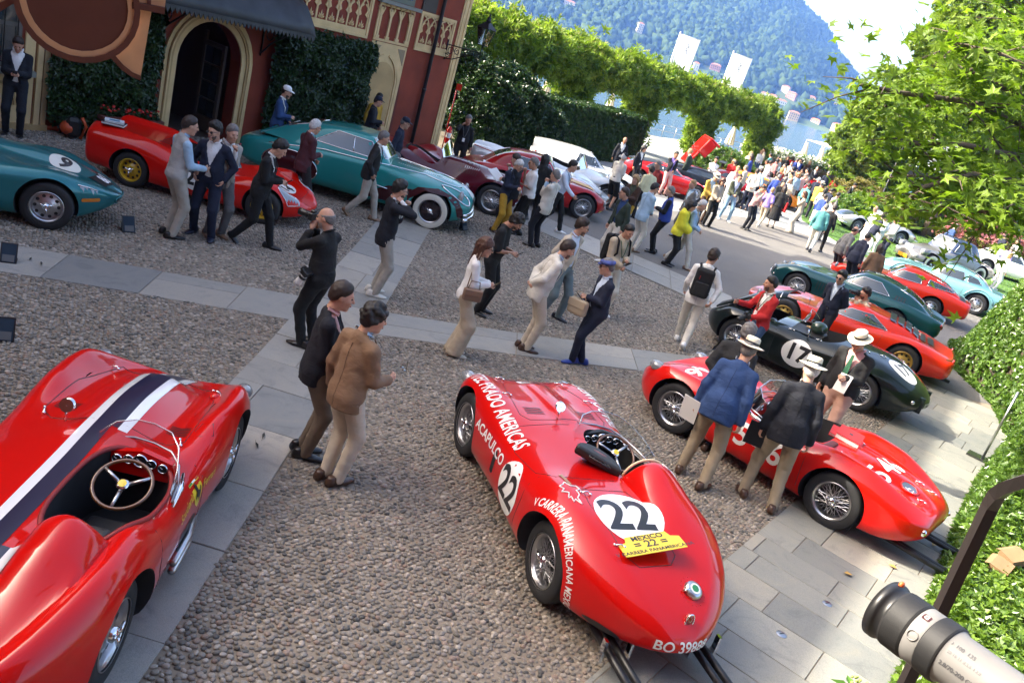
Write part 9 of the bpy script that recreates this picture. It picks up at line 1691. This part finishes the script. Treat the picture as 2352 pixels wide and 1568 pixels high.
for i,(lab,q,s_,(w_,d_,h_),c)in enumerate(FH):
 px_=z3_(*q);dr=ray(*px_);a_=math.atan2(dr.x,dr.y);el_=dr.z/math.hypot(dr.x,dr.y)
 ss=np.linspace(0,1,400);rr_,zz_=mtn(np.full(400,a_),ss);j=int(np.argmin(np.abs((zz_+h_*0.5-CAM_H)/rr_-el_)));R0,Z0=float(rr_[j]),float(zz_[j])
 HPOS.append((R0*math.sin(a_),R0*math.cos(a_)))
 t=thing('far_house',lab,'house',(R0*math.sin(a_),R0*math.cos(a_),Z0-3),-a_+random.uniform(-.4,.4),'houses on the far shore');MB().box((-w_/2,-d_/2,0),(w_/2,d_/2,h_+3)).obj('wall',plain('far_wall%d'%i,c,0.8),t)
 MB().add([(-w_/2-.6,-d_/2-.6,h_+3),(w_/2+.6,-d_/2-.6,h_+3),(w_/2+.6,d_/2+.6,h_+3),(-w_/2-.6,d_/2+.6,h_+3),(-w_/4,0,h_+5.2),(w_/4,0,h_+5.2)],[(0,1,5,4),(1,2,5),(2,3,4,5),(3,0,4),(3,2,1,0)]).obj('roof',M_FROOF2 if 'orange' in lab else M_FROOF,t)
 nf=max(1,int(h_/3.4));nw_=max(2,int(w_/3.2))
 for f in range(nf):
  for k in range(nw_):x=-w_/2+w_*(k+0.5)/nw_;MB().box((x-0.6,-d_/2-0.06,3.9+3.2*f),(x+0.6,-d_/2-0.002,5.7+3.2*f)).obj('window',M_FWIN,t)
for hx,hy in HPOS:
 P=P[(np.hypot(P[:,0]-hx*0.985,P[:,1]-hy*0.985)>30)]
mb=MB().ball((0,0,0.6),(1,1,1.05),9,6);Vb=np.array(mb.V);Vb*=(1+0.22*np.sin(Vb[:,0]*4+1)*np.sin(Vb[:,1]*5)+0.15*np.sin(Vb[:,2]*7+Vb[:,0]*3))[:,None]
L_FAR=leafmat('far_forest',(0.010,0.026,0.008),(0.042,0.070,0.018),0.0,0.9,0.1);fo=scatter('forest',P,np.stack([P[:,0]*0,P[:,0]*0,rng.uniform(0,6.28,len(P))],1),np.stack([rng.uniform(5,10.5,len(P))]*2+[rng.uniform(6,13,len(P))],1),mesh('forest_piece',Vb,mb.F,L_FAR,True));tag(fo,'dense forest covering the mountain across the lake','forest',kind='stuff')
M_CANV=plain('cream_canvas',(0.66,0.58,0.43),0.85)
def zp_(x,y):return(1004.9+.2197*x,.2197*y)
def zd_(x,y):return(1435.5+.1953*x,258.4+.1953*y)
PAR=[(zp_(845,740),47,'beside the laurel'),(zp_(800,850),46,'just left of the clipped hedge'),(zp_(1160,850),50,'behind the clipped hedge'),(zp_(1830,1020),55,'seen through the third pergola bay'),(zd_(1250,290),66,'behind the blue supercar'),(zd_(1450,330),68,'next to the jetty'),(zd_(2120,435),80,'standing alone by the lake wall'),(zd_(2310,490),80,'left of the white canopy'),(zd_(2480,545),80,'right of the white canopy')]
for px_,dd,w in PAR:
 q=gd(px_[0],px_[1],dd);top=at_dist(px_[0],px_[1],dd);hz=max(2.6,min(3.4,top.z));t=thing('closed_parasol','closed cream parasol '+w,'parasol',q,0,'closed parasols along the lake')
 m=MB();V=[];F=[];n=20
 for j,(rr_,z)in enumerate(((0.02,hz),(0.10,hz-0.25),(0.22,hz-0.9),(0.30,hz-1.5),(0.24,hz-1.55))):
  for k in range(n):a=2*math.pi*k/n;r2=rr_*(1+(0.22 if k%2 else-0.15)*min(1,j/2));V.append((r2*math.cos(a),r2*math.sin(a),z))
 for j in range(4):
  for k in range(n):F.append((j*n+k,j*n+(k+1)%n,(j+1)*n+(k+1)%n,(j+1)*n+k))
 m.add(V,F).obj('canopy',M_CANV,t);MB().tube([(0,0,0),(0,0,hz-0.1)],0.03,8).obj('pole',M_WOOD,t,True);MB().lathe([(0.02,0.2),(0.03,0.14),(0.3,0.1),(0.3,0)],14).obj('base',M_SLAB,t)
rl=thing('quay_railing','low metal railing along the quay edge','railing',(0,0,0));qp=[(-6,47.6),(2,61.6),(12,73.5),(22,85.4)]
for(x0,y0),(x1,y1)in zip(qp,qp[1:]):
 for z in(0.5,0.95):MB().tube([(x0,y0,z),(x1,y1,z)],0.025,6).obj('rail',M_ALU,rl,True)
 L0=math.dist((x0,y0),(x1,y1));k=int(L0/1.6)
 for i in range(k):f=i/k;MB().tube([(x0+(x1-x0)*f,y0+(y1-y0)*f,-0.03),(x0+(x1-x0)*f,y0+(y1-y0)*f,0.97)],0.022,6).obj('post',M_ALU,rl,True)
lw=thing('lake_wall','brown planter wall topped with white flowers by the lake','wall',(0,0,0));wq=[(14.5,69.5),(20.5,76.0),(27.5,81.5),(40,80)];Ps=[]
for(x0,y0),(x1,y1)in zip(wq,wq[1:]):
 MB().tube([(x0,y0,0.45),(x1,y1,0.45)],0.45,4).obj('wall',plain('brown_wall',(0.20,0.11,0.07),0.85),lw);f=rng.random(900)[:,None];Ps.append(np.array([[x0,y0,1.0]])*(1-f)+np.array([[x1,y1,1.0]])*f+rng.normal(0,.22,(900,3)))
P=np.concatenate(Ps);k=rng.random(len(P))<.5;scat('leaves',P[k],np.tile([0,-.5,1.],(k.sum(),1)),rng.uniform(1.2,2,k.sum()),pc_bush,lw);scat('white_flowers',P[~k]+np.array([0,-.1,.12]),np.tile([0,-.5,1.],((~k).sum(),1)),rng.uniform(.8,1.4,(~k).sum()),leafcluster('white_flower_piece',leafmat('white_petal',(0.6,0.6,0.55),(0.8,0.8,0.75),.2),6,.14,.06,16),lw)
cp=thing('white_canopy','white flat canopy on slim posts by the lake','canopy',gd(1965,355,84));MB().add([(-4,-3,2.7),(5,-3,2.7),(5,3,2.7),(-4,3,2.7),(0.5,0,3.3)],[(0,1,4),(1,2,4),(2,3,4),(3,0,4)]).obj('roof',CL('white'),cp)
for x,y in((-3.9,-2.9),(4.9,-2.9),(4.9,2.9),(-3.9,2.9)):MB().tube([(x,y,0),(x,y,2.7)],0.05,8).obj('post',M_ALU,cp,True)
def flag(label,px_,dd,fw_,fh_,hh=None):
 top=at_dist(px_[0],px_[1],dd);t=thing('flag',label,'flag',(top.x,top.y,0),0,'white event flags');MB().tube([(0,0,0),(0,0,top.z+0.15)],[0.06,0.04],10).obj('pole',plain('white_metal',(0.7,0.7,0.7),0.4,0.3),t,True);MB().tube([(0,0,top.z),(fw_,0.15,top.z-0.02)],0.02,6).obj('arm',MATS['white_metal'],t,True)
 V=[];F=[];nx,nz_=10,16
 for i in range(nx+1):
  for j in range(nz_+1):u,v=i/nx,j/nz_;V.append((0.05+u*fw_*(1-0.12*v),0.15*u+0.10*math.sin(u*4+v*5)*(0.3+v)+0.05*math.sin(v*11+u*3),top.z-v*fh_-0.25*u*v))
 for i in range(nx):
  for j in range(nz_):a=i*(nz_+1)+j;F.append((a,a+1,a+nz_+2,a+nz_+1))
 c=obj('cloth',mesh('cloth',V,F,leafmat('flag_cloth',(0.8,0.8,0.8),(0.82,0.82,0.82),0.5,0.8,0.2,(1,1,1)),True),t);em=MB()
 for k in range(5):em.ball((fw_*0.55+0.05*math.sin(k*2),-0.02+0.0*k,top.z-0.55-0.14*k),(0.03+0.04*(k%2),0.01,0.06),6,4)
 e=em.obj('emblem',plain('flag_print',(0.35,0.37,0.40),0.8),t,True);e.location=(0,0.02,0);e['kind']='stuff'
 return t
flag('tall white banner flag above the middle of the pergola',(1562,78),64,1.5,4.2);flag('tall white banner flag right of the other banner',(1684,122),66,1.45,4.4);flag('white flag partly hidden by plane leaves on the loudspeaker pole',(2134,315),50,1.6,1.3)
sp_=thing('loudspeaker','pair of black loudspeakers on the flag pole','loudspeaker',gd(2100,410,49.6));zc0=at_dist(2103,405,49.6).z
for x in(-0.28,0.28):b_=MB().box((x-0.26,-0.2,zc0-0.45),(x+0.26,0.2,zc0+0.45)).obj('cabinet',M_BLACK,sp_);[MB().box((x-0.22,-0.206,zc0-0.42+0.21*k),(x+0.22,-0.202,zc0-0.24+0.21*k)).obj('grille',plain('speaker_mesh',(0.03,0.03,0.033),0.7),b_)for k in range(4)]
MB().tube([(0,0.3,0),(0,0.3,zc0+0.6)],0.09,10).obj('pole',M_ALU,sp_,True);MB().box((-0.25,0.05,zc0-1.4),(0.2,0.1,zc0-0.6)).obj('blue_panel',plain('blue_notice',(0.25,0.45,0.55),0.5),sp_)
lpole=thing('lamp_post','dark slim lamp post leaning by the azaleas','post',gd(2030,440,54));MB().tube([(0,0,0),(0,0,0.8),(0,0,4.4)],[0.14,0.07,0.05],10).obj('pole',M_IRON,lpole,True);MB().lathe([(0.16,0),(0.16,0.2),(0.10,0.3)],12).obj('base',M_IRON,lpole,True)
hz=MB().box((-2700,-120,-4),(2700,3300,390)).obj('haze',None);hz['kind']='stuff'
m=bpy.data.materials.new('haze_air');m.use_nodes=True;nt=m.node_tree;nt.nodes.clear();out=N(nt,'ShaderNodeOutputMaterial');pv=N(nt,'ShaderNodeVolumePrincipled');pv.inputs['Color'].default_value=(0.15,0.33,0.95,1);pv.inputs['Density'].default_value=0.00021;pv.inputs['Absorption Color'].default_value=(1,1,1,1);pv.inputs['Anisotropy'].default_value=0.1;nt.links.new(pv.outputs[0],out.inputs['Volume']);hz.data.materials.append(m)
tag(hz,'thin bluish haze in the air over the lake','haze')
M_CARD=plain('cardboard',(0.25,0.155,0.075),0.85,var=0.1)
def stand(label,pos,rz):
 t=thing('sign_stand',label,'sign',pos,R_(rz),'car description stands');t.scale=(0.75,0.75,0.75);MB().add([(0.0,-0.12,0.0),(0.0,0.12,0.0),(-0.14,0.12,0.30),(-0.14,-0.12,0.30),(-0.012,-0.12,0.0),(-0.012,0.12,0.0),(-0.152,0.12,0.30),(-0.152,-0.12,0.30)],[(0,1,2,3),(7,6,5,4),(0,3,7,4),(1,5,6,2),(2,6,7,3),(0,4,5,1)]).obj('board',M_BLACK,t,fix=True)
 f=MB().add([(0.002,-0.10,0.02),(0.002,0.10,0.02),(-0.127,0.10,0.287),(-0.127,-0.10,0.287)],[(0,1,2,3)]).obj('print',plain('sign_print',(0.03,0.045,0.065),0.9,spec=0.1),t,loc=(0.004,0,0.002));MB().add([(0.0,-0.085,0.03),(0.0,0.085,0.03),(-0.05,0.085,0.13),(-0.05,-0.085,0.13)],[(0,1,2,3)]).obj('white_field',plain('sign_field',(0.12,0.125,0.13),0.9,spec=0.1),f,loc=(0.003,0,0.002));MB().box((-0.26,-0.12,0),(0.0,0.12,0.012)).obj('foot',M_BLACK,t);MB().box((-0.16,-0.1,0.0121),(-0.14,0.1,0.22)).obj('strut',M_BLACK,t)
for lab,px_,rz in(('small black description stand in front of teal car 9',(297,535),-40),('black description stand on the cross path at the left edge',(18,605),-60),('black description stand on the pebbles at the left edge',(8,785),-60),('description stand in front of the turquoise coupe',(1068,530),-30),('description stand before the maroon roadster',(1210,505),-30),('description stand at the nose of the red coupe',(1338,545),-20),('description stand at the nose of the dark teal coupe',(1790,640),150),('description stand at the nose of the orange-red coupe',(1715,700),150),('description stand at the nose of car 17',(1640,800),150)):stand(lab,gp(px_[0],px_[1],0.012),rz)
q=gp(2262,1058,0.02);st_=thing('stanchion','slim steel stanchion on a black base plate by the bank','stanchion',q,R_(-35));MB().box((-0.28,-0.13,0),(0.28,0.13,0.03)).obj('base_plate',plain('plate_black',(0.02,0.022,0.02),0.25,coat=0.6),st_);MB().tube([(-0.05,0,0.03),(-0.05,0,1.25)],0.02,10).obj('pole',M_ALU,st_,True)
for lab,px_,rz,sz,dz in(('open cardboard box lying in the ground cover',(2330,1280),25,(0.30,0.20,0.10),0.34),('flattened cardboard box under the other box',(2300,1300),50,(0.26,0.20,0.06),0.30)):
 q=gp(px_[0],px_[1],dz);t=thing('cardboard_box',lab,'box',q,R_(rz));a,b,c=sz;t.rotation_euler=(R_(8),R_(-10),R_(rz));MB().box((-a/2,-b/2,-c/2),(a/2,b/2,c/2)).obj('carton',M_CARD,t);MB().add([(-a/2,b/2,c/2),(a/2,b/2,c/2),(a/2,b/2+0.05,c/2-0.03),(-a/2,b/2+0.05,c/2-0.03)],[(0,1,2,3)]).obj('flap',M_CARD,t);MB().box((-a*0.2,-b/2-0.002,-c*0.2),(a*0.1,-b/2-0.0005,c*0.15)).obj('printed_mark',plain('card_print',(0.22,0.13,0.06),0.8),t)
hr=thing('handrail','dark brown metal handrail with a bent corner beside the viewpoint','handrail',(0,0,0));M_RAIL=plain('brown_iron',(0.025,0.02,0.019),0.45,0.2,coat=0.2)
pts=[at_dist(2420,1085,1.75),at_dist(2352,1104,1.78),at_dist(2312,1118,1.82),at_dist(2288,1136,1.85),at_dist(2272,1165,1.86)];e=at_dist(2272,1165,1.86);e2=at_dist(2080,1568,1.86)
pts+=[e.lerp(e2,0.3),e.lerp(e2,0.7),e2,e2+(e2-e)*0.8];o=MB().tube(pts,0.0165,4).obj('rail',M_RAIL,hr)
MB().tube([pts[-1],Vector((pts[-1].x,pts[-1].y,0.0))],0.022,4).obj('post',M_RAIL,hr)
def atdepth(x,y,dep):d=ray(x,y);return Vector((0,0,CAM_H))+d*(dep/FPX)
fa,fb=atdepth(2040,1404,1.24),atdepth(2262,1566,1.12);ax=(fa-fb).normalized();lc_=thing('telephoto_camera','camera with a white and black telephoto lens held out from the lower right','camera',(0,0,0));lc_.matrix_world=Matrix.Translation(fb)@ax.to_track_quat('Z','Y').to_matrix().to_4x4();Ln=(fa-fb).length
M_LW=plain('lens_white',(0.18,0.175,0.17),0.45);M_RUB=plain('lens_rubber',(0.014,0.014,0.015),0.6)
def lens(name,prof,mat,par=lc_):return MB().lathe([(r,z)for r,z in prof],48,'z').obj(name,mat,par,True)
lens('lens_barrel',[(0.039,-0.16),(0.039,Ln*0.30),(0.042,Ln*0.34)],M_LW);lens('zoom_ring',[(0.042,Ln*0.34),(0.0445,Ln*0.345),(0.0445,Ln*0.52),(0.043,Ln*0.525)],M_RUB);lens('white_band',[(0.043,Ln*0.525),(0.0435,Ln*0.53),(0.0435,Ln*0.66),(0.043,Ln*0.665)],M_LW);lens('focus_ring',[(0.043,Ln*0.665),(0.0445,Ln*0.67),(0.0445,Ln*0.90),(0.043,Ln*0.905)],M_RUB);lens('front_barrel',[(0.043,Ln*0.905),(0.0425,Ln*0.97),(0.045,Ln*0.975),(0.0465,Ln*1.0),(0.0465,Ln*1.06),(0.040,Ln*1.06),(0.038,Ln*0.95),(0.002,Ln*0.93)],M_BLACK)
rb=MB()
for zz0,zz1 in((0.36,0.51),(0.69,0.88)):
 n=28
 for k in range(n):z=Ln*(zz0+(zz1-zz0)*k/n);rb.lathe([(0.0446,z),(0.0452,z+0.0008),(0.0446,z+0.0016)],32,'z')
o=rb.obj('grip_ribs',M_RUB,lc_,True);o['kind']='stuff'
MB().box((-0.07,-0.06,-0.30),(0.07,0.05,-0.16)).obj('camera_body',M_BLACK,lc_).modifiers.new('b','BEVEL').width=0.015
inv=lc_.matrix_world.inverted();vdir=(inv.to_3x3()@(Vector((0,0,CAM_H))-fb));va=math.atan2(vdir.y,vdir.x)
def onbarrel(name,VF,z,da,mat,sc=1.0,r=0.0398):
 V,F=VF;return obj(name,mesh(name,[(r*math.cos(va+da+y*sc/r),r*math.sin(va+da+y*sc/r),z-x*sc)for x,y in V],F,mat),lc_)
M_MARK=plain('lens_print',(0.06,0.06,0.065),0.5)
onbarrel('lettering',glyphs('FE 2.8/70-200 GM OSS II',0.0085,0.0002),0.015,-0.35,M_MARK);onbarrel('scale',glyphs('70  100  135',0.008,0.0001),Ln*0.22,0.45,M_MARK);onbarrel('scale',glyphs('22 16 11 8 5.6 4 2.8',0.006,0.0001),Ln*0.14,0.12,M_MARK);onbarrel('badge',rrect(-0.006,0.006,-0.005,0.005,0.002),Ln*0.60,0.62,plain('badge_maroon',(0.05,0.012,0.012),0.4),r=0.0440);onbarrel('badge_letter',glyphs('G',0.009,0.0003),Ln*0.60,0.62,M_WHITE,r=0.0444)
bt=[(va-0.15+0.16*math.cos(a),Ln*0.595+0.0075*math.sin(a))for a in np.linspace(0,6.28,24)];MB().tube([(0.0445*math.cos(t),0.0445*math.sin(t),z)for t,z in bt],0.0011,6,False).obj('hold_button',M_LW,lc_,True);MB().ball((0.047*math.cos(va+1.2),0.047*math.sin(va+1.2),Ln*1.0),(0.006,0.006,0.004),8,6).obj('orange_mark',plain('orange_mark',(0.6,0.12,0.03),0.4),lc_,True)
hp_=atdepth(2210,1572,1.15);hand_o=thing('person','bare hand cupping the white telephoto lens from below','person',(0,0,0));hv,hf=surfnet(hand_sdf('relaxed'),(-0.03,-0.07,-0.10),(0.20,0.09,0.04),0.004)
cmid=lc_.matrix_world@Vector((0,0,-0.01));dwn=(-_cy).normalized();zax=dwn;xax=(ax*0.55+_cx*-0.1).normalized();xax=(xax-zax*xax.dot(zax)).normalized();yax=zax.cross(xax);Mh=np.array([xax,yax,zax]).T
hv2=hv@Mh.T+np.array(cmid+dwn*0.056-xax*0.10);cv,cf=surfnet(lambda P:cap(P,np.array(cmid+dwn*0.056-xax*0.10+xax*0.02),np.array(cmid+dwn*0.36-xax*0.50),0.027,0.048),np.array(cmid)-0.85,np.array(cmid)+0.6,0.016)
smoothmesh('body',[(hv2,hf,0),(cv,cf,0)],[SKIN[0]],hand_o);MB().tube([cmid+dwn*0.17-xax*0.22,cmid+dwn*0.36-xax*0.50,cmid+dwn*0.62-xax*0.66],[0.052,0.062,0.075],16).obj('sleeve',CL('navy'),hand_o,True)
for i,(px_,c)in enumerate((((1390+560,1300),'tan'),((1950,1318),'ochre'),((1405,1435),'tan'),((1425,1005),'green'))):pass
for i,(x,y)in enumerate(((1948,1317),(1765,1168),(2050,1300),(2145,1250),(605,1000),(590,1022),(70,595),(95,605))):
 q=gp(x,y,0.03);t=thing('fallen_leaf',('curled yellow leaf on the sunlit terrace slabs','dry brown leaf on the terrace slabs near the pebble corner','small tan leaf on the terrace behind car 546','pale leaf beside the ivy edge','dark slim leaf on the path near the midnight blazer','second dark slim leaf on the path near the midnight blazer','dark slim leaf on the cross path','second dark slim leaf on the cross path')[i],'leaf',q,rng.uniform(0,6));L0=0.10 if i<4 else 0.13;w0=0.035 if i<4 else 0.014
 MB().add([(-L0/2,0,0.0),(0,w0,0.012),(L0/2,0,0.004),(0,-w0,0.010),(0,0,0.002)],[(0,4,1),(1,4,2),(2,4,3),(3,4,0)]).obj('blade',plain('dead_leaf%d'%(i>3),(0.40,0.24,0.05)if i<4 else(0.03,0.03,0.025),0.7),t);MB().tube([(-L0/2,0,0.002),(-L0/2-0.03,0.004,0.002)],0.0015,5).obj('stalk',M_BARK,t)
for lab,px_ in(('small brass floor fitting in the terrace slabs',(1795,1455)),('steel stud in the terrace slabs',(1900,1385))):
 q=gp(px_[0],px_[1],0.018);t=thing('floor_stud',lab,'stud',q,0.6);MB().lathe([(0.002,0.008),(0.04,0.006),(0.05,0.0)],16).obj('disc',M_ALU,t,True);MB().tube([(-0.03,0,0.008),(0.03,0,0.008)],0.004,5).obj('slot',M_BLACK,t)
